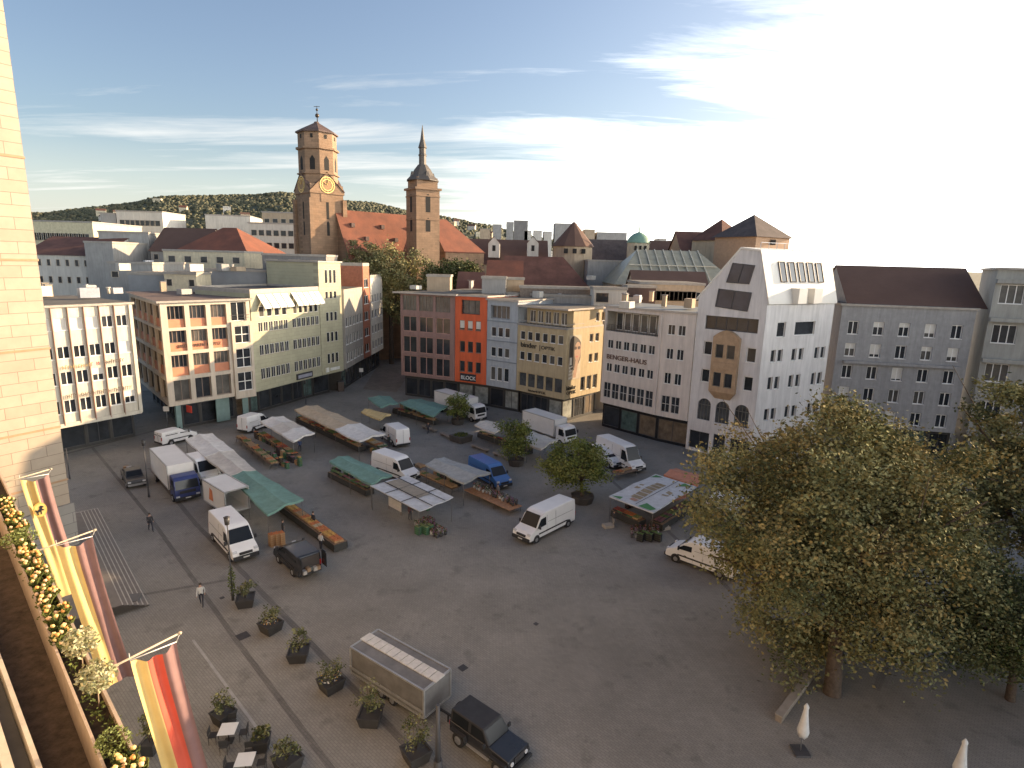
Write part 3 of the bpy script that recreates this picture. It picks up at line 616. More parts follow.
hjs = [(2.3, 3.9, 16.5, 18.4), (5.7, 9.7, 16.6, 18.4)]
for z0_, z1_ in ((13.3, 14.9), (9.7, 11.4), (5.6, 7.2)): hjs += [(a, a+.9, z0_, z1_) for a in (1.7, 3.0, 5.7, 7.1, 10.3, 11.6)]
m_ = MB()
wall_holes(m_, F, 0, F.L, 3.3, 21.0, hj+hstrip+harch, .3); wall_holes(m_, FS, 0, FS.L, 3.3, 20.6, hjs, .3)
hg = [(.4, 3.2, .4, 2.9), (3.8, 5.4, .1, 3.0), (6.1, 8.7, .4, 2.9)]
wall_holes(m_, F, 0, F.L, 0, 3.3, hg, .3, o=-.02); wall_holes(m_, FS, 0, FS.L, 0, 3.3, [(1+3*k, 3.4+3*k, .5, 2.8) for k in range(4)], .3, o=-.02)
for a, c in ((J2, J3), (J3, J0)): q = Fac(L0(a), L0(c)); wall_holes(m_, q, 0, q.L, 0, 20.8, [], .1)
GB = [(0, 21.0), (F.L, 21.0), (F.L, 21.0), (7.45, 26.9), (5.3, 27.5)]
m_.poly([F.P(0, 21.0), F.P(F.L, 21.0), F.P(7.45, 27.2), F.P(5.0, 27.5)])
m_.build('wall', jw, rt)
bo = lambda u, z, s, o=0: F.P(u, z, o)+Vector((sdir.x, sdir.y, 0))*s
m_ = MB()
prof = [(-.25, 20.9), (5.0, 27.55), (7.5, 27.25), (9.15, 20.9)]
rw = mat('white_roof', (.72, .69, .62), .55, .04, .4)
A_ = [bo(u, z, -.12) for u, z in prof]; B_ = [bo(u, z, 13.3) for u, z in prof]
A2 = [p-Vector((0, 0, .22)) for p in A_]; B2_ = [p-Vector((0, 0, .22)) for p in B_]
for k in range(3): m_.poly([A_[k], A_[k+1], B_[k+1], B_[k]], 0); m_.poly([A2[k+1], A2[k], B2_[k], B2_[k+1]], 0); m_.poly([A2[k], A2[k+1], A_[k+1], A_[k]], 0); m_.poly([B2_[k+1], B2_[k], B_[k], B_[k+1]], 0)
m_.build('roof', rw, rt)
wins(rt, F, hj, nx=1, nz=1, fw=.1, gl=glass); wins(rt, FS, hjs, nx=1, fw=.08, gl=glass); window(rt, F, hstrip[0], .28, 5, 1, dgrey, glass, .08, sill=False)
# slanting skylights of the gable: recessed look by a dark frame standing proud
for q in ([(3.5, 23.1), (6.45, 23.0), (6.95, 25.35), (4.1, 25.6)], [(2.35, 19.95), (6.6, 19.6), (6.9, 22.0), (2.6, 22.3)]):
    m_ = MB(); cen = (sum(p[0] for p in q)/4, sum(p[1] for p in q)/4)
    o_ = [F.P(u, z, .1) for u, z in q]; i_ = [F.P(cen[0]+(u-cen[0])*.92, cen[1]+(z-cen[1])*.92, .1) for u, z in q]; w_ = [F.P(u, z, .0) for u, z in q]; g_ = [F.P(cen[0]+(u-cen[0])*.92, cen[1]+(z-cen[1])*.92, .05) for u, z in q]
    for k in range(4): k2 = (k+1) % 4; m_.poly([o_[k], o_[k2], i_[k2], i_[k]], 0); m_.poly([w_[k], w_[k2], o_[k2], o_[k]], 0); m_.poly([i_[k], i_[k2], g_[k2], g_[k]], 0)
    m_.poly(g_, 1); m_.bar((g_[0]+g_[1])/2+F.n*.03, (g_[2]+g_[3])/2+F.n*.03, .12, .06, 0)
    m_.build('skylight', [dgrey, mat('blue_glass', (.05, .06, .085), .12, .3, .3, spec=.45)], rt)
# arched windows
for k, h in enumerate(harch):
    a, c = h[0], h[1]; m_ = MB(); r = (c-a)/2; cxx = (a+c)/2; zb = h[3]-r
    pts = [F.P(a, h[2], -.2), F.P(c, h[2], -.2)]+[F.P(cxx+r*cos(t*pi/10), zb+r*sin(t*pi/10), -.2) for t in range(11)]
    m_.poly(pts, 1)
    # spandrels filling the square corners of the opening
    for s in (1, -1):
        arc = [F.P(cxx+s*r*cos(t*pi/20), zb+r*sin(t*pi/20), .0) for t in range(11)]; cor = F.P(cxx+s*r, h[3], .0)
        for t in range(10): m_.poly([cor, arc[t], arc[t+1]] if s < 0 else [cor, arc[t+1], arc[t]], 0)
        for t in range(10): m_.poly([arc[t], arc[t]-F.n*.3, arc[t+1]-F.n*.3, arc[t+1]], 0)
    for k2 in (1, 2, 3): u = a+(c-a)*k2/4; m_.bar(F.P(u, h[2], -.17), F.P(u, zb+r*.8, -.17), .06, .05, 2)
    m_.bar(F.P(a, zb, -.17), F.P(c, zb, -.17), .08, .06, 2); m_.build('arched_window', [jw, glass_l, mat('frame_olive', (.18, .17, .14), .6)], rt)
# oriel
a, c = 2.75, 6.2; m_ = MB(); Fo = Fac(F.P(a, 0, .65).xy, F.P(c, 0, .65).xy)
ho = [(.45, 1.5, 13.4, 15.2), (1.95, 3.0, 13.4, 15.2), (.45, 1.5, 9.6, 11.5), (1.95, 3.0, 9.6, 11.5)]
wall_holes(m_, Fo, 0, Fo.L, 8.9, 16.1, ho, .25)
for u in (0, Fo.L): m_.poly([Fo.P(u, 8.9), Fo.P(u, 16.1), Fo.P(u, 16.1, -.65), Fo.P(u, 8.9, -.65)])
top_ = [(u_, 16.1+.95*sin(pi*u_/Fo.L)) for u_ in [Fo.L*k/8 for k in range(9)]]
m_.poly([Fo.P(0, 16.1)]+[Fo.P(u, z+.004) for u, z in top_][::1]+[Fo.P(Fo.L, 16.1)])
for (ua, za), (ub, zb_) in zip(top_, top_[1:]): m_.poly([Fo.P(ua, za+.004, .08), Fo.P(ub, zb_+.004, .08), Fo.P(ub, zb_+.004, -.65), Fo.P(ua, za+.004, -.65)])
bt_ = [Fo.P(0, 8.9), Fo.P(Fo.L, 8.9), Fo.P(Fo.L-.7, 7.9, -.6), Fo.P(.7, 7.9, -.6)]; m_.poly(bt_[::-1])
m_.poly([Fo.P(0, 8.9), Fo.P(.7, 7.9, -.6), Fo.P(0, 8.9, -.65)]); m_.poly([Fo.P(Fo.L, 8.9), Fo.P(Fo.L, 8.9, -.65), Fo.P(Fo.L-.7, 7.9, -.6)])
m_.box(Fo.P(Fo.L/2, 12.4, .04), (Fo.L-.2, .1, .9), 0, rotz(atan2(F.d.y, F.d.x))); m_.build('oriel', stone_o, rt)
wins(rt, Fo, ho, depth=.2, nx=1, nz=1, fw=.08, fr=mat('frame_olive', (.18, .17, .14)), gl=glass, sill=False)
for h in hg: window(rt, F, h, .25, 2, 1, dgrey, glass, .1, sill=False, name='shop_window')
# dormers in the sunny roof slope
for k, (s0, zz) in enumerate([(2.6, 24.6), (4.4, 24.6), (6.2, 24.6), (8.0, 24.6), (9.8, 24.6)]):
    m_ = MB(); uc = 7.5+(27.25-zz)/6.35*1.65
    q = [bo(uc-.32, zz+1.2, s0, 0), bo(uc+.3, zz-1.2, s0, 0), bo(uc+.3, zz-1.2, s0+1.1, 0), bo(uc-.32, zz+1.2, s0+1.1, 0)]; up_ = F.d*.1+Vector((0, 0, .03))
    m_.poly([p+up_ for p in q], 1)
    for a_, c_ in zip(q, q[1:]+q[:1]): m_.bar(a_+up_, c_+up_, .12, .14, 0)
    m_.build('roof_window', [dgrey, glass], rt)
for s0 in (5.2, 8.2):
    m_ = MB(); q = bo(8.9, 21.2, s0); m_.box(q+Vector((0, 0, .5)), (1.6, 2.0, 1.9), 0, rotz(atan2(sdir.y, sdir.x))); m_.build('dormer', rw, rt)
m_ = MB(); m_.bar(bo(6.0, 28.2, 2), bo(6.0, 28.2, 12.6), .05)
for k in range(8): m_.bar(bo(6.0, 27.4, 2+k*1.5), bo(6.0, 28.2, 2+k*1.5), .05)
m_.build('roof_rail', steel, rt)

# ================================================================ TOWN HALL (the camera looks out of its roof terrace)
wd = Vector((.47, .883, 0)); wn = Vector((.883, -.47, 0)); Cw = Vector((-36.5, 45.9, 0))
sandst = brickmat('sandstone_slabs', (.37, .315, .245), (.335, .275, .21), (.21, .155, .115), 2.3, .88, .022, axis=tuple(wd), nvar=.10, nscale=.8, rough=.75)
root = thing('town_hall_wing', 'tall sandstone clad wing of the town hall rising out of the picture at the left', 'building', tuple(Cw))
b = MB(); p0 = Vector((0, 0, 0)); p1 = -wd*30; q0 = -wn*10; q1 = p1-wn*10
b.prism([p0, q0, q1, p1], .0, 60); b.build('wall', sandst, root)
for z in (31.6, 24.2, 17.4, 11.0, 6.5):
    b = MB(); b.box(-wd*15.0+wn*.0+Vector((0, 0, z)), (30.1, .14, .16), 0, rotz(atan2(wd.y, wd.x))); b.build('string_course', mat('sandstone_dark', (.34, .22, .13), .8, .1), root)
b = MB(); b.box(-wd*14.9+wn*.02+Vector((0, 0, 2.2)), (30.2, .3, 4.4), 0, rotz(atan2(wd.y, wd.x))); b.build('plinth', brickmat('plinth_slabs', (.30, .28, .25), (.26, .245, .22), (.14, .13, .12), 2.4, .9, .02, axis=tuple(wd), nvar=.12), root)
fd = Vector((-.72, .694, 0)); fn = Vector((.694, .72, 0)); F0_ = Vector((-6.39, 8.87, 0))          # facade line under the terrace
root = thing('town_hall', 'town hall terrace with stone parapet and dark gravel floor, lower left corner', 'building', tuple(F0_))
b = MB(); b.prism([fd*-8, fd*30, fd*30-fn*14, fd*-8-fn*14], 0, 15.1, 0, 1); b.build('wall', [mat('town_hall_stone', (.36, .33, .28), .8, .1), mat('terrace_gravel', (.085, .062, .046), .95, .35, 5, bump=.6)], root)
rz_f = atan2(fd.y, fd.x)
b = MB(); b.prism([fd*-20-fn*2.75, fd*26-fn*2.75, fd*26-fn*13.9, fd*-20-fn*13.9], 15.2, 36); b.build('rear_wall', brickmat('sandstone_rear', (.50, .40, .29), (.45, .35, .25), (.3, .22, .15), 3.0, 1.15, .025, axis=tuple(fd)), root)
b = MB(); b.box(fd*11-fn*.04+Vector((0, 0, 15.6)), (38, .06, 1.0), 0, rotz(rz_f)); b.box(fd*11-fn*.50+Vector((0, 0, 15.62)), (38, .05, 1.0), 0, rotz(rz_f)); b.build('planter_wall', mat('planter_wood', (.40, .32, .25), .7, .15, 2), root)
b = MB(); b.box(fd*11-fn*.27+Vector((0, 0, 15.5)), (38, .40, .78), 0, rotz(rz_f)); b.build('planter_soil', mat('dark_soil', (.035, .025, .018), .95, .4, 6), root)
# window band behind the terrace
ia, ib = at(-4, 655, 15.7), at(38, 772, 15.7); id_ = (ib-ia).normalized(); inn = Vector((id_.y, -id_.x, 0))
if inn.x > 0: inn = -inn
org = Vector((F0_.x, F0_.y, 0)); mid = (ia+ib)/2-org; mid.z = 0; rzi = atan2(id_.y, id_.x)
for k, (o, w, z, h, m_n) in enumerate([(.0, .08, 15.55, .9, 'cream_stone'), (.2, .3, 15.35, .45, 'dark_grey'), (.42, .14, 15.9, 1.5, 'cream_stone'), (.7, .4, 15.7, 1.0, 'dark_grey'), (1.0, .16, 16.1, 2.0, 'cream_stone')]):
    b = MB(); b.box(mid+inn*o+Vector((0, 0, z)), (22, w, h), 0, rotz(rzi)); b.build('window_ledge' if 'grey' not in m_n else 'gutter', MATS[m_n], root)

# flowers and small shrubs in the planter
petal = [mat('petal_orange', (.66, .34, .10), .6, .2, 4), mat('petal_yellow', (.72, .54, .22), .6, .2, 4), mat('petal_peach', (.70, .48, .28), .6, .2, 4)]
lf = [mat('box_leaf', (.12, .14, .04), .6, .3, 3), mat('box_leaf_b', (.07, .09, .03), .6, .3, 3)]
pale_lf = [mat('olive_leaf', (.42, .40, .25), .6, .2, 4), mat('olive_leaf_b', (.28, .29, .16), .6, .2, 4)]
def leaf_cloud(b, cen, rad, n, size, mats_n, hollow=.35, seed=0, flat=.75, clumps=None):
    rnd = random.Random(seed); cs = []
    if clumps:
        for _ in range(clumps):
            while True:
                v = Vector((rnd.uniform(-1, 1), rnd.uniform(-1, 1), rnd.uniform(-1, 1)))
                if hollow < v.length < 1: break
            k = .8+.35*noise.noise(v*2+Vector((seed, 0, 0)))
            cs.append((Vector((v.x*rad[0], v.y*rad[1], v.z*rad[2]))*k, rnd.randrange(mats_n) if rnd.random() < .8 else 0))
    for i in range(n):
        if cs:
            c, mi = cs[i % len(cs)]; sg = min(rad)*(.17 if clumps < 200 else .078)
            p = c+Vector((rnd.gauss(0, sg), rnd.gauss(0, sg), rnd.gauss(0, sg*.7)))
            if rnd.random() < .2: mi = rnd.randrange(mats_n)
        else:
            while True:
                v = Vector((rnd.uniform(-1, 1), rnd.uniform(-1, 1), rnd.uniform(-1, 1)))
                if hollow < v.length < 1: break
            p = Vector((v.x*rad[0], v.y*rad[1], v.z*rad[2])); mi = rnd.randrange(mats_n)
        p = p+Vector(cen); s = size*rnd.uniform(.6, 1.3)
        a = Vector((rnd.gauss(0, 1), rnd.gauss(0, 1), rnd.gauss(0, .6))).normalized(); c2 = a.cross(Vector((rnd.gauss(0, 1), rnd.gauss(0, 1), rnd.gauss(0, 1)))).normalized()
        b.poly([p-a*s*.5, p+c2*s*.3, p+a*s*.5, p-c2*s*.3], mi)
protoF = []
for k in range(3):
    r = thing('flower_plant', 'f', 'flower', (0, 0, 0), 0, 'orange blossoms along the terrace planter'); b = MB()
    for i in range(9): a = i*2.4+k; b.bar((0, 0, 0), (cos(a)*.10, sin(a)*.10, .14+.02*(i % 3)), .05, .012)
    b.build('leaf', lf[k % 2], r)
    b = MB(); b.blob((0, 0, .2), .046, 0, k, .2, 8, 5); b.build('blossom', petal[k], r); protoF.append(r)
trF = [remember(r) for r in protoF]; rnd = random.Random(3); first = set(); nf = 0
for i in range(250):
    t = rnd.uniform(-.5, 16)
    if .6 < t < 4.5 or 11.5 < t < 12.6: continue
    k = rnd.randrange(3); o = protoF[k] if k not in first else copy_tree(trF[k]); first.add(k)
    o.location = F0_+fd*t-fn*rnd.uniform(.03, .47)+Vector((0, 0, 15.95+rnd.uniform(0, .16))); o.rotation_euler.z = rnd.uniform(0, 6)
    o['label'] = ('orange', 'yellow', 'peach')[k]+' round blossom among the leaves of the long terrace planter'; nf += 1
b = MB()
for i in range(80): leaf_cloud(b, F0_+fd*(-.5+i*.22)-fn*rnd.uniform(.1, .45)+Vector((0, 0, 16.02)), (.17, .17, .1), 26, .07, 2, 0, i)
tag(b.build('planter_greenery', lf), 'low green leaves filling the terrace planter', 'ground cover', kind='stuff')
for t, o, lab in ((2.3, .2, 'small pale leaved standard tree in the terrace planter, nearer of the two'), (3.75, .2, 'small pale leaved standard tree in the terrace planter, farther of the two')):
    r = thing('planter_tree', lab, 'small tree', tuple(F0_+fd*t-fn*o+Vector((0, 0, 15.9))), 0, 'small standard trees on the terrace')
    b = MB(); b.tube((0, 0, 0), (.02, .02, .6), .012, .009); b.build('trunk', mat('thin_bark', (.3, .22, .15), .8), r)
    b = MB(); leaf_cloud(b, (.02, .02, .78), (.36, .36, .32), 520, .10, 2, .1, int(t*10))
    b.build('crown', pale_lf, r)
r = thing('box_ball_shrub', 'round clipped pale green shrub at the near end of the terrace planter', 'shrub', tuple(F0_+fd*.85-fn*.25+Vector((0, 0, 15.95)))); b = MB(); leaf_cloud(b, (0, 0, .2), (.3, .3, .24), 700, .05, 2, .75, 5); b.build('foliage', [mat('ball_leaf', (.22, .26, .1), .6, .2, 3), lf[0]], r)
r = thing('leafy_shrub', 'loose yellow green shrub among the blossoms farther along the terrace planter', 'shrub', tuple(F0_+fd*12-fn*.3+Vector((0, 0, 15.9)))); b = MB(); leaf_cloud(b, (0, 0, .25), (.5, .5, .3), 700, .08, 2, .2, 6); b.build('foliage', [mat('ball_leaf', (.22, .26, .1)), lf[0]], r)

# flags on slanting poles
def flag(label, tip_px, z, w, Lf, stripes, emblem=False, seed=0, polelen=3.7, wob=.07):
    tip = at(tip_px[0], tip_px[1], z); r = thing('flag', label, 'flag', tuple(tip), 0, 'long vertical flags hanging from the town hall')
    base = -fn*polelen
    b = MB(); b.tube(base+Vector((0, 0, -.5)), Vector((0, 0, 0)), .05, .035, 8); b.blob((0, 0, 0), .07, 0, 1, 0); b.build('flag_pole', mat('pole_beige', (.45, .38, .28), .6), r)
    a0_ = -fn*.14; 
    b = MB(); NU = 8*len(stripes); NV = 26
    def P(i, j):
        u = i/NU; v = j/NV; sag = -.28*sin(pi*u)*(1-v)**3
        off = wob*sin(u*9+seed+v*3)*(.25+v) + .10*sin(u*16+seed*2)*(1-v*.4) + .15*sin(v*5+seed)*v
        p = a0_ - fn*(w*u)*(1-.06*sin(v*pi)) + fn*(1.05*v*v**.3) + fd*off + Vector((0, 0, -.30+sag-Lf*v)); return p
    for i in range(NU):
        for j in range(NV): b.poly([P(i, j), P(i+1, j), P(i+1, j+1), P(i, j+1)], int(i*len(stripes)/NU), True)
    # a row of cords to the pole
    o = b.build('flag_cloth', stripes, r); bm = bmesh.new(); bm.from_mesh(o.data); bmesh.ops.remove_doubles(bm, verts=bm.verts, dist=.0005); bm.to_mesh(o.data); bm.free()
    b = MB(); b.tube(a0_+Vector((0, 0, -.30)), a0_-fn*w+Vector((0, 0, -.30)), .02, .02, 6); b.tube(a0_+Vector((0, 0, -.30)), Vector((0, 0, 0)), .01, .01, 5); b.tube(a0_-fn*w+Vector((0, 0, -.30)), a0_-fn*w+Vector((0, 0, -.02)), .01, .01, 5); b.build('cross_rod', white, r)
    if emblem:
        b = MB(); c = a0_-fn*(w*.5)+Vector((0, 0, -.30-Lf*.25)); so_ = -fd
        for k in range(2):
            pts = []; 
            for t in range(18): an = 2*pi*t/18; rr_ = (.36, .3)[k]; pts.append(c+fn*(cos(an)*rr_)+Vector((0, 0, sin(an)*rr_*1.35))+(fd*-.34 if 0 else -fd*(.30+.01*k)))
            b.poly(pts, k)
        # rearing horse, small dark shape
        H_ = [(-.16, .2), (-.05, .27), (.02, .2), (.03, .05), (.14, -.02), (.2, .08), (.22, -.03), (.17, -.12), (.12, -.3), (.07, -.3), (.08, -.14), (0, -.1), (-.02, -.28), (-.07, -.28), (-.06, -.05), (-.16, -.08), (-.2, -.02), (-.1, .05), (-.12, .12), (-.2, .12)]
        b.poly([c+fn*-x_*1.1+Vector((0, 0, z_*1.1))-fd*.33 for x_, z_ in H_], 2)
        b.build('emblem', [mat('emblem_gold', (.7, .42, .1), .6), mat('emblem_yellow', (.72, .5, .16), .6), black], r)
    return r
fy = mat('flag_yellow', (.58, .43, .17), .7, .06, 1); fblk = mat('flag_faded_black', (.20, .115, .11), .7, .1, 1); fred = mat('flag_red', (.50, .085, .05), .7, .05, 1)
flag('long yellow and dark flag with a round horse emblem, farthest from the camera', (51, 469), 11.2, 1.45, 8.6, [fblk, fy], True, 1)
flag('long yellow and dark flag without emblem, between the emblem flag and the striped one', (95, 530), 11.2, 1.45, 8.6, [fblk, fy], False, 2.2)
flag('long black red and yellow striped flag, nearest the camera', (180, 633), 11.2, 1.5, 8.6, [fblk, fred, fy], False, 3.4)

# ================================================================ CHURCH
sand = brickmat('church_stone', (.31, .20, .125), (.25, .165, .105), (.215, .14, .09), 1.4, .55, .02, axis=(.75, .66, 0), nvar=.25, nscale=.35)
redtile = mat('red_tile_roof', (.25, .09, .052), .85, .35, .35, bump=.5, col2=(.15, .062, .04)); slate = mat('dark_slate', (.13, .085, .07), .7, .2, .5)
darkwin = mat('dark_opening', (.02, .018, .016), .8)
D0 = 150.
def rot_square(c, s, a): return [(c[0]+s*cos(a+pi/4+k*pi/2), c[1]+s*sin(a+pi/4+k*pi/2)) for k in range(4)]
def ngon(c, r, n, a=0): return [(c[0]+r*cos(a+2*pi*k/n), c[1]+r*sin(a+2*pi*k/n)) for k in range(n)]
def octring(r, z, n=8, a=pi/8): return [(r*cos(a+2*pi*k/n), r*sin(a+2*pi*k/n), z) for k in range(n)]
ct = pt(321.5, 250, D0); root = thing('church', 'large sandstone church with two unequal towers and a steep red tiled roof behind the roofs', 'church', (ct.x, ct.y, 0))
zt = lambda px, py, Y=D0: pt(px, py, Y).z
ang1 = radians(48)   # one face looks down left, the other down right
# west tower: square shaft
hs_ = 4.15; zsq = zt(320, 186, D0)
sq = [(hs_*1.414*cos(ang1+k*pi/2-pi/4*0), hs_*1.414*sin(ang1+k*pi/2)) for k in range(4)]
sq = [(hs_*1.414*cos(radians(-92)+k*pi/2), hs_*1.414*sin(radians(-92)+k*pi/2)) for k in range(4)]
b = MB(); b.prism(sq, 0, zsq); b.build('west_tower_shaft', sand, root)
z_oct0, z_oct1 = zsq, zt(320, 135)
b = MB(); b.loft([octring(4.55, zsq-4), octring(4.5, zt(320, 152)), octring(5.0, zt(320, 151.5)), octring(5.0, zt(320, 149.5)), octring(4.45, zt(320, 149.4)), octring(4.45, z_oct1)], 0, False); b.build('west_tower_octagon', sand, root)
b = MB(); b.loft([octring(4.95, z_oct1), octring(4.95, z_oct1+.3), octring(3.5, zt(320, 130)), octring(.7, zt(321, 123.5)), octring(.5, zt(321, 122))], 0, False); b.build('west_tower_roof', slate, root)
b = MB(); zz = zt(321, 122); b.tube((.2, 0, zz-.5), (.2, 0, zt(321, 106)), .14, .05, 6); b.blob((.2, 0, zz+1.4), .5, 0, 1, 0); b.blob((.2, 0, zz+2.7), .3, 0, 1, 0); b.bar((-.5, 0, zz+3.4), (.9, 0, zz+3.4), .1); b.build('finial', mat('dark_bronze', (.08, .06, .04), .4, metal=.5), root)
for k in range(4):      # gables with clock over each face, and corner buttresses
    a = Vector((*sq[k], 0)); c = Vector((*sq[(k+1) % 4], 0)); Fg = Fac(a.xy, c.xy); zg = zt(320, 193)
    b = MB(); pts = [Fg.P(-.2, zg-.5, .25), Fg.P(Fg.L+.2, zg-.5, .25), Fg.P(Fg.L+.2, zg, .25), Fg.P(Fg.L*.5, zg+4.3, .25), Fg.P(-.2, zg, .25)]; bk_ = [p-Fg.n*2.2 for p in pts]
    b.poly(pts)
    for i in range(5): b.poly([pts[i], bk_[i], bk_[(i+1) % 5], pts[(i+1) % 5]][::-1])
    b.build('clock_gable', sand, root)
    b = MB()
    for s0, s1 in ((2, 3), (3, 4)): b.poly([pts[s0]+Fg.n*.2+Vector((0, 0, .12)), pts[s1]+Fg.n*.2+Vector((0, 0, .12)), bk_[s1]+Vector((0, 0, .12)), bk_[s0]+Vector((0, 0, .12))])
    b.build('gable_roof', slate, root)
    if k in (0, 3):
        cl = MB(); cz = zt(326, 186.5); seg = 20
        for (r1, r2, o, mi) in ((0, 1.85, .30, 0), (1.2, 1.35, .34, 1), (1.72, 1.9, .34, 1)):
            for i in range(seg):
                t0, t1 = 2*pi*i/seg, 2*pi*(i+1)/seg; f = lambda r, t: Fg.P(Fg.L/2+r*cos(t), cz+r*sin(t), o)
                cl.poly([f(r1, t0), f(r2, t0), f(r2, t1), f(r1, t1)] if r1 else [f(0, 0), f(r2, t0), f(r2, t1)], mi)
        for i in range(12):
            t = 2*pi*i/12; cl.bar(Fg.P(Fg.L/2+1.4*cos(t), cz+1.4*sin(t), .35), Fg.P(Fg.L/2+1.68*cos(t), cz+1.68*sin(t), .35), .14, .04, 1)
        cl.bar(Fg.P(Fg.L/2, cz, .38), Fg.P(Fg.L/2-.9, cz+.5, .38), .14, .04, 1); cl.bar(Fg.P(Fg.L/2, cz, .38), Fg.P(Fg.L/2+.3, cz+1.35, .38), .12, .04, 1)
        cl.build('clock_face', [mat('clock_dark', (.35, .2, .09), .6), mat('clock_gold', (.9, .6, .18), .35, metal=.3)], root)
    b = MB()
    for zz, hh in ((zt(320, 220), 4.2), (zt(320, 236), 3.0), (zt(320, 203), 1.0)):
        b.poly([Fg.P(Fg.L/2-.35, zz, .02), Fg.P(Fg.L/2+.35, zz, .02), Fg.P(Fg.L/2+.35, zz+hh, .02), Fg.P(Fg.L/2, zz+hh+.5, .02), Fg.P(Fg.L/2-.35, zz+hh, .02)])
    b.build('tower_window', darkwin, root)
    b = MB()
    b.box((sq[k][0]*1.02, sq[k][1]*1.02, zt(320, 200)/2), (1.5, 1.5, zt(320, 200)), 0, rotz(radians(-92)+pi/4), (.7, .7))
    b.build('buttress', sand, root)
for i in range(8):
    t = pi/8+2*pi*i/8+pi/8; Rn = Vector((cos(t), sin(t), 0)); T = Vector((-sin(t), cos(t), 0)); r_ = 4.5*cos(pi/8)+.03
    b = MB(); zb, zu = zt(320, 172), zt(320, 159)
    b.poly([Rn*r_-T*.62+Vector((0, 0, zb)), Rn*r_+T*.62+Vector((0, 0, zb)), Rn*r_+T*.62+Vector((0, 0, zu-.6)), Rn*r_+Vector((0, 0, zu+.3)), Rn*r_-T*.62+Vector((0, 0, zu-.6))])
    z2 = zt(320, 141); b.poly([Rn*r_-T*.3+Vector((0, 0, z2)), Rn*r_+T*.3+Vector((0, 0, z2)), Rn*r_+T*.3+Vector((0, 0, z2+.9)), Rn*r_-T*.3+Vector((0, 0, z2+.9))]); b.build('tower_window', darkwin, root)
b = MB(); b.loft([octring(4.95, zt(320, 176)), octring(4.95, zt(320, 175)), octring(4.5, zt(320, 174.9))], 0, False, False); b.build('string_course', sand, root)
# south tower
cs = pt(423, 250, D0)-Vector((ct.x, ct.y, 0)); cs.z = 0; h2 = 3.05
a2_ = radians(-102); sq2 = [(cs.x+h2*1.414*cos(a2_+k*pi/2), cs.y+h2*1.414*sin(a2_+k*pi/2)) for k in range(4)]
z2 = zt(423, 189); b = MB(); b.prism(sq2, 0, z2); b.build('south_tower_shaft', sand, root)
b = MB(); b.box((cs.x, cs.y, z2-.2), (6.9, 6.9, .5), 0, rotz(a2_+pi/4)); b.box((cs.x, cs.y, z2+1.2), (5.4, 5.4, 2.4), 0, rotz(a2_+pi/4)); b.build('south_tower_gallery', sand, root)
b = MB(); ro = lambda r, z: [(cs.x+r*cos(a2_+k*pi/2), cs.y+r*sin(a2_+k*pi/2), z) for k in range(4)]
rr4 = lambda r, z: [(cs.x+r*cos(a2_+k*pi/4), cs.y+r*sin(a2_+k*pi/4), z) for k in range(8)]
b.loft([rr4(4.1, zt(423, 181.5)), rr4(4.1, zt(423, 181)), rr4(2.9, zt(423, 176)), rr4(2.1, zt(423, 170)), rr4(1.15, zt(423, 165))], 0, False)
b.loft([rr4(.95, zt(423, 166)), rr4(.9, zt(423, 155))], 0, False); b.loft([rr4(1.05, zt(423, 156)), rr4(1.05, zt(423, 155)), rr4(.85, zt(423, 154)), rr4(.85, zt(423, 148.5)), rr4(1.1, zt(423, 148)), rr4(.55, zt(423, 140)), rr4(.05, zt(423, 125))], 0, False); b.build('south_tower_spire', mat('spire_slate', (.11, .095, .08), .6, .15), root)
for k in range(4):
    Fg = Fac(sq2[k], sq2[(k+1) % 4]); b = MB()
    for py, hh in ((213, 3.6), (225, .0), (232, 2.6)):
        if hh: zz = zt(423, py); b.poly([Fg.P(Fg.L/2-.6, zz, .03), Fg.P(Fg.L/2+.6, zz, .03), Fg.P(Fg.L/2+.6, zz+hh, .03), Fg.P(Fg.L/2, zz+hh+.7, .03), Fg.P(Fg.L/2-.6, zz+hh, .03)])
    b.build('tower_window', darkwin, root)
    for py in (197, 220): b = MB(); b.box(Fg.P(Fg.L/2, zt(423, py), .06), (Fg.L+.2, .16, .25), 0, rotz(atan2(Fg.d.y, Fg.d.x))); b.build('string_course', sand, root)
    b = MB(); p = Vector((cs.x, cs.y, 0))+Vector((cos(a2_+pi/4+k*pi/2), sin(a2_+pi/4+k*pi/2), 0))*2.6
    b.box(p+Vector((0, 0, zt(423, 176))), (1.1, 1.1, 1.6), 0, rotz(a2_+pi/4), (.5, .5)); b.build('dormer', mat('spire_slate', (.11, .095, .08)), root)
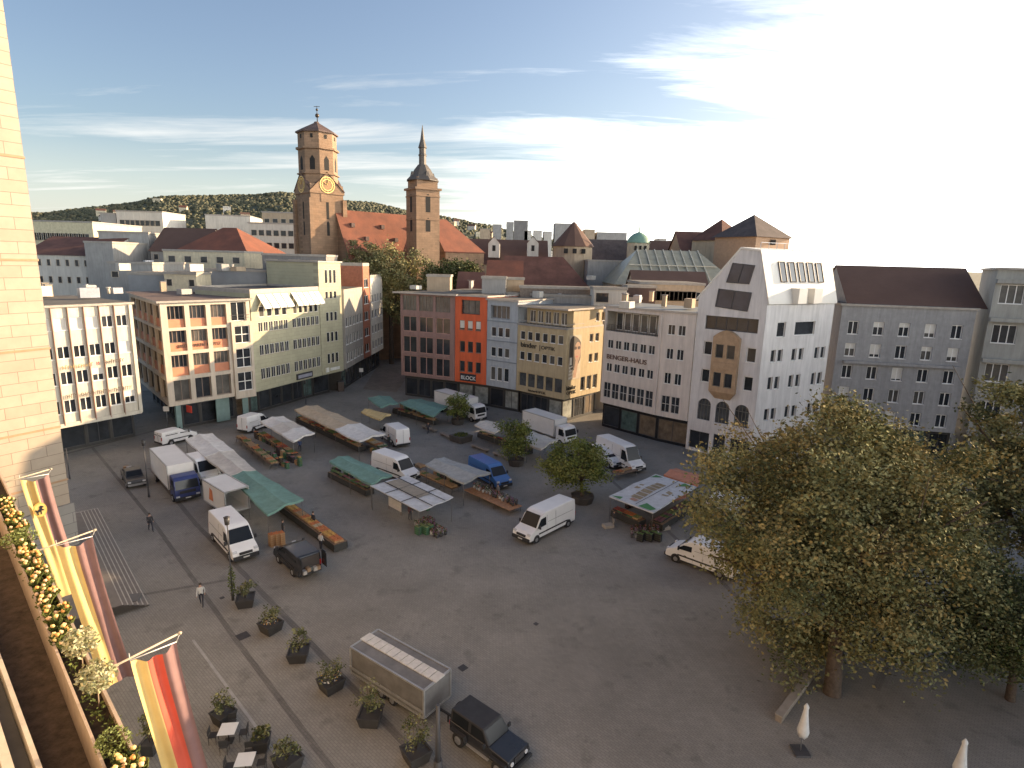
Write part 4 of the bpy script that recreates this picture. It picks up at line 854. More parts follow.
# nave and choir roofs
def gable_block(parent, A, B, width, ze, zr, wm, rm, name='nave', hip=(0, 0), z0=0, over=.4):
    """ridge from A to B at height zr, eaves at ze"""
    A = Vector((A[0], A[1], 0)); B = Vector((B[0], B[1], 0)); d = (B-A).normalized(); n = Vector((d.y, -d.x, 0))*width/2
    b = MB(); b.prism([A+n, B+n, B-n, A-n], z0, ze, 0, 0, False)
    for q, s, hp in ((A, -1, hip[0]), (B, 1, hip[1])):
        if not hp: b.poly([q+n+Vector((0, 0, ze)), q-n+Vector((0, 0, ze)), q+Vector((0, 0, zr))] if s < 0 else [q-n+Vector((0, 0, ze)), q+n+Vector((0, 0, ze)), q+Vector((0, 0, zr))])
    b.build(name+'_wall', wm, parent)
    b = MB(); k = 1+over*2/width; sl_ = (zr-ze)/(width/2); e = ze-sl_*over
    a0, a1 = A-d*over, B+d*over; r0_, r1_ = A+d*(hip[0] or -over), B-d*(hip[1] or -over)
    P = [a0+n*k+Vector((0, 0, e)), a1+n*k+Vector((0, 0, e)), a1-n*k+Vector((0, 0, e)), a0-n*k+Vector((0, 0, e))]; R0, R1 = r0_+Vector((0, 0, zr+.15)), r1_+Vector((0, 0, zr+.15))
    b.poly([P[0], P[1], R1, R0]); b.poly([P[2], P[3], R0, R1])
    if hip[0]: b.poly([P[3], P[0], R0])
    if hip[1]: b.poly([P[1], P[2], R1])
    b.poly([P[3], P[2], P[1], P[0]])
    return b.build(name+'_roof', rm, parent)
n0, n1 = pt(336, 210, D0-1), pt(412, 211, D0+13); o_ = Vector((ct.x, ct.y, 0)); rz_ = n0.z
gable_block(root, n0-o_, n1-o_, 18, 22, rz_, sand, redtile, 'nave')
n0, n1 = pt(430, 219, D0+14), pt(468, 221, D0+21)
gable_block(root, n0-o_, n1-o_, 17, zt(440, 250), n0.z, sand, redtile, 'choir', (0, 7))
nd = (n1-n0); 
na, nb2 = pt(336, 210, D0-1)-o_, pt(412, 211, D0+13)-o_; nd = Vector((nb2.x-na.x, nb2.y-na.y, 0)).normalized(); nq = Vector((nd.y, -nd.x, 0))
for i in range(7):
    fz = .25+.22*(i % 3); c = na+nd*(3+i*2.7)+nq*(9*fz); c.z = rz_-(rz_-22)*fz; b = MB(); b.box(c+Vector((0, 0, .1)), (.9, 1.3, 1.0), 0, rotz(atan2(nd.y, nd.x))); b.build('roof_dormer', slate, root)

# ================================================================ CITY BEHIND
def city(name, label, px0, px1, pytop, Y, depth, h_face=None, wm=None, rm=None, windows=None, group=None, roof='flat', roofh=4, ang=0., cat='building', hip=(0, 0), trim=None):
    """a block whose front spans px0..px1 at distance Y, top at row pytop"""
    a, c = pt(px0, pytop, Y), pt(px1, pytop, Y+ang*10); z = (a.z+c.z)/2; a.z = c.z = 0; root = thing(name, label, cat, (a.x, a.y, 0), 0, group)
    d = (c-a); L = d.length; d.normalize(); n = Vector((d.y, -d.x, 0))
    if roof == 'flat':
        b = MB(); b.prism([Vector((0, 0, 0)), d*L, d*L-n*depth, -n*depth], 0, z); b.build('wall', wm, root)
        b = MB(); b.prism([-d*.15+n*.15, d*(L+.15)+n*.15, d*(L+.15)-n*(depth+.15), -d*.15-n*(depth+.15)], z+.003, z+.45, 1, 0, True, True); b.build('roof', [rm or gravel, trim or roofedge], root)
    else:
        if roof == 'gable': gable_block(root, -n*depth/2, d*L-n*depth/2, depth, z-roofh, z, wm, rm or redtile, 'house', hip)
        z -= roofh
    if windows:
        n_, nr, w, h, top, pitch = windows; F = Fac((0, 0), (d*L).xy)
        for r in range(nr):
            for hh in rows(L*.06, L*.94, n_, w, z-top-r*pitch-h, z-top-r*pitch):
                b = MB(); b.poly([F.P(hh[0], hh[2], .03), F.P(hh[1], hh[2], .03), F.P(hh[1], hh[3], .03), F.P(hh[0], hh[3], .03)], 1)
                for q0, q1 in (((hh[0], hh[2]), (hh[1], hh[2])), ((hh[0], hh[3]), (hh[1], hh[3])), ((hh[0], hh[2]), (hh[0], hh[3])), ((hh[1], hh[2]), (hh[1], hh[3]))): b.bar(F.P(*q0, .05), F.P(*q1, .05), .12, .1, 0)
                b.build('window', [cream, glass], root)
    return root
wht = mat('town_white', (.56, .53, .47), .8, .06, .3); gry = mat('town_grey', (.34, .33, .31), .8, .1, .3); gry2 = mat('town_grey_dark', (.22, .21, .2), .8, .1, .3); tan_ = mat('town_tan', (.46, .36, .25), .8, .1, .3)
brn = mat('brown_tile_roof', (.11, .062, .045), .85, .2, .4, bump=.4, col2=(.13, .075, .055)); rdb = mat('red_brown_tile_roof', (.15, .068, .048), .85, .2, .4, bump=.4)
city('office_building', 'long low pale office block with a window band on the far left skyline', 20, 92, 222, 190, 25, wm=mat('town_yellow', (.60, .54, .36), .8), windows=(14, 1, 2.0, 2.2, 3.4, 4))
city('long_roof_building', 'white building with a long plain red brown roof above small arched windows', 20, 99, 236, 150, 22, wm=wht, roof='gable', roofh=4.5, rm=rdb, windows=(8, 2, .9, 1.6, 1.2, 4.2))
city('hotel_building', 'bright white slab block with two rows of small dark windows standing above the roofs', 116, 162, 212, 230, 16, wm=wht, windows=(8, 2, 2.2, 2.0, 3.0, 6))
city('grey_tower_block', 'grey glazed stair block attached left of the bright white slab', 100, 115.5, 214, 231, 10, wm=gry)
city('grey_office_building', 'grey stepped office block with dark window strips below the bright white slab', 98, 148, 233, 160, 20, wm=gry, windows=(2, 3, 5.2, 2.0, 3.2, 4.2), ang=.2)
city('grey_side_building', 'plain grey side block between the window strips and the long brown roof', 84, 112, 243, 148, 15, wm=gry)
city('blank_grey_building', 'low blank grey block behind the flat roof of the fin fronted office', 108, 152, 264, 120, 12, wm=gry, windows=(2, 1, 1.4, 1.2, 1.5, 3))
city('red_hip_house', 'house with a bright red hipped roof and two white dormers', 168, 246, 226, 150, 20, wm=tan_, roof='gable', roofh=6.5, rm=redtile, hip=(8, 9), windows=(7, 1, 1.3, 1.6, 1.0, 3), ang=-.3)
city('dark_roof_house', 'house with a dark brown pitched roof left of the red hipped roof', 148, 200, 227, 158, 16, wm=gry, roof='gable', roofh=6, rm=brn, windows=(5, 1, 1.2, 1.4, 1.0, 3))
city('pale_low_building', 'low pale building below the red hipped roof with a flat terrace', 163, 244, 252, 138, 10, wm=mat('town_cream', (.6, .53, .38), .8), windows=(5, 1, 1.6, 1.4, 1.0, 3))
city('white_block', 'plain white block on the slope left of the church tower', 205, 250, 216, 240, 24, wm=wht, ang=.3)
city('white_terrace_building', 'stepped white block with roof terraces directly left of the church tower', 248, 296, 224, 200, 20, wm=wht, windows=(6, 2, 1.8, 1.8, 2.0, 4))
city('white_upper_building', 'upper white storeys set back above the stepped terraces', 262, 296, 213, 215, 14, wm=tan_, windows=(4, 1, 1.8, 1.8, 2.0, 4))
city('grey_roof_storey', 'long grey windowless roof storey behind the cream corner block', 205, 266, 271.5, 112, 8, wm=mat('zinc_grey', (.26, .27, .28), .5, .1, .4))
city('ribbed_roof_storey', 'ribbed dark grey roof storey next to the pale yellow stair tower', 266, 318, 264, 117, 9, wm=mat('zinc_dark', (.19, .2, .2), .5, .15, 3))
city('glazed_roof_house', 'low dark rooftop house with a curved white flue above the ribbed storey', 262, 326, 256, 128, 8, wm=gry2, windows=(3, 1, 2.5, 1.4, .8, 3))
city('plant_room', 'pale roof plant room with louvres on the cream corner block', 164, 196, 274.5, 103, 5, wm=mat('town_cream', (.6, .53, .38)), windows=(2, 1, 1.0, 1.2, .8, 3))
city('plant_room', 'grey cylindrical looking plant room between the fin fronted block and the cream block', 128, 164, 275, 106, 7, wm=mat('zinc_grey', (.26, .27, .28)))
# old castle and market hall side
city('old_castle_wing', 'long dark brown castle roof with two pale gabled dormers right of the choir', 464, 548, 239, 175, 18, wm=tan_, roof='gable', roofh=7, rm=brn)
city('old_castle_wing', 'dark castle roof between the pointed tower and the green domed turret', 585, 632, 239, 180, 18, wm=tan_, roof='gable', roofh=8, rm=mat('dark_grey_tile', (.11, .085, .075), .8, .2, .4))
city('old_castle_wing', 'dark castle roof running right of the green domed turret', 652, 710, 240.5, 185, 18, wm=tan_, roof='gable', roofh=7, rm=brn)
def tower(name, label, px, pyeave, pytop, Y, w, wm, rm, shape='pyr', win=True):
    c = pt(px, pyeave, Y); z = c.z; zt_ = pt(px, pytop, Y).z; root = thing(name, label, 'tower', (c.x, c.y, 0)); b = MB(); a = radians(-105)
    if shape == 'pyr':
        p = [(w*.707*cos(a+k*pi/2), w*.707*sin(a+k*pi/2)) for k in range(4)]; b.prism(p, 0, z); b.build('wall', wm, root)
        r = MB(); q = [(x*1.12, y*1.12, z-.3) for x, y in p]
        for k in range(4): r.poly([q[k], q[(k+1) % 4], (0, 0, zt_)])
        r.poly(q[::-1]); r.build('roof', rm, root)
    else:
        n = 12; p = ngon((0, 0), w/2, n); b.prism(p, 0, z); b.build('wall', wm, root); r = MB()
        if shape == 'cone': r.loft([[(x*1.12, y*1.12, z-.2) for x, y in p], [(x*.05, y*.05, zt_) for x, y in p]], 0, False)
        else:
            r.loft([[(x*k, y*k, z+(zt_-z)*h) for x, y in p] for k, h in ((1.08, -.02), (1.05, .05), (.98, .3), (.8, .58), (.5, .82), (.16, .97), (.1, 1.0))], 0, True)
            r.tube((0, 0, zt_), (0, 0, zt_+3.2), .18, .06, 6); r.bar((-1.2, 0, zt_+2.4), (1.4, 0, zt_+2.7), .16)
        r.build('roof', rm, root)
    if win:
        b = MB()
        for k in range(3): b.box((-w*.22+k*w*.22, -w*.5+.02-(.0 if shape != 'pyr' else .1), z-1.5), (w*.1, .3, 1.3))
        b.build('window', darkwin, root)
    return root
tower('castle_tower', 'round castle tower with a tall pointed brown roof and red lit edge', 573, 246, 222, 172, 11, tan_, brn, 'cone')
tower('castle_turret', 'pale round turret under a green copper dome with a weather vane', 638.5, 243, 232, 176, 6.4, mat('turret_stone', (.5, .44, .32), .8), mat('green_copper', (.20, .33, .25), .6, .1), 'dome')
tower('castle_gable_tower', 'square tower with a steep red brown pyramid roof', 720, 240, 219, 170, 10.5, tan_, rdb)
tower('castle_corner_tower', 'broad tower with a large dark pyramid roof right of the red pyramid roof', 752, 237, 214.5, 160, 13, mat('castle_wall', (.42, .27, .17), .8, .1), mat('dark_grey_tile', (.11, .085, .075)))
city('old_castle_wing', 'tall castle wing with a stepped chimney gable left of the pyramid roofs', 684, 738, 231, 172, 16, wm=mat('castle_wall', (.42, .27, .17)), roof='gable', roofh=6, rm=rdb)
skyl = mat('glass_roof', (.34, .31, .22), .35, .15, .6)
for o_px, lab in ((494, 'left'), (533, 'right')):
    p = pt(o_px, 246, 172.5); r = thing('gable_dormer', 'white plastered gable dormer on the long castle roof, %s of two' % lab, 'dormer', tuple(p)); b = MB()
    b.prism([(-1.6, 0), (1.6, 0), (1.6, 4), (-1.6, 4)], -3.2, .8); b.poly([(-1.6, 0, .8), (1.6, 0, .8), (0, 0, 2.6)]); b.build('wall', wht, r); b = MB(); b.poly([(-1.8, -.2, .7), (0, -.2, 2.8), (0, 5, 2.8), (-1.8, 5, .7)]); b.poly([(0, -.2, 2.8), (1.8, -.2, .7), (1.8, 5, .7), (0, 5, 2.8)]); b.build('roof', brn, r); b = MB(); b.box((0, -.02, -.6), (.9, .08, 1.6)); b.build('window', darkwin, r)
# market hall with a large glazed roof
r = city('market_hall', 'market hall with a big greenish glass roof crossed by pale ribs', 618, 745, 250, 140, 26, wm=tan_, roof='gable', roofh=8, rm=skyl, hip=(7, 7))
ra, rc = pt(618, 250, 140), pt(745, 250, 140); d_ = (rc-ra); d_.z = 0; Lm = d_.length; d_.normalize(); nn_ = Vector((d_.y, -d_.x, 0)); zr_ = (ra.z+rc.z)/2
b = MB()
for k in range(8): u = 7+(Lm-14)*k/7; b.bar(d_*u-nn_*13+Vector((0, 0, zr_+.3)), d_*(u)+Vector((0, 0, zr_-7.7)), .25, .2)
b.bar(d_*4-nn_*6.5+Vector((0, 0, zr_-3.6)), d_*(Lm-4)-nn_*6.5+Vector((0, 0, zr_-3.6)), .25, .2); b.build('roof_rib', mat('rib_pale', (.5, .46, .36), .6), r)
city('hall_annex', 'brown tiled annex roof in front of the glazed market hall', 637, 712, 272, 128, 12, wm=tan_, roof='gable', roofh=4.5, rm=brn, windows=(14, 1, 1.1, 1.2, 1.0, 3))
city('long_roof_building', 'long red brown roof with a row of small white dormers behind the row houses', 505, 590, 257, 150, 16, wm=gry, roof='gable', roofh=7, rm=rdb, hip=(0, 6), windows=(16, 1, 1.0, 1.2, .8, 3))
city('small_red_house', 'small house with a bright red roof facing the sun behind the row houses', 488, 522, 261, 130, 10, wm=wht, roof='gable', roofh=4, rm=redtile)
city('small_red_house', 'low house with a dull red roof and pale ridge line behind the mauve house', 458, 482, 273, 118, 9, wm=tan_, roof='gable', roofh=3.5, rm=rdb)
city('grey_hall', 'low flat roofed grey hall left of the big glass roof', 588, 650, 262, 160, 10, wm=gry)
city('roof_house', 'dark sheet metal rooftop house on the flat roofs', 628, 656, 288, 104, 5, wm=mat('dark_brown_metal', (.09, .055, .045), .6))
city('roof_house', 'small white rooftop house with dark doors and sloping glazing', 594, 627, 290, 101, 5, wm=wht, windows=(1, 1, 2.2, 1.6, .5, 3))
city('roof_house', 'pale box shaped plant room on the roof of the mauve house', 427, 450, 277, 112, 4, wm=tan_)
city('roof_house', 'glazed grey rooftop house behind the orange house', 482, 506, 279, 108, 5, wm=gry)
city('roof_house', 'long brown plant enclosure on the roof of the yellow house', 520, 592, 289, 107, 4, wm=mat('brown_louvre', (.2, .16, .13), .7, .2, 3))
city('roof_house', 'tan windowless rooftop block behind the blue grey house', 506, 524, 280, 112, 4, wm=tan_)
# flat roofs filling the block behind the rows
city('courtyard_building', 'broad flat roofed block behind the mauve, orange and blue grey houses', 452, 640, 296, 112, 14, wm=gry, ang=-1.1)
city('courtyard_building', 'flat roofed block behind the pale pink house with a parapet of pale stone', 640, 705, 285, 110, 12, wm=tan_, windows=(12, 1, 1.6, 1.6, 1.2, 3))
def roof_unit(px, py, z, kind, label):
    p = at(px, py, z); r = thing('roof_unit' if kind < 2 else 'chimney', label, 'roof unit' if kind < 2 else 'chimney', tuple(p), random.uniform(.9, 1.2), 'small units and chimneys on the flat roofs')
    b = MB()
    if kind == 0:
        w, d_, h = random.uniform(1, 2.6), random.uniform(.8, 1.6), random.uniform(.6, 1.4); b.box((0, 0, h/2+.1), (w, d_, h)); b.build('casing', random.choice((wht, gry, tan_, steel)), r, .03)
        b = MB()
        for k in range(4): b.box((w/2+.01, 0, .3+k*h*.2), (.03, d_*.8, h*.08))
        b.build('louvre', dgrey, r)
    elif kind == 1:
        b.tube((0, 0, 0), (0, 0, .8), .22, .22, 8); b.tube((0, 0, .8), (0, 0, 1.0), .34, .34, 10); b.build('vent_pipe', random.choice((steel, wht)), r)
    else:
        b.box((0, 0, .8), (.8, .6, 1.6)); b.build('stack', random.choice((tan_, wht, MATS['castle_wall'])), r); b = MB(); b.box((0, 0, 1.65), (.95, .75, .12)); b.build('cap', gry2, r)
random.seed(21)
ZR = [(36, 118, 290, 299, 18.7, 9, 'the white fin fronted block'), (150, 235, 284, 295, 18.8, 9, 'the cream corner block'), (252, 312, 279, 284, 19.8, 5, 'the pale green block'), (410, 500, 284, 291, 19.5, 9, 'the mauve and orange houses'), (505, 590, 293, 302, 18.7, 8, 'the blue grey and yellow houses'), (612, 690, 301, 309, 19.1, 7, 'the pale pink house'), (470, 620, 272, 281, 21., 12, 'the blocks behind the row houses'), (120, 250, 262, 272, 22, 12, 'the grey blocks behind the cream corner block')]
for x0, x1, y0, y1, z, n_, w in ZR:
    for k in range(n_): roof_unit(random.uniform(x0, x1), random.uniform(y0, y1), z, random.choice((0, 0, 1, 2)), 'small vent or chimney on the roof of '+w)
# right side: building masked in the photo and the grey block at the edge
kf = [mat('k_brown', (.22, .155, .14), .8, .1), mat('k_grey', (.3, .3, .3), .7, .08)]
a, c = J2+Vector((1.2, .2)), Vector((59.5, 76.5)); pK = [(a.x, a.y), (c.x, c.y), (c.x+6, c.y+15), (a.x+5, a.y+16)]
FK = Fac(pK[0], pK[1]); hK = []
for k in range(5): hK += rows(1.0, FK.L-1.2, 5, 1.3, 4.6+3.0*k, 6.4+3.0*k)
rt, fs = building('brown_facade_building', 'brown and grey fronted building right of the white gabled house, half hidden by the tree', pK, 4.0, 20.4, kf[1], {0: hK}, inset=[1.5, 0, 0, 0], eave=.3)
wins(rt, fs[0], hK, nx=2, fw=.1, rb=1)
m_ = MB(); m_.box(fs[0].P(FK.L*.5, 12.9, .3), (FK.L-2, .5, .35), 0, rotz(atan2(FK.d.y, FK.d.x))); m_.build('balcony_slab', kf[1], rt)
gable_block(rt, Vector((2.5, 7.5, 0)), Vector((FK.d.x*FK.L+3, FK.d.y*FK.L+7.5, 0)), 14, 20.7, 25.6, kf[1], brn, 'attic', (0, 0), 20.7, .2)
a = Vector((60.5, 75.6, 0)); c = Vector((92, 62, 0)); pL = [(a.x, a.y), (c.x, c.y), (c.x+12, c.y+16), (a.x+12, a.y+18)]
conc = mat('concrete_band', (.34, .34, .31), .8, .08, .4); FL_ = Fac(pL[0], pL[1]); hL = []
for k in range(4): hL += rows(.6, FL_.L-1, 8, 2.5, 6.4+5.0*k, 8.8+5.0*k)
rt, fs = building('banded_concrete_building', 'grey concrete building with long horizontal window bands at the right edge', pL, 4, 25.6, conc, {0: hL}, inset=[1.5, 0, 0, 0], eave=.3)
wins(rt, fs[0], hL, nx=3, fw=.1)
for z in (24.2, 19.4, 14.2): m_ = MB(); m_.box(fs[0].P(FL_.L/2, z, .35), (FL_.L, .7, .5), 0, rotz(atan2(FL_.d.y, FL_.d.x))); m_.build('sun_shelf', conc, rt)
# unseen block outside the frame, added so the square lies in shade
pR = [(62, 50), (48, 14), (70, 4), (84, 44)]; pR = [(60, 46), (46, 8), (70, 0), (84, 40)][::-1]
rt, fs = building('east_shade_block', 'plain unseen block beyond the right edge, put in to shade the square', [(60, 8), (78, 8), (84, 50), (68, 52)], 0, 20, gry)
# filler town
rnd = random.Random(11); lab_near = 'one of the plain tiled houses packed behind the castle roofs'
TW = [wht, tan_, gry, mat('town_cream', (.6, .53, .38)), gry2]
def house(px, Y, w, dp, hw, hr, wm, rm, group, label, zbase=0):
    c = pt(px, 300, Y); r = thing('town_house', label, 'house', (c.x, Y, zbase), rnd.uniform(-.6, .6), group); 
    b = MB(); b.prism([(-w/2, -dp/2), (w/2, -dp/2), (w/2, dp/2), (-w/2, dp/2)], -6, hw, 0, 0, not hr)
    if hr:
        b.poly([(-w/2, -dp/2, hw), (-w/2, 0, hw+hr), (-w/2, dp/2, hw)]); b.poly([(w/2, -dp/2, hw), (w/2, dp/2, hw), (w/2, 0, hw+hr)])
    for k in range(max(2, int(w/3.5))):
        for q in range(max(1, int(hw/3.5))):
            u = -w/2+1+(w-2)*(k+.5)/max(2, int(w/3.5)); z = 1.5+q*3.3; b.box((u, -dp/2, z+.8), (1.1, .08, 1.5), 1)
    b.build('wall', [wm, darkwin], r)
    if hr:
        b = MB(); e = .5
        b.poly([(-w/2-e, -dp/2-e, hw-.3), (w/2+e, -dp/2-e, hw-.3), (w/2+e, 0, hw+hr+.2), (-w/2-e, 0, hw+hr+.2)]); b.poly([(w/2+e, dp/2+e, hw-.3), (-w/2-e, dp/2+e, hw-.3), (-w/2-e, 0, hw+hr+.2), (w/2+e, 0, hw+hr+.2)])
        b.build('roof', rm, r)
    else: b = MB(); b.prism([(-w/2-.2, -dp/2-.2), (w/2+.2, -dp/2-.2), (w/2+.2, dp/2+.2), (-w/2-.2, dp/2+.2)], hw+.01, hw+.6, 0); b.build('roof', roofedge, r)
    return r
for i in range(95):      # town between the castle and the slopes
    px = rnd.uniform(20, 800); Y = rnd.uniform(215, 620); hmax = pt(px, 248 if px < 300 else 243 if px < 560 else 247, Y).z
    hh = min(rnd.uniform(16, 24), hmax-3); hr = rnd.choice((0, 4, 5, 6)); g = rnd.random()
    house(px, Y, rnd.uniform(12, 30), rnd.uniform(10, 16), max(8, hh-hr), hr, rnd.choice(TW), rnd.choice((rdb, brn, redtile)), 'town houses between the castle and the hills', 'one of many mixed town houses packed beyond the castle and church roofs')
for i in range(70):      # houses on the hillside
    px = rnd.choice((rnd.uniform(20, 300), rnd.uniform(440, 620))); Y = rnd.uniform(850, 1700); X = pt(px, 300, 1.).x*Y; z, _ = hill_z(X, Y)
    house(px, Y, rnd.uniform(12, 22), 11, rnd.uniform(7, 11), rnd.choice((0, 4, 5)), rnd.choice((wht, wht, TW[3], tan_)), rnd.choice((rdb, brn, redtile)), 'villas on the far hillside', 'one of the small pale villas scattered among the trees of the far hillside', z+3)
for i, (px, py, w, wm_) in enumerate([(497, 225, 8, gry), (510, 222.5, 7, gry), (521, 221, 14, gry2), (528, 231, 7, wht), (538, 231, 8, wht), (548, 232, 8, wht), (566, 224, 22, gry), (612, 233, 30, gry), (485, 229, 10, tan_), (590, 230, 10, tan_), (676, 241, 12, gry), (663, 239, 7, wht)]):
    city('distant_block', ['slim grey block on the skyline right of the choir', 'pale grey high block on the skyline, second right of the choir', 'broad dark block with a stepped top on the skyline', 'bright white box block, left of three on the skyline', 'bright white box block, middle of three on the skyline', 'bright white box block, right of three on the skyline', 'large grey block half behind the pointed castle tower', 'long low grey block left of the green dome', 'tan low block where the hill meets the town', 'tan block just right of the pointed castle tower', 'low grey block right of the green dome', 'small white block right of the green dome'][i], px-w/2, px+w/2, py, 520, 20, wm=wm_)

# ================================================================ VEHICLES
tyre = rubber; rimm = mat('wheel_rim', (.38, .38, .39), .35, .1, metal=.7); lamp = mat('headlamp_glass', (.55, .56, .58), .15, .05, spec=.8); redl = mat('tail_lamp_red', (.35, .02, .015), .3); vglass = mat('vehicle_glass', (.016, .019, .023), .12, .1, .5, spec=.22); plast = mat('black_plastic', (.03, .03, .032), .6)
plate = mat('number_plate', (.6, .6, .56), .5); vwhite = mat('vehicle_white', (.72, .72, .71), .35, .04, .8, spec=.5); vblack = mat('vehicle_black', (.02, .022, .027), .25, .1, .8, spec=.6); vblue = mat('vehicle_blue', (.04, .13, .36), .3, .08, .8, spec=.6); navy = mat('truck_navy', (.035, .05, .16), .35, .1)
boxw = mat('box_body_white', (.68, .67, .64), .5, .06, .5); inside = mat('cargo_dark', (.06, .05, .045), .8)
def wheel(root, x, y, r, w=.24):
    s = 1 if y > 0 else -1
    b = MB(); b.tube((x, y-s*w, r), (x, y, r), r, r, 18); t = b.build('wheel', tyre, root, .02)
    b = MB(); b.tube((x, y-.01*s, r), (x, y+s*.012, r), r*.6, r*.55, 14); 
    for k in range(5): a = 2*pi*k/5; b.box((x+cos(a)*r*.3, y+s*.016, r+sin(a)*r*.3), (r*.5, .02, r*.12), 0, Matrix.Rotation(-a, 3, 'Y'))
    b.build('rim', rimm, t)
def profile_body(root, prof, Wd, m, tuck=None, bevel=.07, name='body'):
    """side outline (x, z) counterclockwise seen from +y going to the left; lofted across the width"""
    b = MB(); n = len(prof); ys = [(-Wd/2, 1), (Wd/2, 1)]
    tk = lambda z: 0 if tuck is None or z < tuck[0] else (z-tuck[0])*tuck[1]
    Lf = [(x, -(Wd/2-tk(z)), z) for x, z in prof]; Rt = [(x, (Wd/2-tk(z)), z) for x, z in prof]
    b.poly(Lf); b.poly(Rt[::-1])
    for i in range(n): j = (i+1) % n; b.poly([Lf[i], Rt[i], Rt[j], Lf[j]])
    o = b.build(name, m, root, bevel); o.modifiers['b'].segments = 3
    bm = bmesh.new(); bm.from_mesh(o.data); bmesh.ops.remove_doubles(bm, verts=bm.verts, dist=.001); bmesh.ops.recalc_face_normals(bm, faces=bm.faces); bm.to_mesh(o.data); bm.free()
    for p in o.data.polygons: p.use_smooth = False
    return o
def glass_on_edge(root, a, c, w0, w1, name='windscreen', off=.015, f0=.1, f1=.9, m=None):
    """pane lying on the slanted body edge from (x, z) a to c, widths w0 at a and w1 at c"""
    ax, az = a; cx_, cz = c; dx, dz = cx_-ax, cz-az; L = hypot(dx, dz); nx_, nz_ = dz/L, -dx/L
    if nx_*1+nz_*.5 < 0: nx_, nz_ = -nx_, -nz_
    p = lambda f, y: (ax+dx*f+nx_*off, y, az+dz*f+nz_*off)
    b = MB(); b.poly([p(f0, -w0/2), p(f0, w0/2), p(f1, w1/2), p(f1, -w1/2)]); return b.build(name, m or vglass, root)
def side_pane(root, pts, y, tuck=None, name='side_window', m=None):
    b = MB(); tk = lambda z: 0 if tuck is None or z < tuck[0] else (z-tuck[0])*tuck[1]
    b.poly([(x, (abs(y)-tk(z)+.012)*(1 if y > 0 else -1), z) for x, z in pts]); return b.build(name, m or vglass, root)
def lights(root, x, W_, z, rear_x, zr, h=.2, w=.32):
    for s in (-1, 1):
        b = MB(); b.box((x, s*(W_/2-w/2-.04), z), (.12, w, h)); b.build('headlight', lamp, root, .03)
        b = MB(); b.box((rear_x, s*(W_/2-.1), zr), (.06, .14, .42)); b.build('tail_light', redl, root, .01)
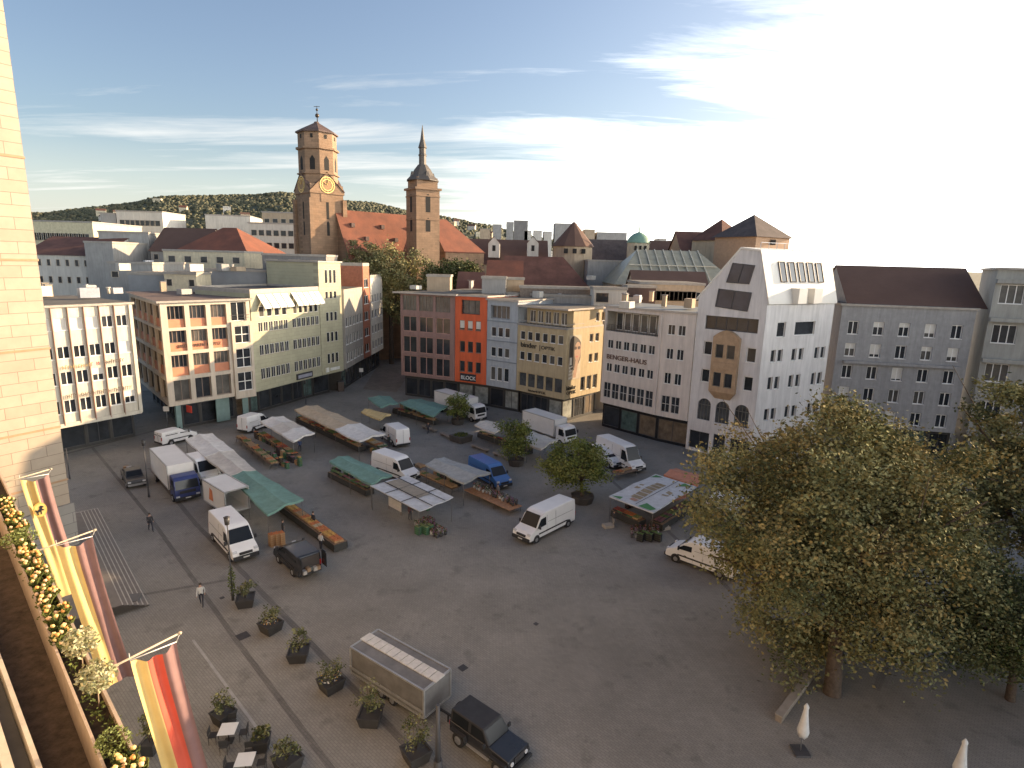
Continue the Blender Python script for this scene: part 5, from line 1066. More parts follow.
def van(label, rear, front, L=6.0, Wd=2.02, H=2.55, m=None, group=None, doors=False, side_glass=False, name='van', hood=1.0, open_side=None):
    A, B = at(*rear), at(*front); d = (B-A).normalized(); mid = (A+B)/2; L = L or (B-A).length
    r = thing(name, label, 'van', tuple(mid), atan2(d.y, d.x), group); m = m or vwhite; x0 = -L/2; xf = L/2; tk = (1.1, .07)
    prof = [(x0, .38), (x0+.02, H*.72), (x0+.08, H-.06), (x0+.25, H), (xf-2.35, H), (xf-2.0, H-.1), (xf-1.55, H-.42), (xf-hood+.02, 1.38), (xf-.35, 1.13), (xf-.06, .9), (xf, .55), (xf-.04, .38)]
    profile_body(r, prof, Wd, m, tk)
    b = MB(); b.box((xf-.02, 0, .5), (.22, Wd-.04, .34)); b.box((0, 0, .34), (L-.3, Wd-.08, .16)); b.box((x0, 0, .48), (.16, Wd-.1, .2)); b.build('bumper', plast, r, .04)
    glass_on_edge(r, (xf-1.55, H-.42), (xf-hood+.02, 1.38), Wd-.42, Wd-.2, f0=-.28, f1=.96)
    b = MB(); b.box((xf-.03, 0, .83), (.1, Wd*.5, .2)); b.build('grille', plast, r)
    b = MB(); b.box((xf+.1, 0, .52), (.02, .5, .11)); b.build('number_plate', plate, r)
    for s in (-1, 1):
        side_pane(r, [(xf-2.35, 1.38), (xf-hood-.08, 1.34), (xf-1.62, H-.5), (xf-2.35, H-.44)], s*Wd/2, tk)
        if side_glass: side_pane(r, [(x0+.5, 1.4), (xf-2.7, 1.4), (xf-2.7, H-.45), (x0+.5, H-.45)], s*Wd/2, tk)
        b = MB(); b.box((0, s*(Wd/2+.012), .8), (L*.62, .04, .12)); b.build('side_strip', plast, r)
        b = MB(); b.bar((x0+.5, s*(Wd/2+.006), 1.62), (xf-2.6, s*(Wd/2+.006), 1.62), .012, .02); b.bar((xf-2.5, s*(Wd/2+.004), .55), (xf-2.5, s*(Wd/2-.08), H-.3), .012, .02); b.bar((-.35, s*(Wd/2+.004), .55), (-.35, s*(Wd/2-.08), H-.3), .012, .02); b.build('door_gap', plast, r)
        b = MB(); b.box((xf-1.25, s*(Wd/2+.16), 1.5), (.12, .2, .34)); b.bar((xf-1.25, s*(Wd/2-.05), 1.42), (xf-1.25, s*(Wd/2+.16), 1.42), .05); b.build('mirror', plast, r, .02)
        for x in (x0+1.15, xf-1.0):
            b = MB(); b.tube((x, s*(Wd/2-.3), .36), (x, s*(Wd/2+.008), .36), .44, .44, 20); b.build('wheel_arch', plast, r)
            wheel(r, x, s*(Wd/2+.02), .34)
    lights(r, xf-.14, Wd, .98, x0+.0, 1.1, .26, .34)
    if doors:
        b = MB(); b.poly([(x0-.006, -Wd/2+.12, .55), (x0-.006, -Wd/2+.2, H-.15), (x0-.006, Wd/2-.2, H-.15), (x0-.006, Wd/2-.12, .55)]); b.build('cargo_opening', inside, r)
        for s in (-1, 1): b = MB(); b.box((x0-.42, s*(Wd/2+.02), 1.5), (.84, .05, H-.85)); t = b.build('rear_door', m, r, .02); b = MB(); b.box((x0-.42, s*(Wd/2+.02), 1.95), (.5, .07, .5)); b.build('door_window', vglass, t)
        rb = random.Random(4)
        for k in range(5): b = MB(); b.box((x0-.05-.3*rb.random(), -.6+.3*k, .75+.3*rb.random()), (.4, .28, .3)); b.build('load', mat('load_%d' % (k % 3), [(.3, .2, .12), (.45, .42, .38), (.12, .13, .12)][k % 3], .8), r)
    else:
        b = MB(); b.bar((x0-.004, 0, .55), (x0-.004, 0, H-.15), .02); b.build('door_gap', plast, r)
        for s in (-1, 1):
            if H < 2.4 or side_glass: b = MB(); b.poly([(x0-.01, s*.12, 1.45), (x0-.01, s*.8, 1.45), (x0-.01, s*.76, H-.4), (x0-.01, s*.12, H-.4)]); b.build('rear_window', vglass, r)
    return r
def truck(label, rear, front, L=8, Wd=2.4, H=3.6, cabm=None, boxm=None, group=None, cabL=1.9, cabH=2.6, extra=None):
    A, B = at(*rear), at(*front); d = (B-A).normalized(); mid = B-d*L/2; r = thing('box_truck', label, 'truck', tuple(mid), atan2(d.y, d.x), group); x0, xf = -L/2, L/2; cb_ = cabm or vwhite
    bl = L-cabL-.25
    b = MB(); b.box((x0+bl/2, 0, (H+.95)/2), (bl, Wd, H-.95)); o = b.build('cargo_box', boxm or boxw, r, .03)
    b = MB()
    for y in (-Wd/2, Wd/2):
        b.bar((x0, y, H-.03), (x0+bl, y, H-.03), .09); b.bar((x0, y, .98), (x0+bl, y, .98), .09)
        for x in (x0+.04, x0+bl-.04): b.bar((x, y, .98), (x, y, H), .09)
    b.build('box_frame', mat('alu_frame', (.42, .42, .41), .4, metal=.5), r)
    prof = [(xf-cabL, .55), (xf-cabL, cabH), (xf-cabL+.3, cabH+.1), (xf-.55, cabH+.02), (xf-.28, cabH-.25), (xf-.04, 1.45), (xf, 1.1), (xf, .55)]
    profile_body(r, prof, Wd-.1, cb_, (1.5, .05), .06, 'cab')
    glass_on_edge(r, (xf-.28, cabH-.25), (xf-.04, 1.45), Wd-.45, Wd-.35, f0=.04, f1=1.0)
    for s in (-1, 1):
        side_pane(r, [(xf-1.35, 1.45), (xf-.3, 1.4), (xf-.5, cabH-.25), (xf-1.35, cabH-.25)], s*(Wd/2-.05), (1.5, .05))
        b = MB(); b.box((xf-.15, s*(Wd/2+.18), 1.85), (.1, .2, .45)); b.build('mirror', plast, r)
        for x in (x0+1.6, xf-.95): wheel(r, x, s*(Wd/2), .42, .3)
        b = MB(); b.box((xf+.0, s*(Wd/2-.32), .72), (.06, .34, .2)); b.build('headlight', lamp, r)
        b = MB(); b.box((x0-.02, s*(Wd/2-.16), .75), (.06, .22, .14)); b.build('tail_light', redl, r)
    b = MB(); b.box((xf, 0, .5), (.12, Wd-.12, .3)); b.box((0, 0, .75), (L-.6, .9, .25)); b.box((xf+.012, 0, 1.15), (.04, Wd*.6, .3)); b.build('chassis', plast, r)
    b = MB(); b.box((xf+.07, 0, .52), (.02, .5, .11)); b.build('number_plate', plate, r)
    return r
van('white high roof van parked just above the slim ivy clad lamp post', (220, 532), (248.4, 563.4), 6.7, 2.1, 2.6)
van('black van with its rear doors wide open onto its load, beside the row of crates', (310.5, 577.7), (285, 555), 4.9, 1.95, 2.0, vblack, doors=True, side_glass=True)
van('lone white van in the middle of the square, nose to the lower left', (568, 519.5), (518.8, 544), 6.9, 2.1, 2.6)
van('white van half hidden under the big tree, nose out to the left', (735, 578), (672, 555), 6.0, 2.05, 2.3)
van('bright blue van behind the grey market canopy', (474.5, 473), (505, 490), 6.3, 2.05, 2.45, vblue)
van('white van with closed rear doors behind the long beige canopy', (404, 448), (385.5, 436), 6.0, 2.1, 2.6)
van('white van squeezed between the small green canopy and the white awning', (377, 469), (414.8, 483), 6.4, 2.1, 2.6)
van('small white panel van with an open side beside the white striped canopy', (242, 434), (268, 425), 5.0, 1.95, 2.5)
van('white windowed delivery van by the corner block, farthest left of the vans', (160, 446), (193, 438), 4.8, 1.9, 1.95, side_glass=True)
van('white van right behind the large box truck, its door open', (195, 472), (214, 485.5), 5.2, 2.1, 2.6)
van('white high van behind the tall square tree, near the pale pink house', (602, 456), (637.7, 473), 7.6, 2.15, 3.0)
van('low white van between the tall square tree and the high white van', (594, 458), (618, 469), 5.2, 1.95, 1.95)
truck('box truck with a white box and a dark blue cab, leftmost truck of the market', (160, 470), (188.8, 501.8), 9.8, 2.5, 3.5, navy, boxw)
truck('white box truck in front of the orange house beside the square tree', (436, 408), (481, 422), 10.5, 2.5, 3.5)
truck('white box truck parked beside the yellow corner house', (526, 430), (570.7, 445.6), 9.0, 2.5, 3.4)
# open market trailer between the vans
def box_trailer(label, rear, front, L, Wd, z0, z1, m, openface=False, strip=None, name='market_trailer', top=None):
    A, B = at(*rear), at(*front); d = (B-A).normalized(); mid = (A+B)/2; r = thing(name, label, 'trailer', tuple(mid), atan2(d.y, d.x)); x0, xf = -L/2, L/2
    b = MB(); t = .06
    b.box((0, 0, z0+t/2), (L, Wd, t)); b.box((0, 0, z1-t/2), (L, Wd, t)); b.box((0, -Wd/2+t/2, (z0+z1)/2), (L, t, z1-z0-2*t)); b.box((0, Wd/2-t/2, (z0+z1)/2), (L, t, z1-z0-2*t)); b.box((x0+t/2, 0, (z0+z1)/2), (t, Wd-2*t, z1-z0-2*t))
    if not openface: b.box((xf-t/2, 0, (z0+z1)/2), (t, Wd-2*t, z1-z0-2*t))
    b.build('trailer_body', m, r)
    b = MB()
    for y in (-Wd/2, Wd/2):
        for z in (z0, z1): b.bar((x0, y, z), (xf, y, z), .1, .1)
        for x in (x0, xf): b.bar((x, y, z0), (x, y, z1), .1, .1)
    for x in (x0, xf):
        for z in (z0, z1): b.bar((x, -Wd/2, z), (x, Wd/2, z), .1, .1)
    b.build('edge_rail', mat('alu_frame', (.42, .42, .41)), r)
    for s in (-1, 1):
        for x in (-.45, .45): wheel(r, x, s*(Wd/2-.02), .32, .22)
        b = MB(); b.box((x0-.01, s*(Wd/2-.2), z0+.12), (.05, .2, .12)); b.build('tail_light', redl, r)
    b = MB(); b.bar((xf, 0, .5), (xf+1.1, 0, .48), .1); b.tube((xf+.8, 0, 0), (xf+.8, 0, .5), .05); b.build('drawbar', plast, r)
    return r
r = box_trailer('white box trailer with its dark open end facing the square, behind the white van', (216, 503), (239, 518), 5.0, 2.3, .7, 2.9, boxw, True)
b = MB(); b.poly([(-1.2, -1.16, 1.2), (-.2, -1.16, 1.2), (-.3, -1.16, 2.3), (-.9, -1.16, 2.5)]); b.build('orange_mark', mat('mark_orange', (.6, .2, .08), .6), r)
gal = mat('trailer_grey', (.165, .16, .155), .5, .2, 1.2)
r = box_trailer('large grey market trailer with a pale translucent strip along its roof', (371, 674), (431, 711), 6.0, 2.15, .55, 2.25, gal)
b = MB()
for k in range(11): b.box((-2.85+k*.57, .12, 2.29), (.52, .75, .06))
b.build('roof_light_strip', mat('translucent_panel', (.58, .56, .52), .4, .1, 3), r)
b = MB(); b.bar((-3.1, -1.15, .95), (3.1, -1.15, .95), .06, .14); b.build('side_rail', mat('alu_frame', (.42, .42, .41)), r)
# jeep
A, B = at(462, 731), at(517, 771); d = (B-A).normalized(); r = thing('off_road_car', 'black boxy off road car with a hard top behind the grey trailer', 'car', tuple((A+B)/2), atan2(d.y, d.x)); Lj, Wj = 4.3, 1.85
prof = [(-2.1, .5), (-2.12, 1.15), (-2.05, 1.78), (.25, 1.82), (.75, 1.22), (1.95, 1.1), (2.05, .95), (2.05, .5)]
profile_body(r, [(-2.1, .5), (-2.1, 1.14), (.7, 1.16), (1.98, 1.08), (2.03, .95), (2.03, .5)], 1.6, vblack, None, .05)
profile_body(r, [(-2.08, 1.17), (-2.04, 1.82), (.2, 1.84), (.72, 1.17)], 1.56, mat('hard_top', (.028, .028, .03), .6, .2, 2), (1.17, .12), .05, 'hard_top')
glass_on_edge(r, (.2, 1.84), (.72, 1.17), 1.25, 1.35, f0=.14, f1=.95)
for s in (-1, 1):
    side_pane(r, [(-.55, 1.22), (.5, 1.22), (.2, 1.74), (-.55, 1.74)], s*.78, (1.17, .12)); side_pane(r, [(-1.9, 1.22), (-.75, 1.22), (-.75, 1.74), (-1.9, 1.74)], s*.78, (1.17, .12))
    for x in (-1.35, 1.4):
        b = MB(); b.box((x, s*.86, .86), (1.0, .24, .08)); b.box((x+.5, s*.86, .72), (.08, .24, .3), 0, Matrix.Rotation(-.4, 3, 'Y')); b.build('wheel_flare', plast, r, .02); wheel(r, x, s*.93, .4, .26)
    b = MB(); b.box((0, s*.86, .5), (1.5, .12, .06)); b.build('side_step', mat('alu_frame', (.42, .42, .41)), r)
    b = MB(); b.tube((2.0, s*.55, .85), (2.08, s*.55, .85), .11); b.build('headlight', lamp, r); b = MB(); b.box((.55, s*.98, 1.25), (.1, .18, .2)); b.build('mirror', plast, r)
    b = MB(); b.box((-2.12, s*.7, .95), (.05, .12, .25)); b.build('tail_light', redl, r)
b = MB()
for k in range(7): b.box((2.05, -.3+k*.1, .88), (.03, .05, .3))
b.build('grille', dgrey, r); b = MB(); b.box((2.15, 0, .55), (.18, 1.7, .18)); b.build('bumper', plast, r, .03)
b = MB(); b.tube((-2.12, .1, 1.15), (-2.34, .1, 1.15), .38, .38, 18); b.build('spare_wheel', tyre, r)
# small dark pick-up
A, B = at(129, 474), at(139, 491); d = (B-A).normalized(); r = thing('pickup', 'small dark pickup with a loaded open bed beside a slim lamp post', 'pickup', tuple((A+B)/2), atan2(d.y, d.x)); dp = mat('pickup_grey', (.05, .052, .055), .35, .1, spec=.5)
profile_body(r, [(-2.4, .45), (-2.4, 1.0), (1.2, 1.02), (2.3, .95), (2.4, .75), (2.4, .45)], 1.8, dp, None, .06)
profile_body(r, [(-.7, 1.04), (-.6, 1.6), (.7, 1.62), (1.25, 1.04)], 1.7, dp, (1.0, .2), .05, 'cabin')
glass_on_edge(r, (.7, 1.62), (1.25, 1.04), 1.35, 1.5)
for s in (-1, 1):
    side_pane(r, [(-.6, 1.1), (1.1, 1.1), (.65, 1.55), (-.52, 1.55)], s*.85, (1.0, .2))
    for x in (-1.5, 1.5): wheel(r, x, s*.91, .35)
    b = MB(); b.box((2.36, s*.68, .8), (.1, .3, .16)); b.build('headlight', lamp, r); b = MB(); b.box((-2.4, s*.78, .85), (.05, .12, .25)); b.build('tail_light', redl, r)
b = MB(); b.box((2.42, 0, .5), (.1, 1.7, .2)); b.build('bumper', steel, r)
b = MB(); b.poly([(-2.3, -.75, 1.03), (-.8, -.75, 1.03), (-.8, .75, 1.03), (-2.3, .75, 1.03)]); b.build('load_bed', inside, r)
for k in range(4): b = MB(); b.box((-2.05+k*.35, -.35+.25*(k % 3), 1.2), (.4, .5, .32)); b.build('load', mat('load_%d' % (k % 3), (.3, .3, .3), .8), r)

# ================================================================ MARKET STALLS
cl_green = mat('canvas_green', (.15, .275, .235), .75, .1, .8); cl_beige = mat('canvas_beige', (.50, .40, .28), .8, .08, .8); cl_white = mat('canvas_white', (.66, .64, .60), .75, .05, .8); cl_grey = mat('canvas_grey', (.34, .35, .34), .8, .08, .8); cl_pale = mat('canvas_pale', (.55, .51, .45), .8, .07, .8); cl_blueg = mat('canvas_blue_grey', (.52, .54, .56), .7, .05, .8); cl_terra = mat('canvas_terracotta', (.50, .22, .14), .8, .1, .8)
polem = mat('stall_pole', (.13, .125, .12), .5, metal=.2); wood = mat('crate_wood', (.42, .27, .14), .8, .2, 4); woodd = mat('table_wood', (.20, .13, .08), .8, .25, 3); shade_cloth = mat('table_shade_cloth', (.045, .045, .042), .9)  # near-black cloth paints in the darkness under the canopies
def stall(label, q, z, mats_bays, group='market canopies', sag=.10, ridge_h=.26, name='market_stall', poles=True, valance=.22, gable='x'):
    """q = four pixels (far-left, far-right, near-right, near-left) of the canopy's corners at height z"""
    P = [at(x, y, z) for x, y in q]; c = sum(P, Vector())/4; c.z = 0; r = thing(name, label, 'market stall', tuple(c), 0, group); P = [p-c for p in P]; nb = len(mats_bays)
    # long direction P0->P3 , P1->P2
    for k, m in enumerate(mats_bays):
        b = MB(); NU, NV = 6, 8; g = {}
        for i in range(NU+1):
            for j in range(NV+1):
                v = (k+j/NV)/nb; a_, c_ = P[0].lerp(P[3], v), P[1].lerp(P[2], v); u = i/NU; p = a_.lerp(c_, u)
                jj = j/NV; h = ridge_h*(1-abs(2*u-1)) - sag*sin(pi*jj) - .08*abs(sin(2*pi*u))
                p = p+Vector((0, 0, h+.03*k)); g[i, j] = p
        for i in range(NU):
            for j in range(NV): b.poly([g[i, j], g[i, j+1], g[i+1, j+1], g[i+1, j]], 0, True)
        dn = Vector((0, 0, -valance))
        for i, jr in ((0, range(NV)), (NU, range(NV))):
            for j in jr: b.poly([g[i, j], g[i, j+1], g[i, j+1]+dn, g[i, j]+dn])
        for j in ((0,) if k == 0 else ())+((NV,) if k == nb-1 else ()):
            for i in range(NU): b.poly([g[i, j], g[i+1, j], g[i+1, j]+dn, g[i, j]+dn])
        b.build('canopy', m, r)
    if poles:
        for k in range(nb+1):
            for (s, e) in ((P[0], P[3]), (P[1], P[2])):
                p = s.lerp(e, k/nb)*.96; b = MB(); b.tube((p.x, p.y, 0), (p.x, p.y, z-.02), .028, .028, 6); b.build('pole', polem, r)
        b = MB()
        for (s, e) in ((P[0], P[3]), (P[1], P[2])): b.bar(s*.96+Vector((0, 0, -.08-s.z*0)), e*.96+Vector((0, 0, -.08)), .04)
        b.build('frame', polem, r)
    return r, c, P
st_ = {}
st_['c1'] = stall('white canopy next to the blue cabbed box truck, first of its row', [(185.3, 438.7), (212.3, 433), (234, 450.2), (205, 456.8)], 2.7, [cl_white, cl_white])
st_['c2'] = stall('pale beige canopy between the white and the green canopies of the left row', [(205, 456.8), (234, 450.2), (256, 470.3), (230.3, 476)], 2.7, [cl_pale, cl_pale])
st_['c3'] = stall('long green canopy at the lower end of the left row', [(230.3, 476), (256, 470.3), (303.4, 499), (267.5, 514.7)], 2.7, [cl_green, cl_green])
st_['c4'] = stall('cream white canopy with seams behind the rows of wooden crates', [(260.4, 421), (283.3, 415.8), (314.8, 433), (293.4, 441.6)], 2.7, [cl_white, cl_pale, cl_white])
st_['c5'] = stall('long canopy of two beige and one white bay in the middle row', [(294.5, 409.3), (317.5, 405), (385.5, 434), (359.7, 441.4)], 2.7, [cl_beige, cl_beige, cl_white], sag=.18)
st_['c6'] = stall('small green canopy farthest back near the street mouth', [(367.9, 397.6), (390, 396), (398.3, 403), (380.8, 407)], 2.6, [cl_green])
st_['c7'] = stall('green canopy of two bays beside the white truck at the orange house', [(399.5, 402.3), (420.6, 398.7), (448.7, 405.8), (433.5, 416.3)], 2.6, [cl_green, cl_green])
st_['c8'] = stall('green canopy of two bays in the middle of the square', [(329.2, 460.8), (348, 455.5), (392.5, 475), (371.4, 484.3)], 2.6, [cl_green, cl_green])
st_['c9'] = stall('white sectioned awning with a grey panel above the flower stall', [(370.2, 485.5), (406.5, 475), (453.4, 497), (419.4, 511)], 2.6, [cl_blueg], sag=.0, ridge_h=.0, valance=.08)
st_['c10'] = stall('grey canopy of two bays in front of the blue van', [(425.3, 464), (444, 456.9), (491, 472.6), (464, 483)], 2.6, [cl_grey, cl_grey])
st_['c11'] = stall('pale canopy left of the square tree near the yellow house', [(474.5, 424.5), (486, 420), (511, 424.5), (494.5, 432.7)], 2.6, [cl_pale])
st_['c11b'] = stall('pale canopy right of the square tree near the yellow house', [(513, 438), (533, 431), (558, 440), (541, 449)], 2.6, [cl_pale, cl_pale])
st_['c12'] = stall('broad white canopy with green and brown printed patches near the big tree', [(609, 496), (655.5, 474), (696.5, 486.6), (652.8, 512.6)], 2.7, [cl_blueg], sag=.0, ridge_h=.12, valance=.12)
st_['c13'] = stall('terracotta canopy behind the broad white printed canopy', [(663.7, 474.3), (676, 468), (702, 474.3), (698, 485)], 2.8, [cl_terra])
st_['c14'] = stall('yellowish small canopy between the beige canopy and the far green one', [(361, 411.5), (369, 408.5), (391, 414), (380, 419.5)], 2.5, [mat('canvas_yellow', (.55, .42, .2), .8, .1)])
st_['c15'] = stall('white canopy glimpsed through the leaves of the big tree', [(704, 500), (724, 488), (752, 497), (738, 513)], 2.6, [cl_white])
# printed patches on c12 and the grey panel and seams of c9 (they lie on the cloth)
def on(P, u, v, z): a_, c_ = P[0].lerp(P[3], v), P[1].lerp(P[2], v); return a_.lerp(c_, u)+Vector((0, 0, z))
r, c, P = st_['c9']; b = MB(); hzf = .035
b.poly([on(P, .38, .05, hzf), on(P, .38, .72, hzf), on(P, .72, .72, hzf), on(P, .72, .05, hzf)][::1]); b.build('grey_panel', mat('canvas_taupe', (.30, .27, .22), .8, .1), r)
b = MB()
for v in (.33, .66): b.bar(on(P, .0, v, .02), on(P, 1, v, .02), .09, .03)
for u in (.36, .74): b.bar(on(P, u, 0, .026), on(P, u, 1, .026), .09, .03)
b.build('seam', plast, r)
r, c, P = st_['c12']; rf = lambda u: .12*(1-abs(2*u-1))-.08*abs(sin(2*pi*u))+.04
def patch(pts, m, nm): b = MB(); b.poly([on(P, u, v, rf(u)+.0) for u, v in pts]); b.build(nm, m, r)
pg = mat('print_green', (.06, .20, .07), .7); pb = mat('print_brown', (.30, .24, .15), .7, .25, 3); po = mat('print_rose', (.42, .25, .18), .7, .2, 3)
patch([(.03, .02), (.10, .22), (.02, .24)], pg, 'print_leaf'); patch([(.02, .66), (.16, .70), (.10, .97), (.02, .92)], pg, 'print_leaf'); patch([(.86, .03), (.97, .05), (.96, .24)], pg, 'print_leaf'); patch([(.84, .70), (.98, .74), (.95, .95)], pg, 'print_leaf')
for k in range(6): patch([(.18+k*.1, .30), (.26+k*.1, .30), (.26+k*.1, .52), (.18+k*.1, .52)], pb, 'print_band')
patch([(.40, .12), (.55, .12), (.57, .2), (.42, .22)], pb, 'print_fruit'); patch([(.44, .72), (.62, .72), (.6, .84), (.46, .86)], pb, 'print_fruit'); patch([(.1, .36), (.17, .36), (.16, .52), (.1, .5)], po, 'print_fruit')
b = MB(); b.bar(on(P, 0.02, .6, .13), on(P, .98, .6, .13), .06, .02); b.build('seam', dgrey, r)

# tables with crates of produce; every crate is a thing
prod = [mat('prod_%d' % i, c, .6, .25, 14) for i, c in enumerate([(.45, .16, .06), (.50, .30, .08), (.10, .16, .05), (.30, .07, .05), (.42, .36, .25), (.16, .20, .08), (.35, .24, .14), (.22, .10, .12)])]
pname = ['orange fruit', 'yellow fruit', 'dark green vegetables', 'red fruit', 'pale vegetables', 'leafy herbs', 'brown potatoes', 'purple vegetables']
protoC = []
crate_m = [wood, mat('crate_green_plastic', (.05, .13, .07), .6, .1), mat('crate_black_plastic', (.035, .035, .037), .6, .1)]
for ci in range(3):
    for i in range(8):
        r = thing('crate', 'x', 'crate'); b = MB(); L_, W_, H_ = .58, .38, .17; t = .02
        b.box((0, 0, .01), (L_, W_, .02))
        for s in (-1, 1):
            for z in ((.05, .13) if ci == 0 else (.09,)):
                hh = .05 if ci == 0 else .16
                b.box((0, s*(W_/2-t/2), z), (L_, t, hh)); b.box((s*(L_/2-t/2), 0, z), (t, W_-2*t, hh))
            for s2 in (-1, 1): b.box((s*(L_/2-.03), s2*(W_/2-.03), .095), (.035, .035, .19))
        b.build('crate_frame', crate_m[ci], r); b = MB(); rb = random.Random(i)
        for k in range(15):
            b.blob((-.22+.11*(k % 5), -.12+.12*(k//5), .14+rb.uniform(0, .04)), .07, 0, k, .3, 6, 4)
        b.build('produce', prod[i], r); protoC.append((r, remember(r), ci, i))
CR = []
def crate(p, rz, ci, i, where, group): CR.append((Vector(p), rz, ci, i, where, group))
def place_crates():
    used = set(); CR.sort(key=lambda c: (c[0]-Vector((0, 0, CH))).length); rest = MB()
    for n_, (p, rz, ci, i, where, group) in enumerate(CR):
        k = ci*8+i; r, tr_, _, _ = protoC[k]
        if n_ >= 296:
            for (o, off) in ((0, 8+ci), (1, i)):
                me = tr_[1][o][0].data; q = rotz(rz); base = len(rest.v)
                for v in me.vertices: rest.v.append(tuple(p+q @ v.co))
                for f in me.polygons: rest.f.append(tuple(base+x for x in f.vertices)); rest.m.append(off); rest.s.append(f.use_smooth)
            continue
        if k in used: r = copy_tree(tr_)
        used.add(k); r.location = p; r.rotation_euler = (0, 0, rz); r['group'] = group
        r['label'] = ('wooden', 'green plastic', 'black plastic')[ci]+' crate of '+pname[i]+' '+where
    for k in range(24):
        if k not in used:
            r, tr_, _, _ = protoC[k]
            for c, _ in tr_[1]: bpy.data.objects.remove(c)
            bpy.data.objects.remove(r)
    if rest.v: tag(rest.build('far_crates', prod+crate_m), 'farther crates of produce on the back tables of the market', 'crates', kind='stuff')
def table(p, q, w, z, m, label, cloth=None, group='market tables'):
    a, c = Vector(p), Vector(q); d = c-a; L = d.length; rz = atan2(d.y, d.x); r = thing('market_table', label, 'table', tuple((a+c)/2), rz, group)
    b = MB(); b.box((0, 0, z-.02), (L, w, .04)); b.build('table_top', m, r)
    n = max(2, int(L/2)+1)
    for k in range(n):
        x = -L/2+.15+(L-.3)*k/(n-1); b = MB()
        for s in (-1, 1): b.bar((x, s*(w/2-.06), 0), (x, s*(w/2-.2), z-.04), .05)
        b.bar((x, -w/2+.1, z*.4), (x, w/2-.1, z*.4), .04); b.build('trestle', polem, r)
    if cloth:
        b = MB()
        for s in (-1, 1): b.poly([(-L/2, s*(w/2+.01), z), (L/2, s*(w/2+.01), z), (L/2, s*(w/2+.05), z-.62), (-L/2, s*(w/2+.05), z-.62)]); b.poly([(s*(L/2+.01), -w/2, z), (s*(L/2+.01), w/2, z), (s*(L/2+.03), w/2, z-.62), (s*(L/2+.03), -w/2, z-.62)])
        b.build('shade_skirt', cloth, r)  # skirts added to darken the space below the tables
    return r
def crate_row(p, q, w, z, tlabel, where, group, kinds, cis=(0, 0, 1), m=None, cloth=None, nrow=None, jitter=.04, fill=1., stack=0):
    P, Q = at(*p), at(*q); table(P, Q, w, z, m or woodd, tlabel, cloth or (shade_cloth if z > .72 else None)); d = (Q-P); L = d.length; d.normalize(); n = Vector((-d.y, d.x, 0)); rz = atan2(d.y, d.x)
    nr = nrow or max(1, int(w/.42)); rb = random.Random(int(p[0]*7+p[1])); 
    for k in range(int((L-.1)/.62)):
        if rb.random() < .25: kk = rb.choice(kinds)
        else: kk = kinds[int(k/2) % len(kinds)]
        for j in range(nr):
            if rb.random() > fill: continue
            c = P+d*(.36+k*.62)+n*((j-(nr-1)/2)*.42)+Vector((0, 0, z+.003))
            c += d*rb.uniform(-jitter, jitter)*.5
            crate(c, rz+rb.uniform(-.03, .03), rb.choice(cis), kk, where, group)
crate_row((285, 510), (341, 551), 1.25, .75, 'long low display table running down from the long green canopy', 'on the long row below the long green canopy', 'crates on the row below the green canopy', [0, 1, 0, 6, 1, 4], (0,), nrow=2)
crate_row((240, 441), (275, 469), 1.2, .7, 'nearer wooden display table in front of the cream seamed canopy', 'on the nearer table before the cream seamed canopy', 'crates before the cream canopy', [6, 0, 2, 6], (0, 0, 2), nrow=2)
crate_row((262, 438), (297, 461), 1.2, .7, 'farther wooden display table in front of the cream seamed canopy', 'on the farther table before the cream seamed canopy', 'crates before the cream canopy, farther table', [2, 0, 3, 6], (0, 1, 2), nrow=2)
crate_row((299, 422), (362, 452), 1., .75, 'long dark table under the front edge of the beige and white canopy', 'on the table under the beige and white canopy', 'crates under the beige canopy', [2, 0, 6, 3], (0, 2), nrow=2)
crate_row((368, 445), (384, 452), 1.4, .7, 'short table of bright produce at the white end of the beige canopy', 'at the white end of the beige canopy', 'crates at the end of the beige canopy', [1, 4, 0], (0, 0, 1), nrow=3)
crate_row((332, 477), (370, 496), 1., .75, 'dark table under the green canopy in the middle of the square', 'under the green canopy in the middle', 'crates under the middle green canopy', [2, 5, 7], (2, 1), nrow=1)
crate_row((420, 478), (456, 494), 1.2, .7, 'brown table under the grey canopy', 'under the grey canopy by the blue van', 'crates under the grey canopy', [6, 6, 2], (0, 0), nrow=2)
crate_row((416, 470), (424, 473), 1.2, .7, 'short brown table left of the grey canopy', 'left of the grey canopy', 'crates left of the grey canopy', [6, 0], (0,), nrow=2)
crate_row((395, 413), (436, 425), 1., .75, 'dark table in front of the two bay green canopy by the truck', 'before the green canopy by the truck', 'crates before the far green canopy', [6, 3, 2, 6], (0, 2), nrow=2)
crate_row((480, 437), (530, 455), 1., .75, 'long dark table below the pale canopies near the yellow house', 'below the pale canopies near the yellow house', 'crates below the pale canopies', [2, 6, 2, 3], (2, 0), nrow=1)
crate_row((614, 516), (642, 528), 1.1, .8, 'front table at the left corner of the broad printed canopy', 'at the left front of the printed canopy', 'crates at the printed canopy', [3, 0, 5, 2], (0, 1, 2), nrow=2)
crate_row((656, 530), (690, 508), 1.3, .75, 'side table along the right edge of the broad printed canopy', 'along the right edge of the printed canopy', 'crates along the printed canopy', [7, 2, 5, 7], (2, 1), nrow=2)
crate_row((614, 479), (634, 474), 1.3, .7, 'reddish wooden table behind the broad printed canopy', 'on the reddish table behind the printed canopy', 'crates behind the printed canopy', [0, 6], (0,), nrow=2, fill=.5)
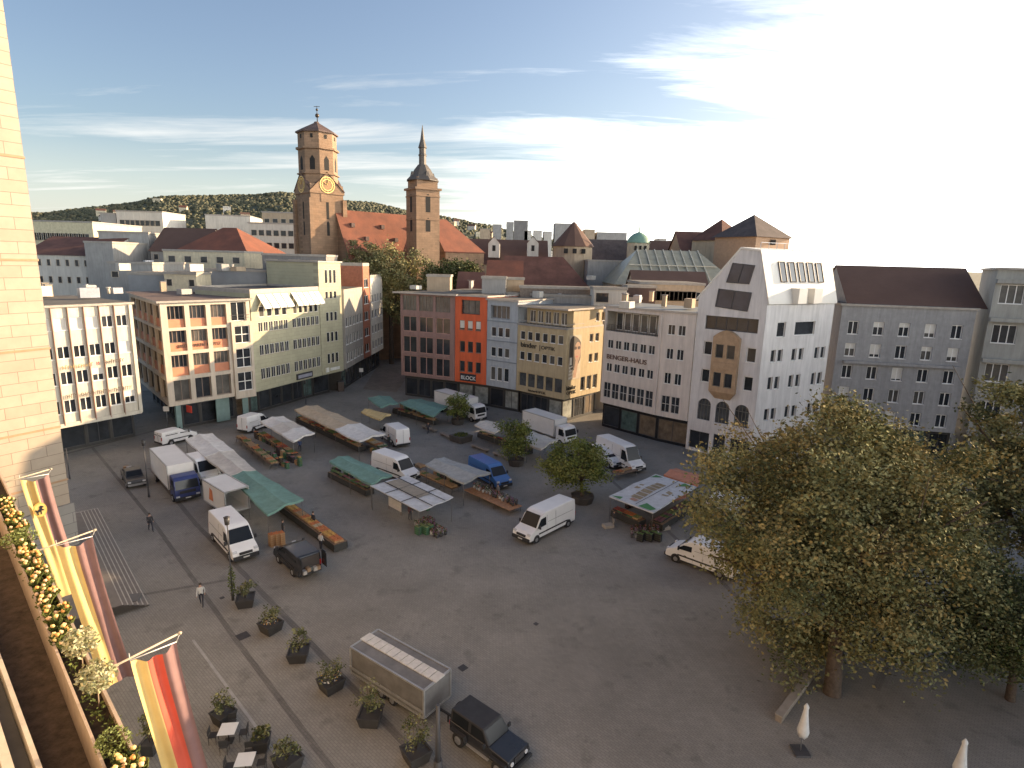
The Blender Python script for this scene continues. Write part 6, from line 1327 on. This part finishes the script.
# the long orange-brown plank table with flower buckets
P, Q = at(470, 493), at(516, 514); table(P, Q, 1.8, .62, mat('plank_orange', (.42, .22, .11), .8, .2, 3), 'long orange brown plank platform left of the lone white van')
d = (Q-P).normalized(); n = Vector((-d.y, d.x, 0)); protoB = None; rb = random.Random(5)
bucket_m = [mat('bucket_grey', (.33, .34, .35), .5), dgrey, mat('bucket_white', (.55, .55, .52), .5)]
def bucket_make(i):
    r = thing('flower_bucket', 'x', 'bucket'); b = MB(); b.tube((0, 0, 0), (0, 0, .32), .12, .16, 10); b.build('bucket', bucket_m[i % 3], r, 0)
    b = MB(); leaf_cloud(b, (0, 0, .48), (.2, .2, .2), 60, .12, 3, .1, i)
    b.build('flowers', [[lf[0], lf[1], mat('petal_white', (.6, .58, .52), .6)], [lf[1], lf[0], mat('petal_mauve', (.3, .14, .28), .6)], [lf[0], mat('petal_pink', (.5, .18, .2), .6), lf[1]]][i], r); return r
pb_ = [bucket_make(i) for i in range(3)]; tb_ = [remember(x) for x in pb_]; ub = set()
def bucket(p, i, lab, group):
    r = pb_[i] if i not in ub else copy_tree(tb_[i]); ub.add(i); r.location = p; r.rotation_euler.z = rb.uniform(0, 6); r['group'] = group; r['label'] = ('white', 'mauve', 'pink')[i]+' flowers in a bucket '+lab
Ld = (Q-P).length
for k in range(26):
    t = .35+(Ld-.5)*(k//2)/13+rb.uniform(-.1, .1); bucket(P+d*t+n*(.25+.45*(k % 2)+rb.uniform(-.1, .1))+Vector((0, 0, .625)), rb.randrange(3), 'on the orange brown plank platform', 'flower buckets on the plank platform')
c_ = at(434, 529)
for k in range(30): bucket(c_+d*(-1.7+.42*(k % 9))+n*(-.9+.5*(k//9))+Vector((0, 0, 0)), rb.randrange(3), 'at the lower corner of the white sectioned awning', 'flower buckets below the white awning')
for k in range(20): c2 = at(632+(k % 7)*4.2, 531+(k//7)*3.2); bucket(c2, rb.randrange(3), 'on the ground at the front corner of the printed canopy', 'flower buckets before the printed canopy')
# green stacked crates (tall) at the flower stall and by the printed canopy
def stack(px, py, n_, ci, i, where, group, rz=-.75):
    p = at(px, py)
    for k in range(n_): crate(p+Vector((0, 0, .195*k)), rz+random.uniform(-.04, .04), ci, i, where, group)
for k in range(4): stack(418+k*4, 534-(k % 2)*2, 4, 1, 5, 'in the stacks before the white sectioned awning', 'stacked crates at the flower stall')
for k in range(5): stack(640+k*4.5, 541-(k % 2)*2, 4, 2, 2, 'in the stacks in front of the printed canopy', 'stacked crates at the printed canopy', -.6)
for k in range(3): stack(272+k*5, 546-k*1.0, 6, 0, 0, 'in the tall stacks behind the black van', 'stacked crates by the black van')
for k in range(4): stack(665+k*7, 521-k*4, 2, 2, 7, 'in low stacks right of the printed canopy', 'low stacks right of the printed canopy', .4)
for px, py, lab in ((608, 527, 'lower left'), (664, 529, 'lower right')):
    p = at(px, py); r = thing('pallet', 'pale flat cardboard box on the ground at the %s corner of the printed canopy' % lab, 'box', tuple(p), .4); b = MB(); b.box((0, 0, .14), (1.0, .7, .28)); b.build('box_body', mat('cardboard_pale', (.40, .36, .30), .8, .1), r, .01); b = MB(); b.box((0, .1, .3), (.95, .4, .03)); b.build('flap', mat('cardboard_pale', (.40, .36, .30)), r)
# back wall panel of stall 9 and 12
for (px, py, w, h, z, m, lab, rz) in ((395, 512, 2.2, 1.1, .9, cl_pale, 'cream front panel under the white sectioned awning', -.78), (672, 505, 5.0, 1.9, 1.3, cl_terra, 'terracotta side curtain below the right edge of the printed canopy', .62)):
    p = at(px, py); r = thing('stall_panel', lab, 'panel', (p.x, p.y, 0), rz); b = MB(); b.box((0, 0, z), (w, .05, h)); b.build('panel_cloth', m, r)
    for s in (-1, 1): b = MB(); b.box((s*(w/2-.04), 0, z/2), (.05, .045, z)); b.build('post', woodd, r)

# ================================================================ SQUARE FURNITURE
def bench(label, a, c, w=.6, h=.45):
    A, B = at(*a), at(*c); d = B-A; L = d.length; r = thing('stone_bench', label, 'bench', tuple((A+B)/2), atan2(d.y, d.x), 'stone benches between the square trees')
    b = MB(); b.box((0, 0, h-.06), (L, w, .12)); b.build('seat', mat('bench_stone', (.24, .20, .16), .8, .1), r, .01)
    for s in (-1, 1): b = MB(); b.box((s*(L/2-.35), 0, (h-.12)/2), (.3, w-.12, h-.12)); b.build('support', mat('bench_support', (.13, .12, .11), .8), r)
bench('stone bench left of the empty dark planter, farthest from the camera', (423, 428), (436, 433)); bench('stone bench directly left of the square empty planter', (441, 435), (452, 440)); bench('stone bench right of the square empty planter', (472, 447), (488, 453)); bench('stone bench nearest the planter of the middle square tree', (494, 455), (509, 461))
p = at(461, 441); r = thing('square_planter', 'dark square planter without a tree between two stone benches', 'planter', tuple(p), -.75); b = MB(); b.box((0, 0, .45), (2.2, 2.2, .9), 0, None, (1.1, 1.1)); b.build('planter_box', mat('planter_dark', (.07, .062, .055), .7), r, .03); b = MB(); leaf_cloud(b, (0, 0, .95), (1.1, 1.1, .15), 400, .2, 2, 0, 3); b.build('plants', lf, r)
leaf_m = [mat('leaf_olive', (.185, .185, .09), .6, .25, 1.5), mat('leaf_dark', (.085, .095, .045), .6, .25, 1.5), mat('leaf_light', (.235, .23, .105), .6, .25, 1.5), mat('leaf_warm', (.27, .225, .10), .6, .25, 1.5)]
bark = mat('bark', (.085, .062, .045), .9, .3, 5)
def tree(label, base, h, crown_c, rad, n, size, trunk_r, planter=0, seed=0, clumps=60, lm=None, hollow=.3, name='tree', limbs=7, group=None):
    r = thing(name, label, 'tree', tuple(base), 0, group); rb_ = random.Random(seed); cc = Vector(crown_c)
    b = MB(); top_p = Vector((cc.x*.5, cc.y*.5, cc.z-rad[2]*.35)); mid = Vector((cc.x*.15, cc.y*.15, top_p.z*.5)); b.tube((0, 0, 0), mid, trunk_r*1.25, trunk_r, 10, caps=False); b.tube(mid, top_p, trunk_r, trunk_r*.75, 10, caps=False)
    for k in range(limbs):
        a = 2*pi*k/limbs+rb_.uniform(-.3, .3); e = cc+Vector((cos(a)*rad[0]*.72, sin(a)*rad[1]*.72, rad[2]*rb_.uniform(-.3, .6))); s = mid.lerp(top_p, rb_.uniform(.3, 1)); m1 = s.lerp(e, .5)+Vector((0, 0, rad[2]*.12))
        b.tube(s, m1, trunk_r*.5, trunk_r*.3, 7, caps=False); b.tube(m1, e, trunk_r*.3, trunk_r*.08, 6, caps=False)
        for q in range(3):
            e2 = m1.lerp(e, rb_.uniform(.1, .9))+Vector((rb_.uniform(-1, 1)*rad[0]*.4, rb_.uniform(-1, 1)*rad[1]*.4, rb_.uniform(.0, 1)*rad[2]*.45)); b.tube(m1, e2, trunk_r*.16, trunk_r*.04, 5, caps=False)
    b.tube(top_p, cc+Vector((0, 0, rad[2]*.7)), trunk_r*.6, trunk_r*.08, 7, caps=False)
    b.build('trunk', bark, r)
    b = MB(); leaf_cloud(b, tuple(cc), rad, n, size, len(lm or leaf_m), hollow, seed, clumps=clumps); b.build('crown', lm or leaf_m, r)
    if planter:
        b = MB(); b.loft([[(x*planter*k, y*planter*k, z) for x, y in ngon((0, 0), 1, 8, .4)] for k, z in ((.82, 0), (1, .75), (1, .85), (.9, .85), (.88, .7))], 0, False); b.build('planter_tub', mat('planter_dark', (.07, .062, .055)), r)
    return r
young = [mat('leaf_young', (.14, .17, .05), .6, .25, 1.5), mat('leaf_young_dark', (.075, .10, .035), .6, .25, 1.5), mat('leaf_young_light', (.21, .23, .08), .6, .25, 1.5)]
tree('small loose crowned square tree beside the white truck at the orange house', at(458, 424), 4, (0, 0, 3.1), (2.0, 2.0, 2.1), 2600, .30, .12, 1.1, 21, 34, young, .1)
tree('middle sized square tree between the pale canopies and the blue van', at(516, 465), 5, (0, 0, 3.5), (2.7, 2.7, 2.6), 4200, .28, .13, 1.1, 22, 38, young, .1)
tree('tallest of the square trees, broad dark green crown behind the lone white van', at(582, 502), 6, (-.6, .8, 4.0), (4.6, 3.6, 2.7), 11000, .27, .18, 1.3, 23, 70, young, .15)
# big plane trees at the right
tr1 = at(832, 694)
tree('huge olive green tree filling the right foreground', tr1, 17, (.8, 3.4, 8.9), (10.5, 8.6, 9.3), 125000, .24, .42, 0, 31, 520, None, .35, 'plane_tree', 11)
tree('second huge tree cut off by the right edge, behind the first', at(1035, 640), 17, (1.0, 3, 10.4), (7.8, 6.5, 8.6), 42000, .28, .4, 0, 32, 240, None, .35, 'plane_tree', 9)
tree('dark leafed tree at the lower right edge below the two huge ones', at(1010, 700), 8, (-.3, .5, 4.3), (5.2, 3.8, 3.6), 30000, .2, .22, 0, 33, 150, [leaf_m[1], leaf_m[0], young[1]], .3, 'small_tree', 7)
# trees by the church and behind roofs
yel_l = [leaf_m[2], leaf_m[0], mat('leaf_yellow', (.36, .30, .14), .6, .25, 1.5)]
p = pt(391, 330, 141); p.z = 0; tree('broad yellowish green tree in front of the church roof', p, 20, (0, 0, 20.5), (11.3, 5, 12), 20000, .55, .5, 0, 41, 130, yel_l, .2, 'church_tree')
p = pt(363, 330, 143); p.z = 0; tree('smaller rounded tree left of the broad yellowish one at the church', p, 20, (0, 0, 21.5), (7, 3.5, 9.5), 8000, .55, .4, 0, 43, 60, yel_l, .2, 'church_tree')
p = pt(451, 300, 140); p.z = 0; tree('lower dull green tree right of the south tower foot', p, 20, (0, 0, 21.3), (8.5, 4.5, 5.6), 9000, .55, .5, 0, 42, 90, [leaf_m[1], leaf_m[0], young[1]], .2, 'church_tree')
# roses under the big tree are leaves here: a second, warm lit low branch
# shrub planters along the gutter
def shrub_planter(label, px, py, s=1., h=.9, seed=0, group='shrub planters in a row beside the gutter', flowers=False, lmm=None, dens=420):
    p = at(px, py); r = thing('shrub_planter', label, 'planter', tuple(p), seed*.7, group); s *= .62
    b = MB(); b.loft([[(x*s*k, y*s*k, z) for x, y in ngon((0, 0), 1.22, 4, .39)] for k, z in ((.78, 0), (1.0, .62), (1.03, .64), (1.03, .7), (.9, .7), (.88, .6))], 0, False); b.build('planter_tub', mat('tub_black', (.05, .047, .045), .6), r)
    b = MB()
    for k in range(7): a = k*.9+seed; b.tube((0, 0, .6), (cos(a)*s*.6, sin(a)*s*.6, .7+h*.8), .02, .008, 5)
    b.build('stem', bark, r)
    b = MB(); leaf_cloud(b, (0, 0, .75+h*.6), (s*1.25, s*1.25, h*.7), dens, .15, 3, 0, seed, clumps=26); b.build('foliage', lmm or [leaf_m[1], leaf_m[0], leaf_m[2]], r)
    if flowers: b = MB(); leaf_cloud(b, (0, 0, .85), (s*.9, s*.9, .15), 60, .12, 2, 0, seed); b.build('blossoms', [petal[0], mat('petal_white', (.6, .58, .52))], r)
    return r
for i, (px, py, h, fl, lab) in enumerate([(246, 605, 1.0, 0, 'shrub in a black tub at the foot of the ivy clad lamp post'), (271, 631, .9, 1, 'loose shrub in a black tub, second of the row from the lamp post'), (299, 659, 1.1, 0, 'bushy shrub in a black tub, third of the row from the lamp post'), (331, 689, 1.0, 1, 'tub with small pink blossoms left of the grey trailer'), (371, 722, 1.3, 0, 'shrub in a black tub against the side of the grey trailer'), (416, 760, 1.5, 0, 'tall thin shrub in a black tub beside the round post')]): shrub_planter(lab, px, py, 1.15, h, i+1, flowers=fl)
for i, (px, py, h, s, lab) in enumerate([(224, 722, .9, .95, 'shrub in a black tub behind the white cafe table'), (262, 749, .5, .75, 'round clipped shrub in a tub on the pale paving line'), (288, 768, .8, 1.1, 'reddish bushy shrub cut by the lower picture edge'), (151, 752, 1.6, .7, 'dark slender shrub under the striped flag')]): shrub_planter(lab, px, py, s, h, i+11, 'cafe planters in the lower left')
# cafe tables and chairs
chm = mat('chair_dark', (.045, .042, .04), .6)
def chair(p, rz, label):
    r = thing('cafe_chair', label, 'chair', tuple(p), rz, 'dark cafe chairs'); b = MB(); b.box((0, 0, .45), (.42, .42, .04)); b.build('seat', chm, r, .01); b = MB(); b.box((-.2, 0, .72), (.035, .42, .34)); b.build('backrest', chm, r, .01)
    for x in (-.18, .18):
        for y in (-.18, .18): b = MB(); b.tube((x, y, 0), (x*.95, y*.95, .44 if x > 0 else .6), .014, .014, 5); b.build('leg', chm, r)
for i, (px, py, lab) in enumerate([(229, 741, 'behind the clipped tub'), (246, 772, 'cut by the lower edge of the picture')]):
    p = at(px, py); r = thing('cafe_table', 'square white cafe table '+lab, 'table', tuple(p), .15); b = MB(); b.box((0, 0, .74), (.85, .85, .03)); b.build('table_top', white, r, .005); b = MB(); b.tube((0, 0, .02), (0, 0, .72), .03); b.build('stem', chm, r); b = MB(); b.box((0, 0, .015), (.45, .45, .03)); b.build('foot', chm, r)
    for k, a in enumerate((.2, 1.8, 3.3, 4.9)): chair(p+Vector((cos(a)*.75, sin(a)*.75, 0)), a+pi, 'dark slim cafe chair at the white table '+lab)
# bollards / pots at the fin fronted block
for i, (px, py) in enumerate([(57, 452), (63, 449), (75, 447), (81, 445), (92, 443), (97, 441.5), (116, 438), (121, 437), (124, 436)]):
    p = at(px, py); r = thing('stone_pot', 'pale round pot with a small plant in front of the fin fronted block shop windows', 'pot', tuple(p), 0, 'pale pots before the white office block'); b = MB(); b.tube((0, 0, 0), (0, 0, .6), .26, .34, 10); b.build('pot_body', mat('pot_pale', (.5, .48, .43), .8), r); b = MB(); leaf_cloud(b, (0, 0, .95), (.4, .4, .45), 60, .2, 2, 0, i); b.build('plant', lf, r)
# lamp posts
def post(label, px, py, h, rr=.06, ivy=False, lamp_=True, name='lamp_post', flowers=0):
    p = at(px, py); r = thing(name, label, 'lamp post', tuple(p)); b = MB(); b.tube((0, 0, 0), (0, 0, .9), rr*1.7, rr*1.5, 10); b.tube((0, 0, .9), (0, 0, h), rr, rr*.7, 10); b.build('post', dgrey, r)
    if lamp_: b = MB(); b.tube((0, 0, h), (0, 0, h+.55), .16, .2, 10); b.build('lamp_head', mat('lamp_dark', (.05, .05, .05), .4), r); b = MB(); b.tube((0, 0, h+.55), (0, 0, h+.62), .24, .1, 10); b.build('lamp_cap', black, r)
    if ivy: b = MB(); leaf_cloud(b, (0, 0, 1.5), (.25, .25, 1.4), 240, .16, 2, 0, 8); b.build('ivy', lf, r)
    return r
post('slim dark lamp post clad with ivy at its foot, in front of the white van', 233, 600, 6.0, .06, True)
post('slim dark lamp post behind the small dark pickup', 149, 497, 5.6, .06)
post('short lamp post with a lit looking lantern in front of the pale green block', 306, 404.5, 3.6, .05)
post('thick grey round post rising beside the end of the grey trailer', 438, 775, 4.0, .14, False, False)
post('thin pole near the wall of the tall sandstone wing', 70, 479, 3.6, .04, False, False)
for px, py, h, s, lab, m in ((168, 428, 3.0, .75, 'white square sign on a pole at the corner of the cream block', white), (361.5, 382, 2.6, .8, 'white square sign on a pole at the mouth of the side street', white), (299, 385, 2.0, .7, 'small white sign on a pole before the pale green block', white)):
    p = at(px, py); r = thing('street_sign', lab, 'sign', tuple(p), .3); b = MB(); b.tube((0, 0, 0), (0, 0, h), .035, .035, 6); b.build('pole', steel, r); b = MB(); b.box((0, -.05, h-.1), (s, .03, s)); b.build('sign_plate', m, r, .01)
# bins and advertising column near the street mouth
p = at(341, 391); r = thing('advertising_pillar', 'dark box shaped stand in front of the stair tower', 'stand', tuple(p), .4); b = MB(); b.box((0, 0, .9), (1.1, 1.1, 1.8)); b.build('body', mat('stand_brown', (.08, .06, .05), .7), r, .03); b = MB(); b.box((0, 0, 1.85), (1.25, 1.25, .1)); b.build('lid', dgrey, r, .01)
# closed white parasols, lower right
for px, py, z, lab in ((800, 752, 2.6, 'closed white parasol left of the huge tree trunk'), (955, 790, 2.6, 'closed white parasol at the lower right edge')):
    p = at(px, py); r = thing('closed_parasol', lab, 'parasol', tuple(p)); b = MB(); b.tube((0, 0, 0), (0, 0, 2.9), .03, .03, 8); b.build('pole', steel, r)
    b = MB(); b.loft([[(x*k*(1+.25*(i_ % 2)), y*k*(1+.25*(i_ % 2)), zz) for i_, (x, y) in enumerate(ngon((0, 0), 1, 12))] for k, zz in ((.20, 1.0), (.24, 1.3), (.15, 2.0), (.09, 2.6), (.11, 2.75), (.03, 2.95))], 0, True); b.build('folded_cloth', mat('parasol_white', (.62, .61, .58), .8), r)
    b = MB(); b.box((0, 0, .06), (.8, .8, .12)); b.build('foot', dgrey, r, .02)
# low kerb wall beside the trunk
A, B = at(812, 676), at(778, 722); d = B-A; r = thing('low_wall', 'low stone kerb wall left of the huge tree trunk', 'wall', tuple((A+B)/2), atan2(d.y, d.x)); b = MB(); b.box((0, 0, .2), (d.length, .35, .4)); b.build('wall_body', mat('bench_stone', (.24, .20, .16)), r, .02); b = MB(); b.box((0, 0, .43), (d.length+.06, .43, .06)); b.build('coping', mat('kerb_pale', (.3, .27, .23), .8), r)
for px, py, lab in ((820, 650, 'left of the huge trunk'), (902, 652, 'right of the huge trunk')):
    p = at(px, py); r = thing('park_bench', 'dark bench in the shade '+lab, 'bench', tuple(p), -.9); b = MB(); b.box((0, 0, .44), (1.7, .45, .05)); b.build('seat', woodd, r); b = MB(); b.box((0, .24, .72), (1.7, .05, .35)); b.build('backrest', woodd, r)
    for x in (-.7, .7): b = MB(); b.box((x, 0, .21), (.06, .4, .42)); b.build('leg', dgrey, r)

# ================================================================ PEOPLE
skin = mat('skin', (.42, .26, .19), .6); hairb = mat('hair_brown', (.05, .035, .025), .7)
def person(label, px, py, rz, pose='walk', top=(.03, .03, .035), legs=(.03, .03, .04), jacket=None, h=1.75, seed=0):
    p = at(px, py); r = thing('person', label, 'person', tuple(p), rz); k = h/1.75; st_l = {'walk': .34, 'stand': .06}[pose]
    J = {'pel': (0, 0, .93), 'wst': (0.01, 0, 1.1), 'chs': (.02, 0, 1.32), 'nck': (.03, 0, 1.47), 'hd0': (.05, 0, 1.56), 'hd1': (.06, 0, 1.68),
         'hL': (0, .1, .9), 'kL': (st_l*.62, .11, .5), 'aL': (st_l*.75, .1, .09), 'tL': (st_l*.75+.17, .1, .04), 'hR': (0, -.1, .9), 'kR': (-st_l*.15, -.11, .5), 'aR': (-st_l*.9, -.1, .13), 'tR': (-st_l*.9+.15, -.1, .04),
         'sL': (.02, .18, 1.4), 'eL': (-st_l*.35, .24, 1.13), 'wL': (-st_l*.3+.12, .25, .9), 'fL': (-st_l*.3+.18, .25, .8), 'sR': (.02, -.18, 1.4), 'eR': (st_l*.3, -.24, 1.14), 'wR': (st_l*.55+.12, -.24, .93), 'fR': (st_l*.6+.18, -.24, .84)}
    Rr = {'pel': .135, 'wst': .125, 'chs': .15, 'nck': .06, 'hd0': .085, 'hd1': .10, 'hL': .095, 'kL': .062, 'aL': .042, 'tL': .038, 'hR': .095, 'kR': .062, 'aR': .042, 'tR': .038, 'sL': .07, 'eL': .046, 'wL': .032, 'fL': .035, 'sR': .07, 'eR': .046, 'wR': .032, 'fR': .035}
    E = [('pel', 'wst'), ('wst', 'chs'), ('chs', 'nck'), ('nck', 'hd0'), ('hd0', 'hd1'), ('pel', 'hL'), ('hL', 'kL'), ('kL', 'aL'), ('aL', 'tL'), ('pel', 'hR'), ('hR', 'kR'), ('kR', 'aR'), ('aR', 'tR'), ('chs', 'sL'), ('sL', 'eL'), ('eL', 'wL'), ('wL', 'fL'), ('chs', 'sR'), ('sR', 'eR'), ('eR', 'wR'), ('wR', 'fR')]
    ks = list(J); me = bpy.data.meshes.new('body'); me.from_pydata([Vector(J[x])*k for x in ks], [(ks.index(a), ks.index(c)) for a, c in E], [])
    o = bpy.data.objects.new('body', me); COL.objects.link(o); o.modifiers.new('s', 'SKIN'); o.modifiers.new('u', 'SUBSURF').levels = 1
    for v, x in zip(me.skin_vertices[0].data, ks): v.radius = (Rr[x]*k, Rr[x]*k); v.use_root = (x == 'pel')
    bpy.context.view_layer.update(); dg = bpy.context.evaluated_depsgraph_get(); m2 = bpy.data.meshes.new_from_object(o.evaluated_get(dg)); bpy.data.objects.remove(o)
    m2.materials.clear()
    tm = mat('cloth_%d_top' % seed, top, .8); lm_ = mat('cloth_%d_legs' % seed, legs, .8)
    for m in (lm_, tm, skin, black): m2.materials.append(m)
    for f in m2.polygons:
        z = f.center.z/k; y = abs(f.center.y)/k
        f.material_index = 2 if z > 1.46 or (y > .2 and z < .93) else 3 if z < .09 else 0 if z < .95 and y < .2 else 1
        f.use_smooth = True
    b_ = bpy.data.objects.new('body', m2); COL.objects.link(b_); b_.parent = r
    b = MB(); b.blob((.035*k, 0, 1.70*k), (.105*k, .1*k, .1*k), 0, seed, .05, 10, 6); b.build('hair', hairb, r)
    if jacket:
        b = MB(); b.loft([[(x*.2*s_+.0, y*.235*s_, z*k) for x, y in ngon((0, 0), 1, 10)] for s_, z in ((.85, .86), (.9, 1.05), (1., 1.3), (.8, 1.42))], 0, True, False); b.build('jacket', mat('jacket_%d' % seed, jacket, .8), r)
    return r
person('person in dark clothes walking across the open paving below the pickup', 151, 531, -.8, 'walk', seed=1)
person('person in a white shirt and dark trousers walking near the ivy clad lamp post', 202, 605, -1.2, 'walk', (.5, .5, .48), seed=2)
person('person in dark clothes standing behind the long row of crates', 314, 529, -2.2, 'stand', (.03, .03, .04), seed=3)
person('person in a white top bending over the crates by the black van', 321, 550, 1.2, 'stand', (.45, .44, .42), h=1.65, seed=4)
person('person in a dark jacket standing at the left corner of the printed canopy', 613, 527, .2, 'stand', (.04, .04, .045), (.3, .28, .25), seed=5)
person('person in pale clothes walking in the side street', 361, 372, 1.6, 'walk', (.4, .38, .35), seed=6)
person('person in dark clothes near the mouth of the side street', 333, 389, 2.4, 'walk', seed=7)
person('person in a dark coat standing under the pale green block', 318, 388, .4, 'stand', (.06, .05, .07), seed=8)
person('vendor in a dark apron at the short produce table of the beige canopy', 389, 447, 2.4, 'stand', (.05, .06, .05), seed=9)
person('person in a blue jacket beside the dense crate tables of the cream canopy', 300, 452, 2.0, 'stand', (.05, .08, .18), seed=11)
person('person in dark clothes between the white truck and the small far green canopies', 428, 434, 1.0, 'walk', (.04, .04, .05), seed=12)
person('person in a grey top behind the orange brown plank platform', 498, 499, -2.5, 'stand', (.2, .2, .21), seed=13)
person('person in a red top at the right edge of the printed canopy', 700, 512, 2.9, 'stand', (.35, .05, .04), seed=14)
person('person in black by the tall wooden crate stacks behind the black van', 283, 536, .3, 'stand', (.03, .03, .03), h=1.6, seed=15)
person('vendor standing among the flower buckets under the white awning', 410, 520, -.8, 'stand', (.1, .05, .05), seed=10)

for a, c, n_, cc in (((250, 446), (290, 470), 14, (0, 6)), ((256, 438), (286, 452), 10, (2, 0)), ((276, 454), (304, 468), 8, (2, 2)), ((304, 424), (352, 447), 12, (2, 6)), ((335, 474), (366, 490), 8, (2, 2)), ((398, 497), (430, 511), 9, (1, 5)), ((436, 474), (462, 487), 8, (0, 6)), ((205, 462), (228, 480), 8, (0, 2)), ((238, 484), (262, 503), 10, (1, 2)), ((402, 409), (438, 422), 8, (0, 6)), ((628, 508), (668, 495), 10, (2, 3)), ((372, 452), (384, 458), 4, (0, 1))):
    A, B = at(*a), at(*c); rz = atan2((B-A).y, (B-A).x)
    for k in range(n_):
        p = A.lerp(B, (k+random.uniform(-.2, .2))/n_); 
        for q in range(random.randint(2, 6)): crate(p+Vector((0, 0, .195*q)), rz+random.uniform(-.1, .1), (0, 1, 2, 2)[(k+cc[0]) % 4], (cc[1]+k) % 8, 'in a stack under the canopies', 'stacked crates under the canopies')
place_crates()
